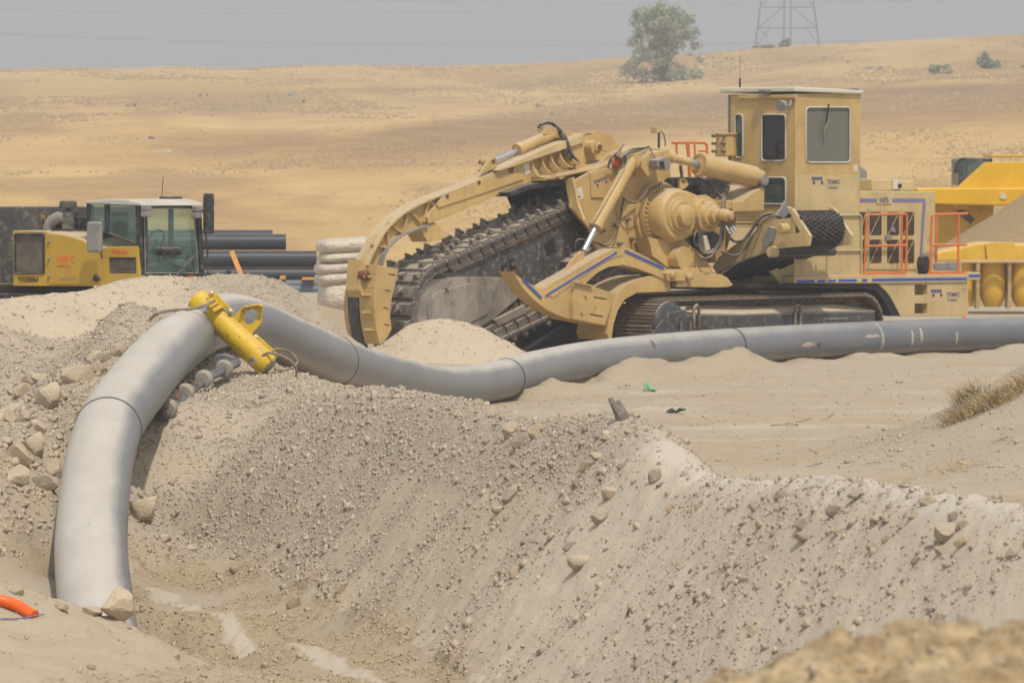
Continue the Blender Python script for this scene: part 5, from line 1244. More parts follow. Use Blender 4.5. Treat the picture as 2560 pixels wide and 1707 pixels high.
chips('pebbles', 'scattered pebbles on the sandy slopes and flat ground', (((IDS == 1) & (YY < 38))*1.2*sstep(-0.6, 0.5, fbm((XX*0.2-YY*0.98)*1.2, (XX*0.98+YY*0.2)*0.4, 3, 0.6, 5.0))+(IDS == 5)*0.5+(IDS == 0)*(YY > 40)*(YY < 80)*0.12+(IDS == 4)*0.3)*vis, 34000, 0.003, 0.009, 0.065, 'pale pebbles', 0.55, 0.8, sig=0.62)
chips('rubble', 'broken limestone rubble between the boulders left of the pipe', ((IDS == 2) & (YY < 50))*vis*(XX < pipe_x(np.clip(YY, 35, 53))), 1500, 0.012, 0.026, 0.08, 'limestone', 0.6)
chips('turf_clods', 'blurred ochre clods and turf on the nearest bank', (IDS == 6)*(YY < 13.2)*1.0, 7000, 0.003, 0.0075, 0.03, 'clod', 0.8)

# ------------------------------------------------------------------ single rocks
def rock_mesh(seed, n=16):
    r = random.Random(seed); bm = bmesh.new(); bmesh.ops.create_icosphere(bm, subdivisions=3, radius=0.62)
    cuts = [(Vector((r.gauss(0,1), r.gauss(0,1), r.gauss(0,1))).normalized(), r.uniform(0.30, 0.46)) for _ in range(n)]
    for v in bm.verts:
        for nn, d in cuts:
            k = v.co.dot(nn)-d
            if k > 0: v.co -= nn*k
        v.co += v.co.normalized()*(mnoise.noise(v.co*4+Vector((seed, 0, 0)))*0.035+mnoise.noise(v.co*11+Vector((0, seed, 0)))*0.018)
    me = bpy.data.meshes.new('rock'); bm.to_mesh(me); bm.free(); return me
ROCKS = [rock_mesh(s, 13+s % 6) for s in range(14)]
for m_ in ROCKS: m_.materials.append(MATS['limestone'])
SH = [m_.copy() for m_ in ROCKS]
for m_ in SH: m_.materials.clear(); m_.materials.append(MATS['shale chips'])
CLM = [m_.copy() for m_ in ROCKS]
for m_ in CLM: m_.materials.clear(); m_.materials.append(MATS['clod'])
BAS = [m_.copy() for m_ in ROCKS]
for m_ in BAS: m_.materials.clear(); m_.materials.append(MATS['basalt'])
rk = random.Random(5)
def rock(px, py, w, h, label, group=None, pool=ROCKS, name='rock', rot=None, sink=0.28, y0=20.0, pos=None):
    if px < 320: w, h = w*1.04, h*1.04
    p = pos or on_ground(px, py+h*0.40, y0); k = p.y/F
    o = link(name, pool[rk.randrange(len(pool))], None)
    o.scale = (w*k*1.12, (w+h)*0.5*k*rk.uniform(0.8, 1.05), h*k*1.25)
    o.rotation_euler = rot or (rk.uniform(-0.3, 0.3), rk.uniform(-0.3, 0.3), rk.uniform(-0.5, 0.5))
    o.location = (p.x, p.y+(w+h)*0.1*k, p.z+h*k*(0.5-sink)); tag(o, label, 'rock', group); return o
z = lambda x0, y0, s: (lambda cx, cy, w, h: (x0+cx/s, y0+cy/s, w/s, h/s))
zl = z(0, 860, 3.563); zr_ = z(1150, 900, 3.136); zd = z(1200, 900, 1.729); zb = z(0, 1100, 2.583); zf = z(1900, 1450, 3.564); za = z(0, 640, 2.94)
for a, lab in (((700,240,290,170),'largest pale slab of stone beside the upper pipe, long and flat-topped'), ((430,460,230,210),'rounded cream boulder in the middle of the rubble left of the pipe'),
               ((310,890,190,200),'tall cream boulder with an orange side on the rubble slope'), ((140,960,230,200),'broad rough boulder at the left picture edge'),
               ((130,1170,250,190),'big grey-cream boulder low at the left edge, below the broad one'), ((400,1240,270,140),'long low boulder against the side of the near pipe'),
               ((270,300,180,100),'angular cream stone high on the gravel ridge at the sand heap'), ((370,305,170,60),'thin grey slab leaning on the gravel ridge'),
               ((200,400,180,130),'grey half-buried stone below the thin slab on the ridge'), ((540,350,160,55),'thin pointed splinter of stone above the rounded cream boulder'),
               ((930,120,140,90),'bright angular stone touching the upper pipe'), ((830,130,120,90),'squat stone just left of the bright angular one at the pipe'),
               ((750,540,95,85),'small ochre stone wedged beside the upper pipe, above a grey block'), ((490,1100,160,150),'ochre-sided stone leaning near the pipe weld'),
               ((330,735,170,100),'flat-topped stone with a dark hollow under it on the rubble slope')):
    rock(*zl(*a), lab, 'boulders on the rubble left of the pipe')
for a in ((890,220,120,110),(220,635,150,110),(80,645,130,120),(700,610,70,60),(420,1330,110,80),(560,1150,60,90),(60,880,110,70),(520,460,110,90),(640,470,70,40),(480,670,100,60),(350,880,70,50),(530,840,80,50),(220,1300,110,70),(60,780,60,40),(600,420,70,50),(300,640,60,40)):
    rock(*zl(*a), '@ small pale stone from the left among the boulders beside the pipe', 'small stones left of the pipe')
for a, lab in (((880,680,140,130),'pale stone wedged at the left side of the pipe near its top'), ((700,730,110,80),'cream stone on the gravel below the wedged one')): rock(*za(*a), lab, 'boulders on the rubble left of the pipe')
rock(*zb(925,455,190,160), 'blocky tan rock right of the near pipe at the heap foot', sink=0.15)
rock(*zb(755,1075,205,200), 'upright cream rock on the sand bank in front of the pipe', sink=0.12, y0=20)
rock(*zb(100,970,110,60), 'flat cream stone by the orange pipe end', sink=0.2)
for a in ((585,1460,70,45),(1060,625,110,50),(390,1070,110,70),(600,1110,130,60),(1130,1380,70,50)): rock(*zb(*a), '@ small cream stone from the left along the trench and low sand bank', 'stones by the trench')
for a, lab in (((1900,1045,90,85),'round tan clod on the trench edge, the lower of two'), ((2205,950,105,75),'big tan clod at the foot of the gravel heap'), ((1830,835,60,50),'small tan clod on the brown clods'), ((1510,840,70,50),'tan clod among brown earth near the pipe')): rock(*zb(*a), lab, pool=CLM, name='clod', sink=0.1)
for a, lab in (((410,545,150,120),'tan rock near the crest of the gravel heap, left of a paler block'), ((600,540,140,120),'pale smooth block near the crest of the gravel heap'), ((490,625,140,110),'grey speckled rock below the pale block on the gravel heap'),
               ((400,1030,115,170),'tall pale slab standing in the grey gravel band'), ((920,955,120,110),'grey pointed rock in the middle of the gravel slope'), ((1180,1035,160,120),'broad sandy rock with a dark notch on the gravel slope'),
               ((1530,910,110,100),'tan rock with a blue-grey side where the crest drops'), ((1110,1225,150,110),'pale rock low on the gravel slope with a thin slab beside it'), ((1080,755,130,55),'white flat stone near the crest below the driftwood'),
               ((990,825,90,90),'sandy rock under the white flat stone'), ((870,1440,120,70),'dark grey splintered rock low on the slope'), ((1270,825,90,60),'grey oval stone right of the white flat stone')):
    rock(*zr_(*a), lab, 'larger rocks on the gravel heap', sink=0.34, pool=SH if 'grey' in lab else ROCKS)
for a in ((1570,970,90,45),(1060,1220,90,55),(880,1320,90,55),(650,1450,75,60),(1710,1050,65,45),(1660,1150,75,55),(1760,890,80,55),(1270,885,65,45),(1350,425,70,45),(660,830,80,45),(800,730,70,50),(1160,600,120,50),(1330,560,90,40),(500,1420,50,50),(150,330,80,60),(200,345,90,60),(380,390,60,50)):
    rock(*zr_(*a), '@ loose stone from the left on the grey gravel heap', 'stones on the gravel heap', sink=0.36, pool=SH if rk.random() < 0.3 else ROCKS)
for a, lab in (((2020,745,120,75),'largest pale rock of the cluster on the right slope'), ((1940,605,85,45),'pale shell-shaped stone near the crest on the right'), ((1725,680,75,50),'tan stone left of the pale cluster on the right slope'),
               ((1640,580,95,40),'flat grey stone just below the pale crest strip'), ((440,870,125,65),'rounded sandy rock low in the middle of the slope'), ((1405,765,95,40),'dark-edged slab in the middle of the right slope')):
    rock(*zd(*a), lab, 'larger rocks on the right slope', sink=0.34, pool=SH if 'grey' in lab or 'dark' in lab else ROCKS)
for a in ((1540,650,70,40),(1400,700,80,50),(2050,670,60,50),(2090,710,60,40),(2090,780,80,55),(2000,820,70,40),(1300,580,60,50),(1555,730,60,32),(1700,800,60,40),(2310,830,80,55),(760,500,60,60),(160,900,60,45),(1760,770,40,32),(1870,670,46,36),(1310,625,40,34),(620,880,44,30),(1180,1170,50,50),(1890,860,40,36),(2110,980,44,40),(1070,890,44,30),(945,630,36,30)):
    rock(*zd(*a), '@ loose stone from the left on the sandy right slope', 'stones on the right slope', sink=0.36, pool=SH if rk.random() < 0.25 else ROCKS)
for a, lab in (((770,620,340,250),'blurred round boulder at the edge of the nearest bank'), ((670,495,160,100),'blurred whitish stone behind the round boulder on the nearest bank'), ((1580,390,250,160),'blurred tan clod on the skyline of the nearest bank'), ((1810,385,180,110),'blurred smaller clod right of the tan skyline clod'), ((1130,520,120,150),'blurred upright clod between the boulder and the skyline clod')):
    x, y, w, h = zf(*a); p = W(x, y+h*0.4, 11.9); p.z = min(p.z, gz(p.x, 11.9)+0.02); rock(x, y, w, h, lab, pool=CLM if 'clod' in lab else ROCKS, pos=p, sink=0.3)
# weathered wood on the crest
p = on_ground(1546, 1052); mb = MB(); k = p.y/F
for i, (dx, r) in enumerate(((0,9),(9,7),(-7,6))):
    mb.path([p+Vector(((dx+14)*k, 0.02*i, -0.03)), p+Vector(((dx+5)*k, 0, 0.05)), p+Vector(((dx-13)*k, 0.01*i, 0.13+0.018*i))], [r*k*1.5, r*k*1.6, r*k*1.1], 7)
plain('weathered wood', (0.22, 0.19, 0.16), 0.9, 0, 0.35, 30.0, 0.006)
tag(mb.build('driftwood', MATS['weathered wood']), 'short weathered piece of wood sticking up from the gravel crest', 'wood')

# ------------------------------------------------------------------ yellow tool lying against the pipe
TD = -0.70
def zg(*pts, Y=51.6): return [W(440+x/5.6, 700+y/5.6, Y+TD) for x, y in pts]
tl = empty('lifting_tool', tuple(W(560, 840, 51.6+TD)))
tag(tl, 'yellow steel cylinder tool with handle plate and cable lying against the pipe bend', 'tool')
TY = MATS['tool yellow']; off = Vector(tl.location)
def tprism(name, pts, Y0, Y1, mat, holes=(), bevel=0.006):
    return MB().prism([[p-off for p in zg(*pts, Y=Y0)]]+[[p-off for p in zg(*h, Y=Y0)] for h in holes], (0, Y1-Y0, 0)).build(name, mat, tl, bevel)
a, b = zg((285,265), Y=51.75)[0]-off, zg((1295,1205), Y=51.45)[0]-off
L = (b-a).length; R_ = 168/5.6*51.6/F
body = MB().lathe(a, b-a, [(-0.012,R_*0.86),(0.0,R_*0.97),(0.02,R_),(L-0.06,R_),(L-0.05,R_*0.99),(L,R_*0.84),(L+0.008,R_*0.80)], 40).build('tool_body', TY, tl, smooth=40)
MB().lathe(b+(b-a).normalized()*0.006, b-a, [(0,R_*0.74),(0.012,R_*0.70)], 30).build('end_cap', MATS['worn steel'], tl)
tprism('handle_plate', ((770,540),(900,425),(945,375),(1160,345),(1212,375),(1195,600),(1110,700),(1030,800)), 51.58, 51.62, TY, holes=[((955,560),(950,500),(985,440),(1040,410),(1100,412),(1140,440),(1145,490),(1110,560),(1060,615),(1010,625),(970,610))])
tprism('handle_rib', ((900,420),(945,368),(1160,338),(1215,368),(1200,380),(1155,358),(950,386),(905,432)), 51.50, 51.70, TY)
for pl_, bolts in ((((435,200),(505,135),(818,440),(770,498),(735,465),(755,440),(690,375),(650,400),(520,260),(470,250)), ((500,185),(760,440))),
                   (((1040,805),(1120,750),(1440,1050),(1360,1130),(1330,1095),(1370,1060),(1150,850),(1100,880)), ((1118,805),(1370,1060)))):
    tprism('side_bracket', pl_, 51.56, 51.61, TY)
    for q in bolts:
        p = zg(q, Y=51.555)[0]-off; MB().lathe(p, (0,-1,0), [(-0.01,0.022),(0.02,0.022),(0.025,0.012)], 10).build('bracket_bolt', MATS['chrome'], tl)
for q in ((470,305),(520,345),(575,405),(1140,965),(1190,1030),(1245,1090)):
    p = zg((q[0]-55, q[1]+22), Y=51.46)[0]-off; r_ = zg((q[0]+60, q[1]-42), Y=51.52)[0]-off
    d = (r_-p); n_ = Vector((d.z, 0, -d.x)).normalized()*0.022
    MB().prism([[p-n_, r_-n_, r_+n_, p+n_]], (0, 0.05, 0)).build('strap_clip', TY, tl, 0.004)
p = zg((920,638), Y=51.575)[0]-off; MB().lathe(p, (0,-1,0), [(-0.004,0.026),(0.002,0.026)], 20).build('round_sticker', MATS['logo red'], tl)
MB().lathe(p, (0,-1,0), [(0.002,0.020),(0.004,0.020)], 20).build('sticker_centre', MATS['label white'], tl)
for q in ((395,410),(1130,1130)):
    ctr_ = zg(q, Y=51.6)[0]-off; axd = (b-a).normalized()
    prj = a+axd*((ctr_-a).dot(axd)); rad = (ctr_-prj); rad.y = -0.08; rad.normalize()
    MB().lathe(prj+rad*(R_-0.035), rad, [(0,0.075),(0.034,0.06),(0.043,0.03),(0.044,0.0005)], 18).build('bare_spot', MATS['chrome'], tl, smooth=60)
plain('cable sheath', (0.25, 0.20, 0.13), 0.6, 0, 0.2)
cab_pts = [W(440+x/5.6, 700+y/5.6, Y) for x, y, Y in ((540,290,50.70),(470,320,50.66),(380,365,50.60),(250,395,50.52),(100,410,50.52),(0,418,50.45),(-100,428,50.15),(-200,448,49.85),(-280,480,49.85),(-360,545,50.4))]
tag(MB().path(spline(cab_pts, 6), 0.017, 8).build('steel_cable', MATS['cable sheath'], smooth=60), 'tan cable running from the yellow tool over the pipe to the left', 'cable')
lp_ = [W(440+x/5.6, 700+y/5.6, Y+TD) for x, y, Y in ((1210,1055,51.36),(1290,1020,51.35),(1430,1045,51.3),(1570,1110,51.3),(1660,1200,51.35),(1690,1300,51.4),(1650,1390,51.4),(1530,1455,51.3))]
tag(MB().path(spline(lp_, 6), 0.014, 8).build('steel_cable', MATS['cable sheath'], smooth=60), 'outer cable loop at the lower end of the yellow tool', 'cable')
lp_ = [W(440+x/5.6, 700+y/5.6, Y+TD) for x, y, Y in ((1340,975,51.6),(1450,965,51.7),(1590,1005,51.8),(1680,1090,51.8),(1690,1160,51.8),(1620,1230,51.7),(1500,1262,51.6),(1380,1250,51.5))]
tag(MB().path(spline(lp_, 6), 0.013, 8).build('steel_cable', MATS['cable sheath'], smooth=60), 'inner cable loop behind the lower end of the yellow tool', 'cable')

# roller cradle under the pipe
cr = empty('roller_cradle', tuple(W(500, 970, 48.8))); off2 = Vector(cr.location)
tag(cr, 'row of grey rollers with rusty shafts carrying the pipe on the heap', 'roller cradle')
plain('roller nylon', (0.33, 0.30, 0.25), 0.6, 0, 0.15)
plain('cradle steel', (0.15, 0.16, 0.175), 0.5, 0.4, 0.3)
RP = [W(421,1020,47.1)-off2, W(463,981,47.9)-off2, W(509,947,48.7)-off2, W(560,921,49.7)-off2]
MB().path([RP[0]-(RP[1]-RP[0])*0.4]+RP+[RP[3]+(RP[3]-RP[2])*0.4], 0.022, 10).build('roller_shaft', MATS['rust'], cr)
for i, p in enumerate(RP):
    d = (RP[min(i+1,3)]-RP[max(i-1,0)]).normalized()
    MB().lathe(p-d*0.075, d, [(0,0.03),(0.0,0.075),(0.035,0.09),(0.075,0.096),(0.115,0.09),(0.15,0.075),(0.15,0.03)], 18).build('roller', MATS['roller nylon'], cr, smooth=40)
    MB().lathe(p+d*0.08, d, [(0,0.045),(0.015,0.045)], 10).build('roller_washer', MATS['chrome'], cr)
for i in range(3):
    p = (RP[i]+RP[i+1])/2; d = (RP[i+1]-RP[i]).normalized()
    MB().lathe(p-d*0.05, d, [(0,0.035),(0.1,0.035)], 8).build('shaft_spring', MATS['rust'], cr)
ft = [q+Vector((0.02, 0.18, 0.0)) for q in RP]
MB().path([ft[0]-(ft[1]-ft[0])*0.5]+ft+[ft[3]+(ft[3]-ft[2])*0.5], 0.05, 6).build('cradle_beam', MATS['cradle steel'], cr)
MB().prism([[q-off2 for q in (W(528,905,50.2),W(538,888,50.2),W(560,884,50.2),W(585,893,50.2),W(592,905,50.2),W(590,918,50.2),W(578,915,50.2),W(570,900,50.2),W(548,908,50.2))]], (0, 0.25, 0)).build('cradle_end', MATS['cradle steel'], cr, 0.01)

# ------------------------------------------------------------------ small things on the ground
p = [on_ground(px, py)+Vector((0,0,0.05)) for px, py in ((-60,1492),(0,1505),(50,1518),(88,1532))]
plain('orange plastic', (0.80, 0.13, 0.012), 0.4, 0, 0.05)
op = [on_ground(px, py+14, 20)+Vector((0,0,0.045)) for px, py in ((-120,1482),(-40,1496),(30,1512),(86,1530))]; op[-1].z -= 0.03
tag(MB().path(spline(op, 4), 0.043, 16).build('plastic_duct', MATS['orange plastic'], smooth=60), 'bright orange plastic pipe end at the left edge of the sand bank', 'pipe')
wp = [on_ground(px, py, 20)+Vector((0,0,0.012)) for px, py in ((-20,1552),(40,1550),(75,1545),(110,1538))]
tag(MB().path(spline(wp, 4), 0.005, 6).build('thin_wire', MATS['faded blue'], smooth=60), 'thin grey-blue wire on the sand below the orange pipe', 'wire')
plain('green plastic', (0.20, 0.42, 0.22), 0.4, 0, 0.2)
p = on_ground(1625, 976); bm = bmesh.new(); bmesh.ops.create_icosphere(bm, subdivisions=3, radius=0.085)
for v in bm.verts: v.co += Vector((mnoise.noise(v.co*16), mnoise.noise(v.co*16+Vector((9,0,0))), mnoise.noise(v.co*16+Vector((0,9,0)))))*0.035; v.co.z = max(v.co.z, -0.03)*(1.2 if v.co.x < 0 else 0.6); v.co.x *= 1.3
me = bpy.data.meshes.new('plastic_bag'); bm.to_mesh(me); bm.free(); o = link('plastic_bag', me, MATS['green plastic']); o.location = p+Vector((0,0,0.02)); tag(o, 'crumpled pale green plastic bag on the sandy flat', 'bag')
p = on_ground(1680, 1034); o = rock(1678, 1028, 24, 12, 'black scrap of rubber lying on the flat', None, BAS, 'rubber_scrap', sink=0.2); o['category'] = 'scrap'
o.data = o.data.copy(); o.data.materials.clear(); o.data.materials.append(MATS['rubber'])
tag(MB().path([p+Vector((0.05,0,0.02)), p+Vector((0.12,0,0.06)), p+Vector((0.2,0,0.06))], [0.02,0.03,0.012], 6).build('rubber_strip', MATS['rubber']), 'black rubber strip beside the black scrap on the flat', 'scrap')
for i, (px, py, dx, dy) in enumerate(((1975,1062,26,6),(2010,1056,20,-8),(2070,1050,16,-14),(2036,1168,20,-8),(2500,1105,20,-10),(1960,1066,34,-2),(2195,1160,30,14))):
    p = on_ground(px, py); k = p.y/F
    tag(MB().path([p+Vector((-dx*k,0,0.015)), p+Vector((0,0.05,0.03)), p+Vector((dx*k,-0.05,0.02-dy*k))], 0.010, 5).build('dry_stick', MATS['clod']), '@ short dry stick from the left on the sandy flat', 'stick', 'dry sticks on the flat')

# dry bush and grass tufts on the mound
def tuft(name, label, cat, base_pts, n, hmin, hmax, lean, cols_, wd=0.006, seed=1, up=1.0, jit=0.12):
    r = random.Random(seed); parts = {}
    root = empty(name, tuple(base_pts[0])); tag(root, label, cat)
    for ci, (pn, mat) in enumerate(cols_):
        V, Fc = [], []
        for i in range(n//len(cols_)):
            a_, b_ = r.choice(list(zip(base_pts[:-1], base_pts[1:]))) if len(base_pts) > 1 else (base_pts[0], base_pts[0])
            p = a_.lerp(b_, r.random())+Vector((r.gauss(0, jit), r.gauss(0, jit), 0)); p.z = gz(p.x, p.y)-0.02
            h = r.uniform(hmin, hmax); d = Vector((r.gauss(lean[0], 0.5), r.gauss(lean[1], 0.5), up)).normalized()
            s_ = Vector((r.gauss(0,1), r.gauss(0,0.3), r.gauss(0,1))).cross(d).normalized()*wd*r.uniform(0.6, 1.6)
            bend = Vector((r.gauss(0,0.4), r.gauss(0,0.4), -r.uniform(0, 0.5)))*h*0.5
            q = [p-root.location, p+d*h*0.5-root.location, p+d*h+bend-root.location]
            k = len(V); V += [q[0]-s_, q[0]+s_, q[1]-s_*0.8, q[1]+s_*0.8, q[2]-s_*0.2, q[2]+s_*0.2]; Fc += [(k,k+1,k+3,k+2),(k+2,k+3,k+5,k+4)]
        me = bpy.data.meshes.new(pn); me.from_pydata(V, [], Fc); tag(link(pn, me, mat, root), kind='stuff')
    return root
plain('straw', (0.55, 0.40, 0.17), 0.8, 0, 0.3, 3.0); plain('grey twig', (0.27, 0.23, 0.19), 0.9, 0, 0.3, 3.0); plain('pale straw', (0.64, 0.51, 0.27), 0.8, 0, 0.2, 3.0)
bb = [on_ground(px, py, 48, 64) for px, py in ((2400,1048),(2440,1030),(2490,1006),(2540,978),(2590,950))]
tuft('dry_bush', 'straw-yellow dry bush leaning down the earth mound at the right edge', 'bush', bb, 3600, 0.08, 0.26, (-0.5,-0.3), (('straw_blades', MATS['straw']), ('pale_blades', MATS['pale straw']), ('grey_twigs', MATS['grey twig'])), 0.0035, 3, 0.75)
tuft('dry_bush', 'grey tangle of dead twigs at the left end of the dry bush', 'bush', [on_ground(px, py, 48, 64) for px, py in ((2412,1038),(2440,1026))], 900, 0.08, 0.24, (-0.2,-0.2), (('grey_twigs', MATS['grey twig']),), 0.004, 4, 0.8, 0.10)
bb = [on_ground(2425, 1010, 48, 66), on_ground(2432, 1004, 48, 66)]
tuft('dry_bush', 'small yellow flower-headed weed above the grey twigs', 'bush', bb, 500, 0.2, 0.42, (-0.45,0), (('pale_blades', MATS['pale straw']), ('grey_twigs', MATS['grey twig'])), 0.004, 5, 0.9, 0.09)
tuft('grass_tuft', 'small straw tuft on the flat below the mound', 'grass', [on_ground(2375,1160,40,64), on_ground(2410,1175,40,64)], 350, 0.04, 0.10, (0.2,0), (('straw_blades', MATS['straw']),), 0.004, 6, 0.6, 0.15)
for i, (px, py) in enumerate(((1960,1700),(2120,1680),(2280,1650),(2400,1640),(2520,1600),(2540,1690),(2220,1600))):
    q = W(px, py, 11.6); q.z = gz(q.x, 11.6)
    tuft('grass_tuft', '@ blurred straw tuft from the left on the nearest bank', 'grass', [q, q+Vector((0.1,0,0))], 160, 0.015, 0.05, (0.1,-0.1), (('straw_blades', MATS['straw']), ('grey_twigs', MATS['clod'])), 0.0022, 20+i, 0.7, 0.07)['group'] = 'tufts on the nearest bank'

# ------------------------------------------------------------------ yellow crawler carrier behind the sand heap
K = Frame(356, 74.0, -35.0)
kr = K.root('crawler_carrier'); tag(kr, 'yellow crawler carrier with glazed cab and grey dump body behind the sand heap', 'carrier')
KY = MATS['carrier yellow']; KD = paint('carrier black', (0.03,0.031,0.034), 0.5, 0.5, dirt=0.35); KG = paint('dump body grey', (0.085,0.08,0.075), 0.6, 0.5, dirt=0.5, var=0.2)
def kside(name, pts, v0, v1, mat, holes=(), bevel=0.01, parent=None): return MB().prism([K.S(pts, v0)]+[K.S(h, v0) for h in holes], (0, v1-v0, 0)).build(name, mat, parent or kr, bevel)
def kfront(name, pts, u0, u1, mat, holes=(), bevel=0.006, parent=None): return MB().prism([K.Fr(pts, u0)]+[K.Fr(h, u0) for h in holes], (u1-u0, 0, 0)).build(name, mat, parent or kr, bevel)
g1 = Z(7, *rrect(145,645,432,1032,14)); g2 = Z(7, (1062,876),(1330,876),(1335,1035),(1065,1035))
hd = kside('engine_hood', Z(7, (125,618),(440,620),(482,640),(650,662),(800,708),(900,752),(1000,785),(1345,768),(1375,1160),(130,1155)), 0.0, 0.05, KY, holes=[g1, g2])
nearc = K.S(Z(7, (125,618),(440,620),(482,640),(650,662),(800,708),(900,752),(1000,785),(1345,768)), 0.0)
farc = K.S(Z(7, (170,612),(470,608),(520,610),(690,612),(850,622),(990,636),(1180,680),(1345,745)), 0.62)
V = [Vector(p) for p in nearc]+[Vector(p) for p in farc]; n = len(nearc)
me = bpy.data.meshes.new('hood_top'); me.from_pydata(V, [], [(i, i+1, n+i+1, n+i) for i in range(n-1)]); o = link('hood_top', me, paint('dusty hood', (0.50,0.36,0.10), 0.6, 1.0), hd, smooth=True)
mod = o.modifiers.new('t', 'SOLIDIFY'); mod.thickness = 0.02
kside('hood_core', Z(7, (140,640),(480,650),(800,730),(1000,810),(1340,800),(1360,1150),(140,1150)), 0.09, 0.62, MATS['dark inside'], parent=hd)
def kgrid(pts, v, nx, ny, mat, name):
    x0, y0 = pts[0]; x1, y1 = pts[1]; mb = MB()
    for i in range(nx):
        x = x0+(x1-x0)*(i+0.5)/nx; a = K.at_v(Z(7, (x,y0))[0], v); b = K.at_v(Z(7, (x,y1))[0], v); mb.box((a[0]-0.004, v, b[2]), (a[0]+0.004, v+0.008, a[2]))
    for j in range(ny):
        y = y0+(y1-y0)*(j+0.5)/ny; a = K.at_v(Z(7, (x0,y))[0], v); b = K.at_v(Z(7, (x1,y))[0], v); mb.box((a[0], v+0.009, a[2]-0.004), (b[0], v+0.016, a[2]+0.004))
    tag(mb.build(name, mat, hd), kind='stuff')
plain('dusty mesh', (0.20,0.175,0.145), 0.9, 0, 0.3)
kgrid(((150,650),(428,1028)), 0.02, 22, 30, MATS['dusty mesh'], 'grille_mesh'); kgrid(((1065,880),(1332,1032)), 0.02, 18, 3, MATS['dusty mesh'], 'grille_mesh')
kside('grille_panel', g1, 0.06, 0.07, MATS['dusty mesh'], bevel=0, parent=hd); kside('grille_panel', g2, 0.075, 0.08, MATS['dark inside'], bevel=0, parent=hd)
MB().path(K.S(Z(7, *rrect(145,645,432,1032,14)), -0.004), 0.018, 6, closed=True).build('grille_frame', KD, hd)
dr = kside('hood_door', Z(7, (484,648),(650,672),(800,718),(900,762),(1000,800),(1000,1080),(880,1110),(860,1138),(484,1138)), -0.012, -0.002, KY, bevel=0.004, parent=hd)
for y in (718,885,1055):
    a = K.at_v(Z(7, (480,y))[0], -0.015); MB().lathe(a, (0,-1,0), [(0,0.028),(0.02,0.026),(0.026,0.01)], 10).build('door_hinge', MATS['worn steel'], hd)
a = K.at_v(Z(7, (948,1080))[0], -0.015); MB().lathe(a, (0,-1,0), [(0,0.055),(0.03,0.055),(0.035,0.045)], 18).build('fuel_cap', KD, hd)
def ktext(body, q, size, mat, sx=1.0, bold=0.0, v=-0.016, rot=0.0, parent=None, y=None): return text('lettering', body, K.at_v(Z(7, q)[0], v), size, mat, parent or hd, rot=(math.pi/2, rot, 0), sx=sx, bold=bold)
plain('decal orange', (0.72, 0.16, 0.03), 0.5, 0, 0.05)
ktext('H', (552,925), 0.155, MATS['decal orange'], 0.85); ktext('W', (598,925), 0.175, MATS['decal orange'], 0.95, 0.004); ktext('C', (692,925), 0.155, MATS['decal orange'], 0.85)
ktext('CONTRACTORS', (555,970), 0.045, MATS['decal orange'], 0.8)
ktext('Prinoth', (1100,838), 0.105, MATS['decal orange'], 0.95, 0.002, v=-0.006)
ktext('935200064', (180,1115), 0.115, MATS['black paint'], 0.80, 0.0, v=-0.006)
plain('decal grey', (0.40,0.34,0.16), 0.6, 0, 0.1)
ktext('PANTHER T8', (582,1096), 0.062, MATS['decal grey'], 0.9)
# dump body, intake, tracks
kside('dump_body', Z(7, (-700,378),(850,378),(850,700),(400,1000),(110,1130),(-700,1130)), 1.15, 2.6, KG, bevel=0.02)
ktext('PLAY', (398,512), 0.125, MATS['carrier yellow'], 1.0, 0.002, v=1.14, parent=kr)
ar = K.at_v(Z(7, (668,480))[0], 0.55)
MB().lathe((ar[0], ar[1], K.at_v(Z(7,(668,600))[0],0.55)[2]), (0,0,1), [(0,0.10),(0.28,0.10),(0.30,0.05),(0.33,0.05),(0.34,0.14),(0.36,0.145),(0.44,0.13),(0.455,0.11)], 24).build('intake_stack', KG, kr, smooth=40)
mb = MB(); dp_ = spline([K.at_v(Z(7, q)[0], 0.5) for q in ((480,610),(490,560),(530,510),(590,480),(640,480))], 6)
mb.path(dp_, [0.085+0.008*(i % 2) for i in range(len(dp_))], 14); mb.build('intake_duct', MATS['grey plate'], kr)
kside('intake_cover', Z(7, (570,470),(590,430),(650,420),(660,600),(540,600),(545,520)), 0.6, 0.9, KD)
for x in (745, 815): kside('exhaust_pipe', Z(7, (x-18,480),(x+22,480),(x+22,600),(x-18,600)), 0.7, 0.8, KD)
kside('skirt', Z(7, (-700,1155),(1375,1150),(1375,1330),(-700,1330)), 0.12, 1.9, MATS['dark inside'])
kf = kside('track_frame', Z(7, (-500,1255),(1300,1255),(1300,1500),(-500,1500)), 0.02, 0.5, KD)
tb = MB(); tA = K.at_v(Z(7, (-500,1240))[0], -0.05); tB = K.at_v(Z(7, (1250,1240))[0], -0.05)
tb.box((tA[0], -0.05, tA[2]-0.14), (tB[0], 0.55, tA[2]))
for k in range(44): u = tA[0]+(tB[0]-tA[0])*k/43; tb.box((u-0.03, -0.06, tA[2]-0.16), (u+0.03, 0.56, tA[2]+0.03))
tb.build('rubber_track', MATS['rubber'], kf, 0.008)
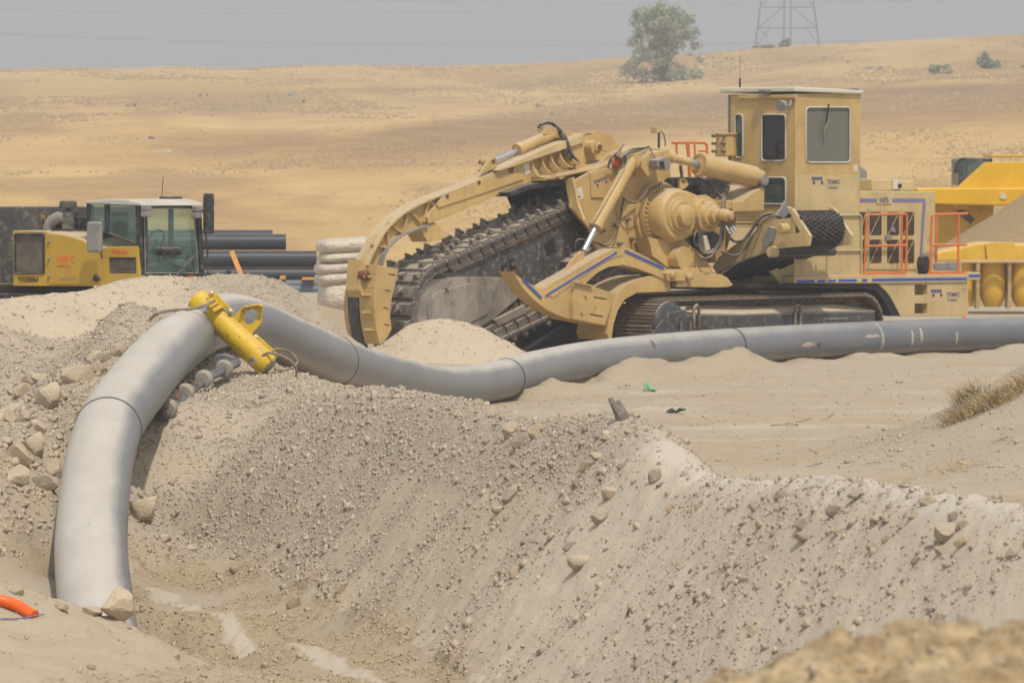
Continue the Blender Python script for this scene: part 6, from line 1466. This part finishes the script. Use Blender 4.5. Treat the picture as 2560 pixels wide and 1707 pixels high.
# glazed cab
kc = empty('cab', (0,0,0)); kc.parent = kr
ku0 = K.at_v(Z(7, (1378,700))[0], 0.04)[0]
sw = Z(7, (1060,365),(1325,375),(1335,735),(1060,632)); sw2 = Z(7, (870,352),(1020,358),(1025,618),(875,600))
kside('cab_side', Z(7, (845,340),(1372,360),(1378,1080),(1345,1080),(1345,765),(1050,645),(850,612)), 0.04, 0.10, KD, holes=[sw, sw2], parent=kc, bevel=0.008)
kside('window_pane', sw, 0.06, 0.066, MATS['green glass'], bevel=0, parent=kc); kside('window_pane', sw2, 0.06, 0.066, MATS['green glass'], bevel=0, parent=kc)
wsn = Z(7, (1415,395),(1880,395),(1905,480),(1945,1030),(1425,1030))
kfront('cab_front', Z(7, (1378,360),(1945,372),(1975,1060),(1975,1110),(1382,1110)), ku0-0.06, ku0, KD, holes=[wsn], parent=kc)
kfront('windscreen', wsn, ku0-0.035, ku0-0.028, MATS['green glass'], bevel=0, parent=kc)
MB().path(K.Fr(wsn, ku0+0.006), 0.012, 6, closed=True).build('windscreen_seal', MATS['grey plate'], kc)
kv1 = K.at_u(Z(7, (1950,500))[0], ku0)[1]; kwb = K.at_u(Z(7, (1400,1100))[0], ku0)[2]; kwt = K.at_u(Z(7, (1400,365))[0], ku0)[2]; kuB = K.at_v(Z(7, (850,500))[0], 0.04)[0]
MB().box((kuB, 0.101, kwb), (kuB+0.05, kv1, kwb+0.75)).build('cab_rear', KD, kc)
MB().path([(kuB+0.03, 0.13, kwb+0.7), (kuB+0.03, 0.13, kwt)], 0.03, 6).build('cab_pillar', KD, kc); MB().path([(kuB+0.03, kv1-0.03, kwb+0.7), (kuB+0.03, kv1-0.03, kwt)], 0.03, 6).build('cab_pillar', KD, kc)
MB().path([((kuB+ku0)/2, kv1-0.03, kwb), ((kuB+ku0)/2, kv1-0.03, kwt)], 0.045, 6).build('cab_pillar', KD, kc)
MB().box((kuB+0.051, kv1-0.05, kwb), (ku0-0.061, kv1, kwb+0.5)).build('cab_far_side', KD, kc)
MB().box((kuB+0.3, 0.2, kwb-0.3), (ku0-0.07, kv1-0.1, kwb+0.02)).build('cab_floor', KD, kc)
rt = [K.at_v(q, 0.0) for q in Z(7, (835,350),(835,330),(1050,306),(1250,310),(1375,345),(1400,372))]
MB().prism([rt], (0, kv1+0.05, 0)).build('roof', paint('roof white', (0.52,0.51,0.48), 0.5, 0.5), kc, 0.02)
mb = MB(); mb.box((kuB+0.75, 0.45, kwb+0.38), (kuB+1.2, 0.95, kwb+0.5)); mb.build('driver_seat', MATS['rubber'], kc, 0.05)
hs = K.at_v(Z(7, (1168,520))[0], 0.55); MB().box((hs[0]-0.05, 0.35, hs[2]-0.16), (hs[0]+0.05, 0.75, hs[2]+0.14)).build('head_rest', MATS['rubber'], kc, 0.06)
sw_ = K.at_u(Z(7, (1530,700))[0], ku0-0.5); e_ = [Vector((sw_[0]+0.08*math.sin(t)*0.6, sw_[1]+0.19*math.cos(t), sw_[2]+0.19*math.sin(t)*0.75)) for t in np.linspace(0, 2*math.pi, 20)[:-1]]
MB().path(e_, 0.014, 6, closed=True).build('steering_wheel', MATS['rubber'], kc); MB().path([sw_, (sw_[0]+0.12, sw_[1], kwb)], 0.04, 8).build('steering_column', MATS['grey plate'], kc)
MB().box((ku0-0.35, 0.3, kwb), (ku0-0.1, kv1-0.15, kwb+0.30)).build('dashboard', MATS['grey plate'], kc, 0.05)
for q in ((1430,392),(1430,452),(1928,400),(1920,465)):
    p = K.at_u(Z(7, q)[0], ku0+0.1); MB().box((p[0]-0.05, p[1]-0.07, p[2]-0.045), (p[0]+0.06, p[1]+0.07, p[2]+0.045)).build('work_lamp', MATS['grey plate'], kc, 0.015)
p = [K.at_u(q, ku0+0.12) for q in Z(7, (1965,385),(2000,450),(2015,620),(2035,850),(2040,1070))]; MB().path(p, 0.014, 6).build('mirror_arm', KD, kc)
p = K.at_u(Z(7, (2045,450))[0], ku0+0.12); MB().box((p[0]-0.06, p[1]-0.09, p[2]-0.32), (p[0]+0.06, p[1]+0.09, p[2]+0.33)).build('mirror', KD, kc, 0.04)
p = K.at_v(Z(7, (930,678))[0], -0.25); MB().box((p[0]-0.14, p[1]-0.05, p[2]-0.24), (p[0]+0.14, p[1]+0.05, p[2]+0.24)).build('mirror', MATS['grey plate'], kc, 0.04)
MB().path([K.at_v(q, v) for q, v in zip(Z(7, (955,750),(985,810),(995,880)), (-0.25,-0.12,-0.02))], 0.013, 6).build('mirror_arm', KD, kc)
MB().path([K.at_u(q, ku0+0.03) for q in Z(7, (1905,860),(1800,990),(1700,1090))], 0.016, 6).build('wiper', KD, kc); MB().path([K.at_u(q, ku0+0.02) for q in Z(7, (1680,940),(1800,980),(1910,1010))], 0.010, 6).build('wiper', KD, kc)
p = K.at_u(Z(7, (1870,1092))[0], ku0+0.02); MB().box((p[0]-0.02, p[1]-0.10, p[2]-0.04), (p[0]+0.05, p[1]+0.10, p[2]+0.05)).build('turn_signal', MATS['orange rail'], kc, 0.015)
p = K.at_u(Z(7, (1675,330))[0], ku0-0.5); MB().box((p[0]-0.12, p[1]-0.15, p[2]-0.06), (p[0]+0.12, p[1]+0.15, p[2]+0.08)).build('roof_box', KD, kc, 0.01)
a, b = K.at_u(Z(7, (1585,300))[0], ku0-0.6), K.at_u(Z(7, (1598,90))[0], ku0-0.6); MB().cyl(a, b, 0.006, n=5).build('antenna', KD, kc)

# ------------------------------------------------------------------ stack of black pipes, bales
def z8w(x, y, Y): return W(400+x/3.92, 480+y/3.92, Y)
plain('black polymer', (0.035, 0.040, 0.052), 0.45, 0, 0.15, 2.0)
base = 125.0; labs = ('topmost black pipe, farthest back in the stack', 'upper black pipe with a green strap round it', 'black pipe in the middle layer with a leaning orange plank', 'black pipe in the third layer of the stack', 'lower blue-grey pipe of the stack beside the bales', 'lowest blue-grey pipe of the stack')
for (yc, D_, xr, Y, col, lab) in ((455,0.44,1105,126.6,0,labs[0]), (492,0.42,1235,125.8,0,labs[1]), (656,0.42,1535,125.6,0,labs[2]), (815,0.42,1545,125.6,0,labs[3]), (905,0.24,1560,125.0,1,labs[4]), (955,0.22,1565,124.9,1,labs[5])):
    c = z8w(xr, yc, Y); l = z8w(-650, yc, Y); dx = Vector((1, 0.05, 0)).normalized()
    L = c.x-l.x; r = D_/2; t = 0.03
    mb = MB(); mb.lathe(c-dx*L, dx, [(0,r-t),(0,r),(L,r),(L,r-t),(L-0.6,r-t)], 28)
    tag(mb.build('polymer_pipe', MATS['black polymer'] if col == 0 else MATS.get('bluegrey') or plain('bluegrey', (0.13,0.15,0.18), 0.5, 0, 0.15), smooth=40), lab, 'pipe', 'black pipes stacked behind the carrier')
c = z8w(985, 492, 125.8); mb = MB(); e = [Vector((c.x-0.12*math.sin(t*0.5), c.y-0.215*math.cos(t), c.z+0.215*math.sin(t))) for t in np.linspace(-1.2, 2.2, 16)]
plain('green strap', (0.10, 0.26, 0.22), 0.6, 0, 0.1)
tag(mb.path(e, 0.016, 5).build('lashing_strap', MATS['green strap'], smooth=60), 'green strap tied round the upper black pipe', 'strap')
plain('orange plank', (0.62, 0.30, 0.07), 0.8, 0, 0.2, 8.0)
a, b = z8w(700, 580, 125.0), z8w(815, 860, 124.6); d = (b-a); n_ = Vector((d.z, 0, -d.x)).normalized()*0.062
tag(MB().prism([[a-n_, b-n_, b+n_, a+n_]], (0, 0.05, 0)).build('timber_plank', MATS['orange plank'], None, 0.006), 'orange wooden plank leaning on the black pipes', 'plank')
for (x0, y0, x1, y1, lab) in ((1175,825,1225,858,'short orange wood block at the left under the pipes'), (1390,842,1515,862,'long orange timber spacer between the pipes beside the bales')):
    a, b = z8w(x0, y0, 124.6), z8w(x1, y1, 124.6); tag(MB().box((a.x, 124.6, b.z), (b.x, 125.3, a.z)).build('timber_spacer', MATS['orange plank'], None, 0.006), lab, 'timber')
a, b = z8w(1330, 992, 124.0), z8w(1580, 1090, 124.0); plain('pale green board', (0.40,0.42,0.36), 0.7, 0, 0.1)
tag(MB().box((a.x-6, 124.0, b.z-0.3), (b.x, 126.6, a.z)).build('pallet', MATS['pale green board'], None, 0.01), 'pale grey-green board base under the pipe stack', 'base')
def wrap_mat():
    m, nt, b = new_mat('stretch wrap'); n1 = noise(nt, 2.2, 6, 0.6); n2 = noise(nt, 9.0, 6, 0.65)
    c = mixc(nt, ramp(nt, n2, 0.35, 0.7), (0.52,0.455,0.355), (0.61,0.56,0.47)); nt.links.new(c, b.inputs['Base Color'])
    b.inputs['Roughness'].default_value = 0.28; b.inputs['Specular IOR Level'].default_value = 0.6; b.inputs['Subsurface Weight'].default_value = 0.0
    p = bump(nt, b, n1, 0.12, 0.8); bump(nt, b, n2, 0.05, 0.8, p); MATS['wrap'] = m; return m
wrap_mat()
for i, (x0, x1, y0, y1, lab) in enumerate(((1525,2060,458,600,'topmost white wrapped bale of the stack behind the crumber arm'), (1535,2040,588,690,'second white wrapped bale from the top'), (1503,2020,688,802,'third white wrapped bale from the top, jutting left'), (1508,2010,782,905,'fourth white wrapped bale from the top'), (1540,2030,885,1180,'tall crumpled white bale at the bottom of the stack'))):
    Y = 104.0; a, b = z8w(x0, y0, Y), z8w(x1, y1, Y); w_, h_ = b.x-a.x, a.z-b.z
    bm = bmesh.new(); bmesh.ops.create_cube(bm, size=2); bmesh.ops.subdivide_edges(bm, edges=list(bm.edges), cuts=11, use_grid_fill=True)
    for v in bm.verts:
        c = v.co; p_ = 5.0; rr2 = (abs(c.x)**p_+abs(c.y)**p_+abs(c.z)**2.6)**(1/4.2); c = c/max(rr2, 0.3)
        k = mnoise.noise(c*2.2+Vector((i*7, 0, 0)))*0.05+mnoise.noise(c*6+Vector((i*7, 3, 0)))*0.02
        v.co = Vector((c.x*w_/2*(1+k*0.5), c.y*0.75*(1+k*0.5), c.z*h_*0.53*(1+k)))
    me = bpy.data.meshes.new('wrapped_bale'); bm.to_mesh(me); bm.free(); o = link('wrapped_bale', me, MATS['wrap'], smooth=True)
    o.location = ((a.x+b.x)/2, Y+0.8, (a.z+b.z)/2); o.rotation_euler = (0, math.radians(-4 if i < 4 else 2), math.radians(8)); tag(o, lab, 'bale', 'stack of wrapped bales')

# ------------------------------------------------------------------ yellow machines at the right edge
def z9(*pts, Y=108.0): return [W(2220+x/3.409, 360+y/3.409, Y) for x, y in pts]
def yprism(name, pts, Y0, Y1, mat, parent, holes=(), bevel=0.015):
    o = Vector(parent.location); return MB().prism([[p-o for p in z9(*pts, Y=Y0)]]+[[p-o for p in z9(*h, Y=Y0)] for h in holes], (0, Y1-Y0, 0)).build(name, mat, parent, bevel)
hl = empty('dump_truck', tuple(z9((900,900), Y=127)[0])); tag(hl, 'bright yellow articulated dump truck behind the earth heap at the right edge', 'dump truck')
HY_ = MATS['hauler yellow']
yprism('dump_body', ((230,380),(420,374),(1900,372),(1900,500),(900,528),(415,515),(330,480)), 125.0, 128.0, HY_, hl, bevel=0.04)
yprism('body_side', ((595,374),(700,300),(842,156),(1900,148),(1900,374)), 125.3, 125.45, HY_, hl)
yprism('body_front', ((595,374),(842,156),(870,156),(640,374)), 125.45, 127.8, HY_, hl)
yprism('rock_guard', ((880,92),(1900,92),(1900,112),(880,112)), 126.0, 128.4, HY_, hl)
yprism('belly', ((400,515),(900,525),(900,900),(400,900)), 125.9, 127.6, MATS['bucket yellow'], hl)
yprism('hoist_bracket', ((560,515),(680,520),(655,560),(600,560)), 125.4, 125.8, HY_, hl)
MB().cyl(z9((600,560), Y=125.6)[0]-hl.location, z9((720,660), Y=125.6)[0]-hl.location, 0.09, n=14).build('hoist_cylinder', MATS['dark steel'], hl)
yprism('truck_cab', ((600,130),(640,118),(890,122),(890,372),(600,372)), 126.2, 128.2, paint('cab teal grey', (0.05,0.075,0.085), 0.35, 0.3), hl)
yprism('cab_window', ((690,170),(800,150),(800,360),(660,360)), 126.18, 126.19, MATS['green glass'], hl, bevel=0)
MB().path([q-hl.location for q in z9((575,250),(585,170),(620,130),(660,128), Y=126.0)], 0.05, 6).build('mirror_arm', MATS['rubber'], hl)
yprism('truck_mirror', ((572,180),(598,170),(605,235),(580,245)), 125.9, 126.05, MATS['rubber'], hl)
MB().path([q-hl.location for q in z9((595,365),(620,320),(650,290), Y=126.0)], 0.03, 6).build('grab_handle', MATS['rubber'], hl)
MB().lathe(z9((982,445), Y=124.98)[0]-hl.location, (0,-1,0), [(-0.02,0.085),(0.01,0.085)], 20).build('round_sign', MATS['label white'], hl)
for x in (760, 1300):
    MB().lathe(z9((x,900), Y=125.9)[0]-hl.location+Vector((0,0,-0.1)), (0,1,0), [(0,0.5),(0.05,0.85),(0.55,0.85),(0.6,0.5)], 30).build('wheel', MATS['rubber'], hl)
# brown-grey cone of earth
cx = W(2765, 752, 119.0); bm = bmesh.new(); nr_, na = 40, 96
apex = 4.4-0.36
vv = [[bm.verts.new((6.4*i/nr_*math.cos(2*math.pi*j/na), 6.4*i/nr_*math.sin(2*math.pi*j/na), apex*(1-i/nr_)**1.02*1.0+(0.05*mnoise.noise(Vector((6.4*i/nr_*math.cos(2*math.pi*j/na), 6.4*i/nr_*math.sin(2*math.pi*j/na), 0))*1.5)) - (0.25 if i == nr_ else 0))) for j in range(na)] for i in range(1, nr_+1)]
top_ = bm.verts.new((0,0,apex))
for j in range(na):
    bm.faces.new((top_, vv[0][j], vv[0][(j+1) % na]))
    for i in range(nr_-1): bm.faces.new((vv[i][j], vv[i+1][j], vv[i+1][(j+1) % na], vv[i][(j+1) % na]))
me = bpy.data.meshes.new('earth_heap'); bm.to_mesh(me); bm.free()
plain('dark earth', (0.34, 0.245, 0.14), 0.95, 0, 0.2, 20.0, 0.02, 0.1)
o = link('earth_heap', me, MATS['dark earth'], smooth=True); o.location = (cx.x, 119.0, 0.3); tag(o, 'tall brown conical earth heap in front of the yellow dump truck', 'heap')
# row of yellow barrel segments: a screening bucket
bk = empty('screening_bucket', tuple(z9((900,1390), Y=108)[0])); tag(bk, 'yellow ribbed screening bucket lying on the ground behind the trencher', 'bucket')
BY = MATS['bucket yellow']; ob = Vector(bk.location)
yprism('bucket_hood', ((395,935),(470,905),(620,880),(740,848),(815,838),(1159,850),(1500,860),(1800,960),(1800,1005),(395,1005)), 107.7, 109.2, BY, bk, bevel=0.05)
yprism('hood_panel', ((830,850),(940,835),(1080,838),(1100,990),(850,1000)), 107.62, 107.7, BY, bk)
for x0, x1 in ((630,742), (778,1012), (1044,1280), (1310,1540), (1570,1800)):
    a = z9((x0,1010), Y=108)[0]-ob; b = z9((x1,1380), Y=108)[0]-ob; r = (b.x-a.x)/2; hgt = a.z-b.z
    sg = MB().lathe(((a.x+b.x)/2, 0.1, b.z), (0,0,1), [(-0.02,r*0.55),(0.05*hgt,r*0.68),(0.16*hgt,r*0.86),(0.32*hgt,r*0.98),(0.5*hgt,r*1.0),(0.85*hgt,r*0.98),(1.0*hgt,r*0.97)], 28).build('barrel_segment', BY, bk, smooth=50)
for x in (760, 1028, 1296, 1556):
    a = z9((x,1005), Y=108)[0]-ob; b = z9((x,1400), Y=108)[0]-ob
    MB().prism([[(a.x-0.04, -0.30, a.z), (a.x-0.04, 0.5, a.z), (a.x-0.04, 0.5, b.z), (a.x-0.04, -0.12, b.z), (a.x-0.04, -0.24, (a.z+b.z)/2)]], (0.08, 0, 0)).build('bucket_rib', MATS['trencher panel'], bk, 0.01)
yprism('top_rail', ((610,990),(1800,985),(1800,1015),(610,1015)), 107.5, 107.6, MATS['trencher panel'], bk)
# traffic cone
p = W(2411, 797, 102.0); plain('cone orange', (0.75, 0.12, 0.04), 0.5, 0, 0.05)
co = MB().lathe((0,0,0), (0,0,1), [(0,0.09),(0.02,0.09),(0.02,0.06),(0.22,0.016)], 16).build('traffic_cone', MATS['cone orange']); co.location = (p.x, p.y, gz(p.x, p.y)); tag(co, 'small orange traffic cone behind the rear of the trencher', 'cone')

# dry grass standing on the hill
rock_mat('hill grass', [(0.31,0.22,0.12),(0.36,0.26,0.14),(0.26,0.18,0.10),(0.40,0.29,0.165),(0.30,0.21,0.115)], 1.0, 0.0)
def hill_grid(x, y):
    r = np.interp(y, rr, np.arange(hr)); c = np.interp(x/y, rc, np.arange(hc)); r0 = np.clip(r.astype(int), 0, hr-2); c0 = np.clip(c.astype(int), 0, hc-2); fr, fc = r-r0, c-c0
    return HZ[r0, c0]*(1-fr)*(1-fc)+HZ[r0+1, c0]*fr*(1-fc)+HZ[r0, c0+1]*(1-fr)*fc+HZ[r0+1, c0+1]*fr*fc
ng = 80000; gy = 131+575*rng.random(ng)**1.25; gx = rng.uniform(-0.118, 0.118, ng)*gy
keep = fbm(gx*0.05, gy*0.02, 5, 0.6, 3.0)+rng.normal(0, 0.22, ng) > 0.30; gx, gy = gx[keep], gy[keep]; ng = len(gx)
gzz = hill_grid(gx, gy); hgt = rng.uniform(0.04, 0.16, ng)*np.clip(gy/300, 0.7, 1.5); wid = rng.uniform(0.03, 0.13, ng)*np.clip(gy/260, 0.7, 2.0)
V = np.stack([np.stack([gx-wid, gy, gzz-0.03], -1), np.stack([gx+wid, gy+rng.uniform(-0.1, 0.1, ng), gzz-0.03], -1), np.stack([gx+wid*rng.uniform(-0.4, 1.0, ng), gy+hgt*1.6, gzz+hgt], -1), np.stack([gx-wid*rng.uniform(0.2, 1.0, ng), gy+hgt*1.4, gzz+hgt*0.8], -1)], 1)
tag(link('dry_grass', np_mesh('dry_grass', V.reshape(-1, 3), np.arange(ng*4).reshape(-1, 4), 4), MATS['hill grass']), 'dry straw-coloured grass covering the hillside', 'grass', kind='stuff')
# ------------------------------------------------------------------ hillside: tree, shrubs, rocks, pylon, wires
plain('leaf green', (0.23, 0.275, 0.175), 0.7, 0, 0.25, 0.8); plain('leaf pale', (0.36, 0.40, 0.26), 0.7, 0, 0.25, 0.8); plain('bark', (0.11, 0.09, 0.07), 0.9, 0, 0.3, 3.0)
def leaves(name, blobs, n, size, mat, parent, seed):
    r = np.random.default_rng(seed); V = np.empty((n, 4, 3)); 
    wts = np.array([b[3]*b[4]*b[5] for b in blobs]); idx = r.choice(len(blobs), n, p=wts/wts.sum())
    B = np.array(blobs)[idx]; d = r.normal(0, 1, (n, 3)); d /= np.linalg.norm(d, axis=1, keepdims=True); d *= (r.random(n)**0.45)[:, None]
    P = B[:, :3]+d*B[:, 3:6]; t = r.normal(0, 1, (n, 3)); t /= np.linalg.norm(t, axis=1, keepdims=True); b = np.cross(t, r.normal(0, 1, (n, 3))); b /= np.linalg.norm(b, axis=1, keepdims=True)
    s = (size*r.uniform(0.5, 1.4, n))[:, None]
    V[:, 0] = P-t*s; V[:, 1] = P-b*s*0.5; V[:, 2] = P+t*s; V[:, 3] = P+b*s*0.5
    me = np_mesh(name, V.reshape(-1, 3), np.arange(n*4).reshape(-1, 4), 4); return tag(link(name, me, mat, parent), kind='stuff')
tb_ = on_hill(1655, 205); te = empty('deciduous_tree', tuple(tb_)); tag(te, 'lone grey-green leafy tree on the dry hillside', 'tree')
S_ = tb_.y/F; r = random.Random(3)
mb = MB(); tips = []
for i in range(8):
    a = i/8*2*math.pi; top = Vector((math.cos(a)*r.uniform(20,75)*S_, math.sin(a)*r.uniform(10,50)*S_, r.uniform(90,175)*S_))
    pts = [Vector((math.cos(a)*0.15, math.sin(a)*0.15, -0.2)), top*0.35+Vector((r.uniform(-.2,.2), r.uniform(-.2,.2), 0.3)), top]
    mb.path(spline(pts, 4), [0.13*(1-k/9)+0.02 for k in range(9)], 6); tips.append(top)
    for j in range(3):
        q = top*r.uniform(0.5, 0.9); e = q+Vector((r.uniform(-1,1), r.uniform(-1,1), r.uniform(0.3,1.1)))*38*S_; mb.path([q, (q+e)/2+Vector((0,0,0.1)), e], [0.05,0.035,0.012], 5); tips.append(e)
mb.build('trunk', MATS['bark'], te)
bl = [(t.x, t.y, t.z, r.uniform(14,26)*S_, r.uniform(14,26)*S_, r.uniform(11,20)*S_) for t in tips]
for cx_, cz_, rx_ in ((-70,100,22),(-60,130,18),(75,120,24),(85,90,18),(60,150,20),(-40,165,18),(0,185,20),(30,178,16),(-85,25,26),(-50,14,24),(0,20,30),(50,14,26),(85,18,22),(-30,60,20),(10,70,24),(95,55,14)):
    bl.append((cx_*S_, r.uniform(-40,40)*S_, cz_*S_, rx_*S_, rx_*S_, rx_*0.75*S_))
for i in range(110):
    h_ = r.uniform(0.02, 0.97)**1.15; wd_ = 92*math.sin(math.pi*min(0.98, 0.18+0.80*h_))**0.8; a = r.uniform(0, 6.28); q = math.sqrt(r.random())
    rb = r.uniform(9, 17); bl.append((q*wd_*math.cos(a)*S_, q*wd_*math.sin(a)*S_, h_*182*S_, rb*S_, rb*S_, rb*0.8*S_))
leaves('crown', bl, 7500, 0.17, MATS['leaf green'], te, 1); leaves('crown', [(b[0], b[1]-0.2, b[2]+0.25, b[3], b[4], b[5]) for b in bl], 7500, 0.16, MATS['leaf pale'], te, 2)
def shrub(px, py, w, h, label, seed):
    p = on_hill(px, py); s = p.y/F; root = empty('shrub', tuple(p)); tag(root, label, 'shrub'); rr3 = random.Random(seed)
    bl = [(rr3.uniform(-w/2.6, w/2.6)*s, rr3.uniform(-w/3, w/3)*s, rr3.uniform(0.15, 0.75)*h*s, w*0.17*s, w*0.17*s, h*0.24*s) for _ in range(9)]
    mb = MB()
    for b in bl: mb.path([Vector((0,0,-0.1)), Vector(b[:3])], [0.04,0.015], 5)
    mb.build('stem', MATS['bark'], root); leaves('foliage', bl, 700, 0.17, MATS['leaf green'] if seed % 2 else MATS['leaf pale'], root, seed)
shrub(2470, 172, 62, 44, 'dark green shrub high on the hillside at the right', 31); shrub(2350, 185, 60, 26, 'pale green low shrub left of the dark one', 32)
shrub(1893, 121, 34, 14, 'low dark shrub at the left foot of the pylon', 33); shrub(1958, 118, 40, 22, 'rounded dark shrub between the pylon legs', 35); shrub(1920, 121, 40, 9, 'flat strip of scrub between the pylon shrubs', 37)
for i, (px, py, w, h) in enumerate(((730,239,24,10),(758,258,12,9),(500,242,9,7),(518,240,9,8),(437,262,8,6),(450,283,9,6),(630,270,8,6),(660,277,12,6),(675,257,12,7),(670,243,8,7),(222,261,10,6),(320,267,16,8),(336,266,12,8),(405,245,7,5),(1383,210,10,7),(1347,267,16,6),(1380,288,14,6),(1452,275,8,5),(1326,300,8,5),(1310,246,8,5),(2172,172,28,10),(2205,172,22,8),(2060,148,12,8),(1815,150,12,8),(1830,150,9,7),(2120,158,12,8),(2556,170,10,8),(1440,210,8,6),(448,372,14,5),(380,348,16,7))):
    p = on_hill(px, py); o = link('basalt_rock', BAS[i % 14], None); s = p.y/F; o.scale = (w*s, w*s*0.9, h*s*1.3); o.location = p+Vector((0,0,h*s*0.25)); o.rotation_euler = (0,0,i*1.3)
    tag(o, '@ dark basalt rock from the left on the dry hillside', 'rock', 'basalt rocks on the hillside')
p = on_hill(408, 380); o = link('pale_rock', ROCKS[3], None); s = p.y/F; o.scale = (60*s, 30*s, 14*s); o.location = p; tag(o, 'low pale rock outcrop on the hillside above the carrier', 'rock')
# lattice pylon beyond the ridge
PYY = 820.0; pw = lambda x, y, dy=0: W(x, y, PYY+dy)
base_ = pw(1968, 118); py_ = empty('power_pylon', (base_.x, base_.y, hill_z(base_.x, PYY))); tag(py_, 'grey steel lattice power pylon standing beyond the ridge', 'pylon'); op_ = Vector(py_.location)
plain('galvanised steel', (0.21, 0.215, 0.22), 0.6, 0.3, 0.1)
def member(name, pts, r): MB().path([Vector(p)-op_ for p in pts], r, 5).build(name, MATS['galvanised steel'], py_)
def leg(x0, x1, d): member('leg', [pw(x0, 150, d), pw(x1, -330, d*0.3)], 0.13)
leg(1884, 1945, 0); leg(2054, 1985, 0); leg(1960, 1962, 6); leg(1977, 1974, -6)
for a, b in (((1897,70),(2042,70)), ((1906,18),(2032,18)), ((1918,-80),(2018,-80)), ((1930,-180),(2004,-180))): member('cross_member', [pw(*a), pw(*b)], 0.10)
for a, b in (((1897,70),(1958,18)), ((2042,70),(1980,18)), ((1890,118),(1925,70)), ((2050,118),(2015,70)), ((1906,18),(1962,-80)), ((2032,18),(1976,-80)), ((1897,70),(1920,95)), ((1958,18),(1930,18))): member('brace', [pw(*a), pw(*b)], 0.07)
member('cross_arm', [pw(1800,-250), pw(2136,-250)], 0.2)
for i, (pts, lab) in enumerate((([(-300,80),(0,86),(400,101),(800,110),(1500,113),(2300,100),(2900,85)], 'thin power line low across the grey sky'), ([(200,-14),(830,0),(1500,10),(2200,4),(2900,-12)], 'thin power line close to the top of the picture'), ([(-200,20),(500,34),(1200,30)], 'faint third power line at the upper left'))):
    tag(MB().path(spline([W(x, y, 700+i*30) for x, y in pts], 8), 0.028, 5).build('power_line', MATS['galvanised steel']), lab, 'power line', 'wires across the sky')

# look-alikes are told apart by their place in the row
def ordinal(n):
    w = ('', 'first', 'second', 'third', 'fourth', 'fifth', 'sixth', 'seventh', 'eighth', 'ninth', 'tenth', 'eleventh', 'twelfth', 'thirteenth', 'fourteenth', 'fifteenth', 'sixteenth', 'seventeenth', 'eighteenth', 'nineteenth', 'twentieth')
    return w[n] if n <= 20 else ('twenty-'+w[n-20] if n < 30 else ('thirtieth' if n == 30 else 'thirty-'+w[n-30]))
rows_ = {}
for o in COL.objects:
    if o.parent is None and str(o.get('label', '')).startswith('@'): rows_.setdefault(o['label'], []).append(o)
for lab, obs in rows_.items():
    obs.sort(key=lambda o: o.matrix_basis.translation.x/max(o.matrix_basis.translation.y, 1) if o.matrix_basis.translation.length > 0.01 else sum(v.co.x/v.co.y for v in o.data.vertices)/len(o.data.vertices))
    for i, o in enumerate(obs): o['label'] = ordinal(i+1)+lab[1:]
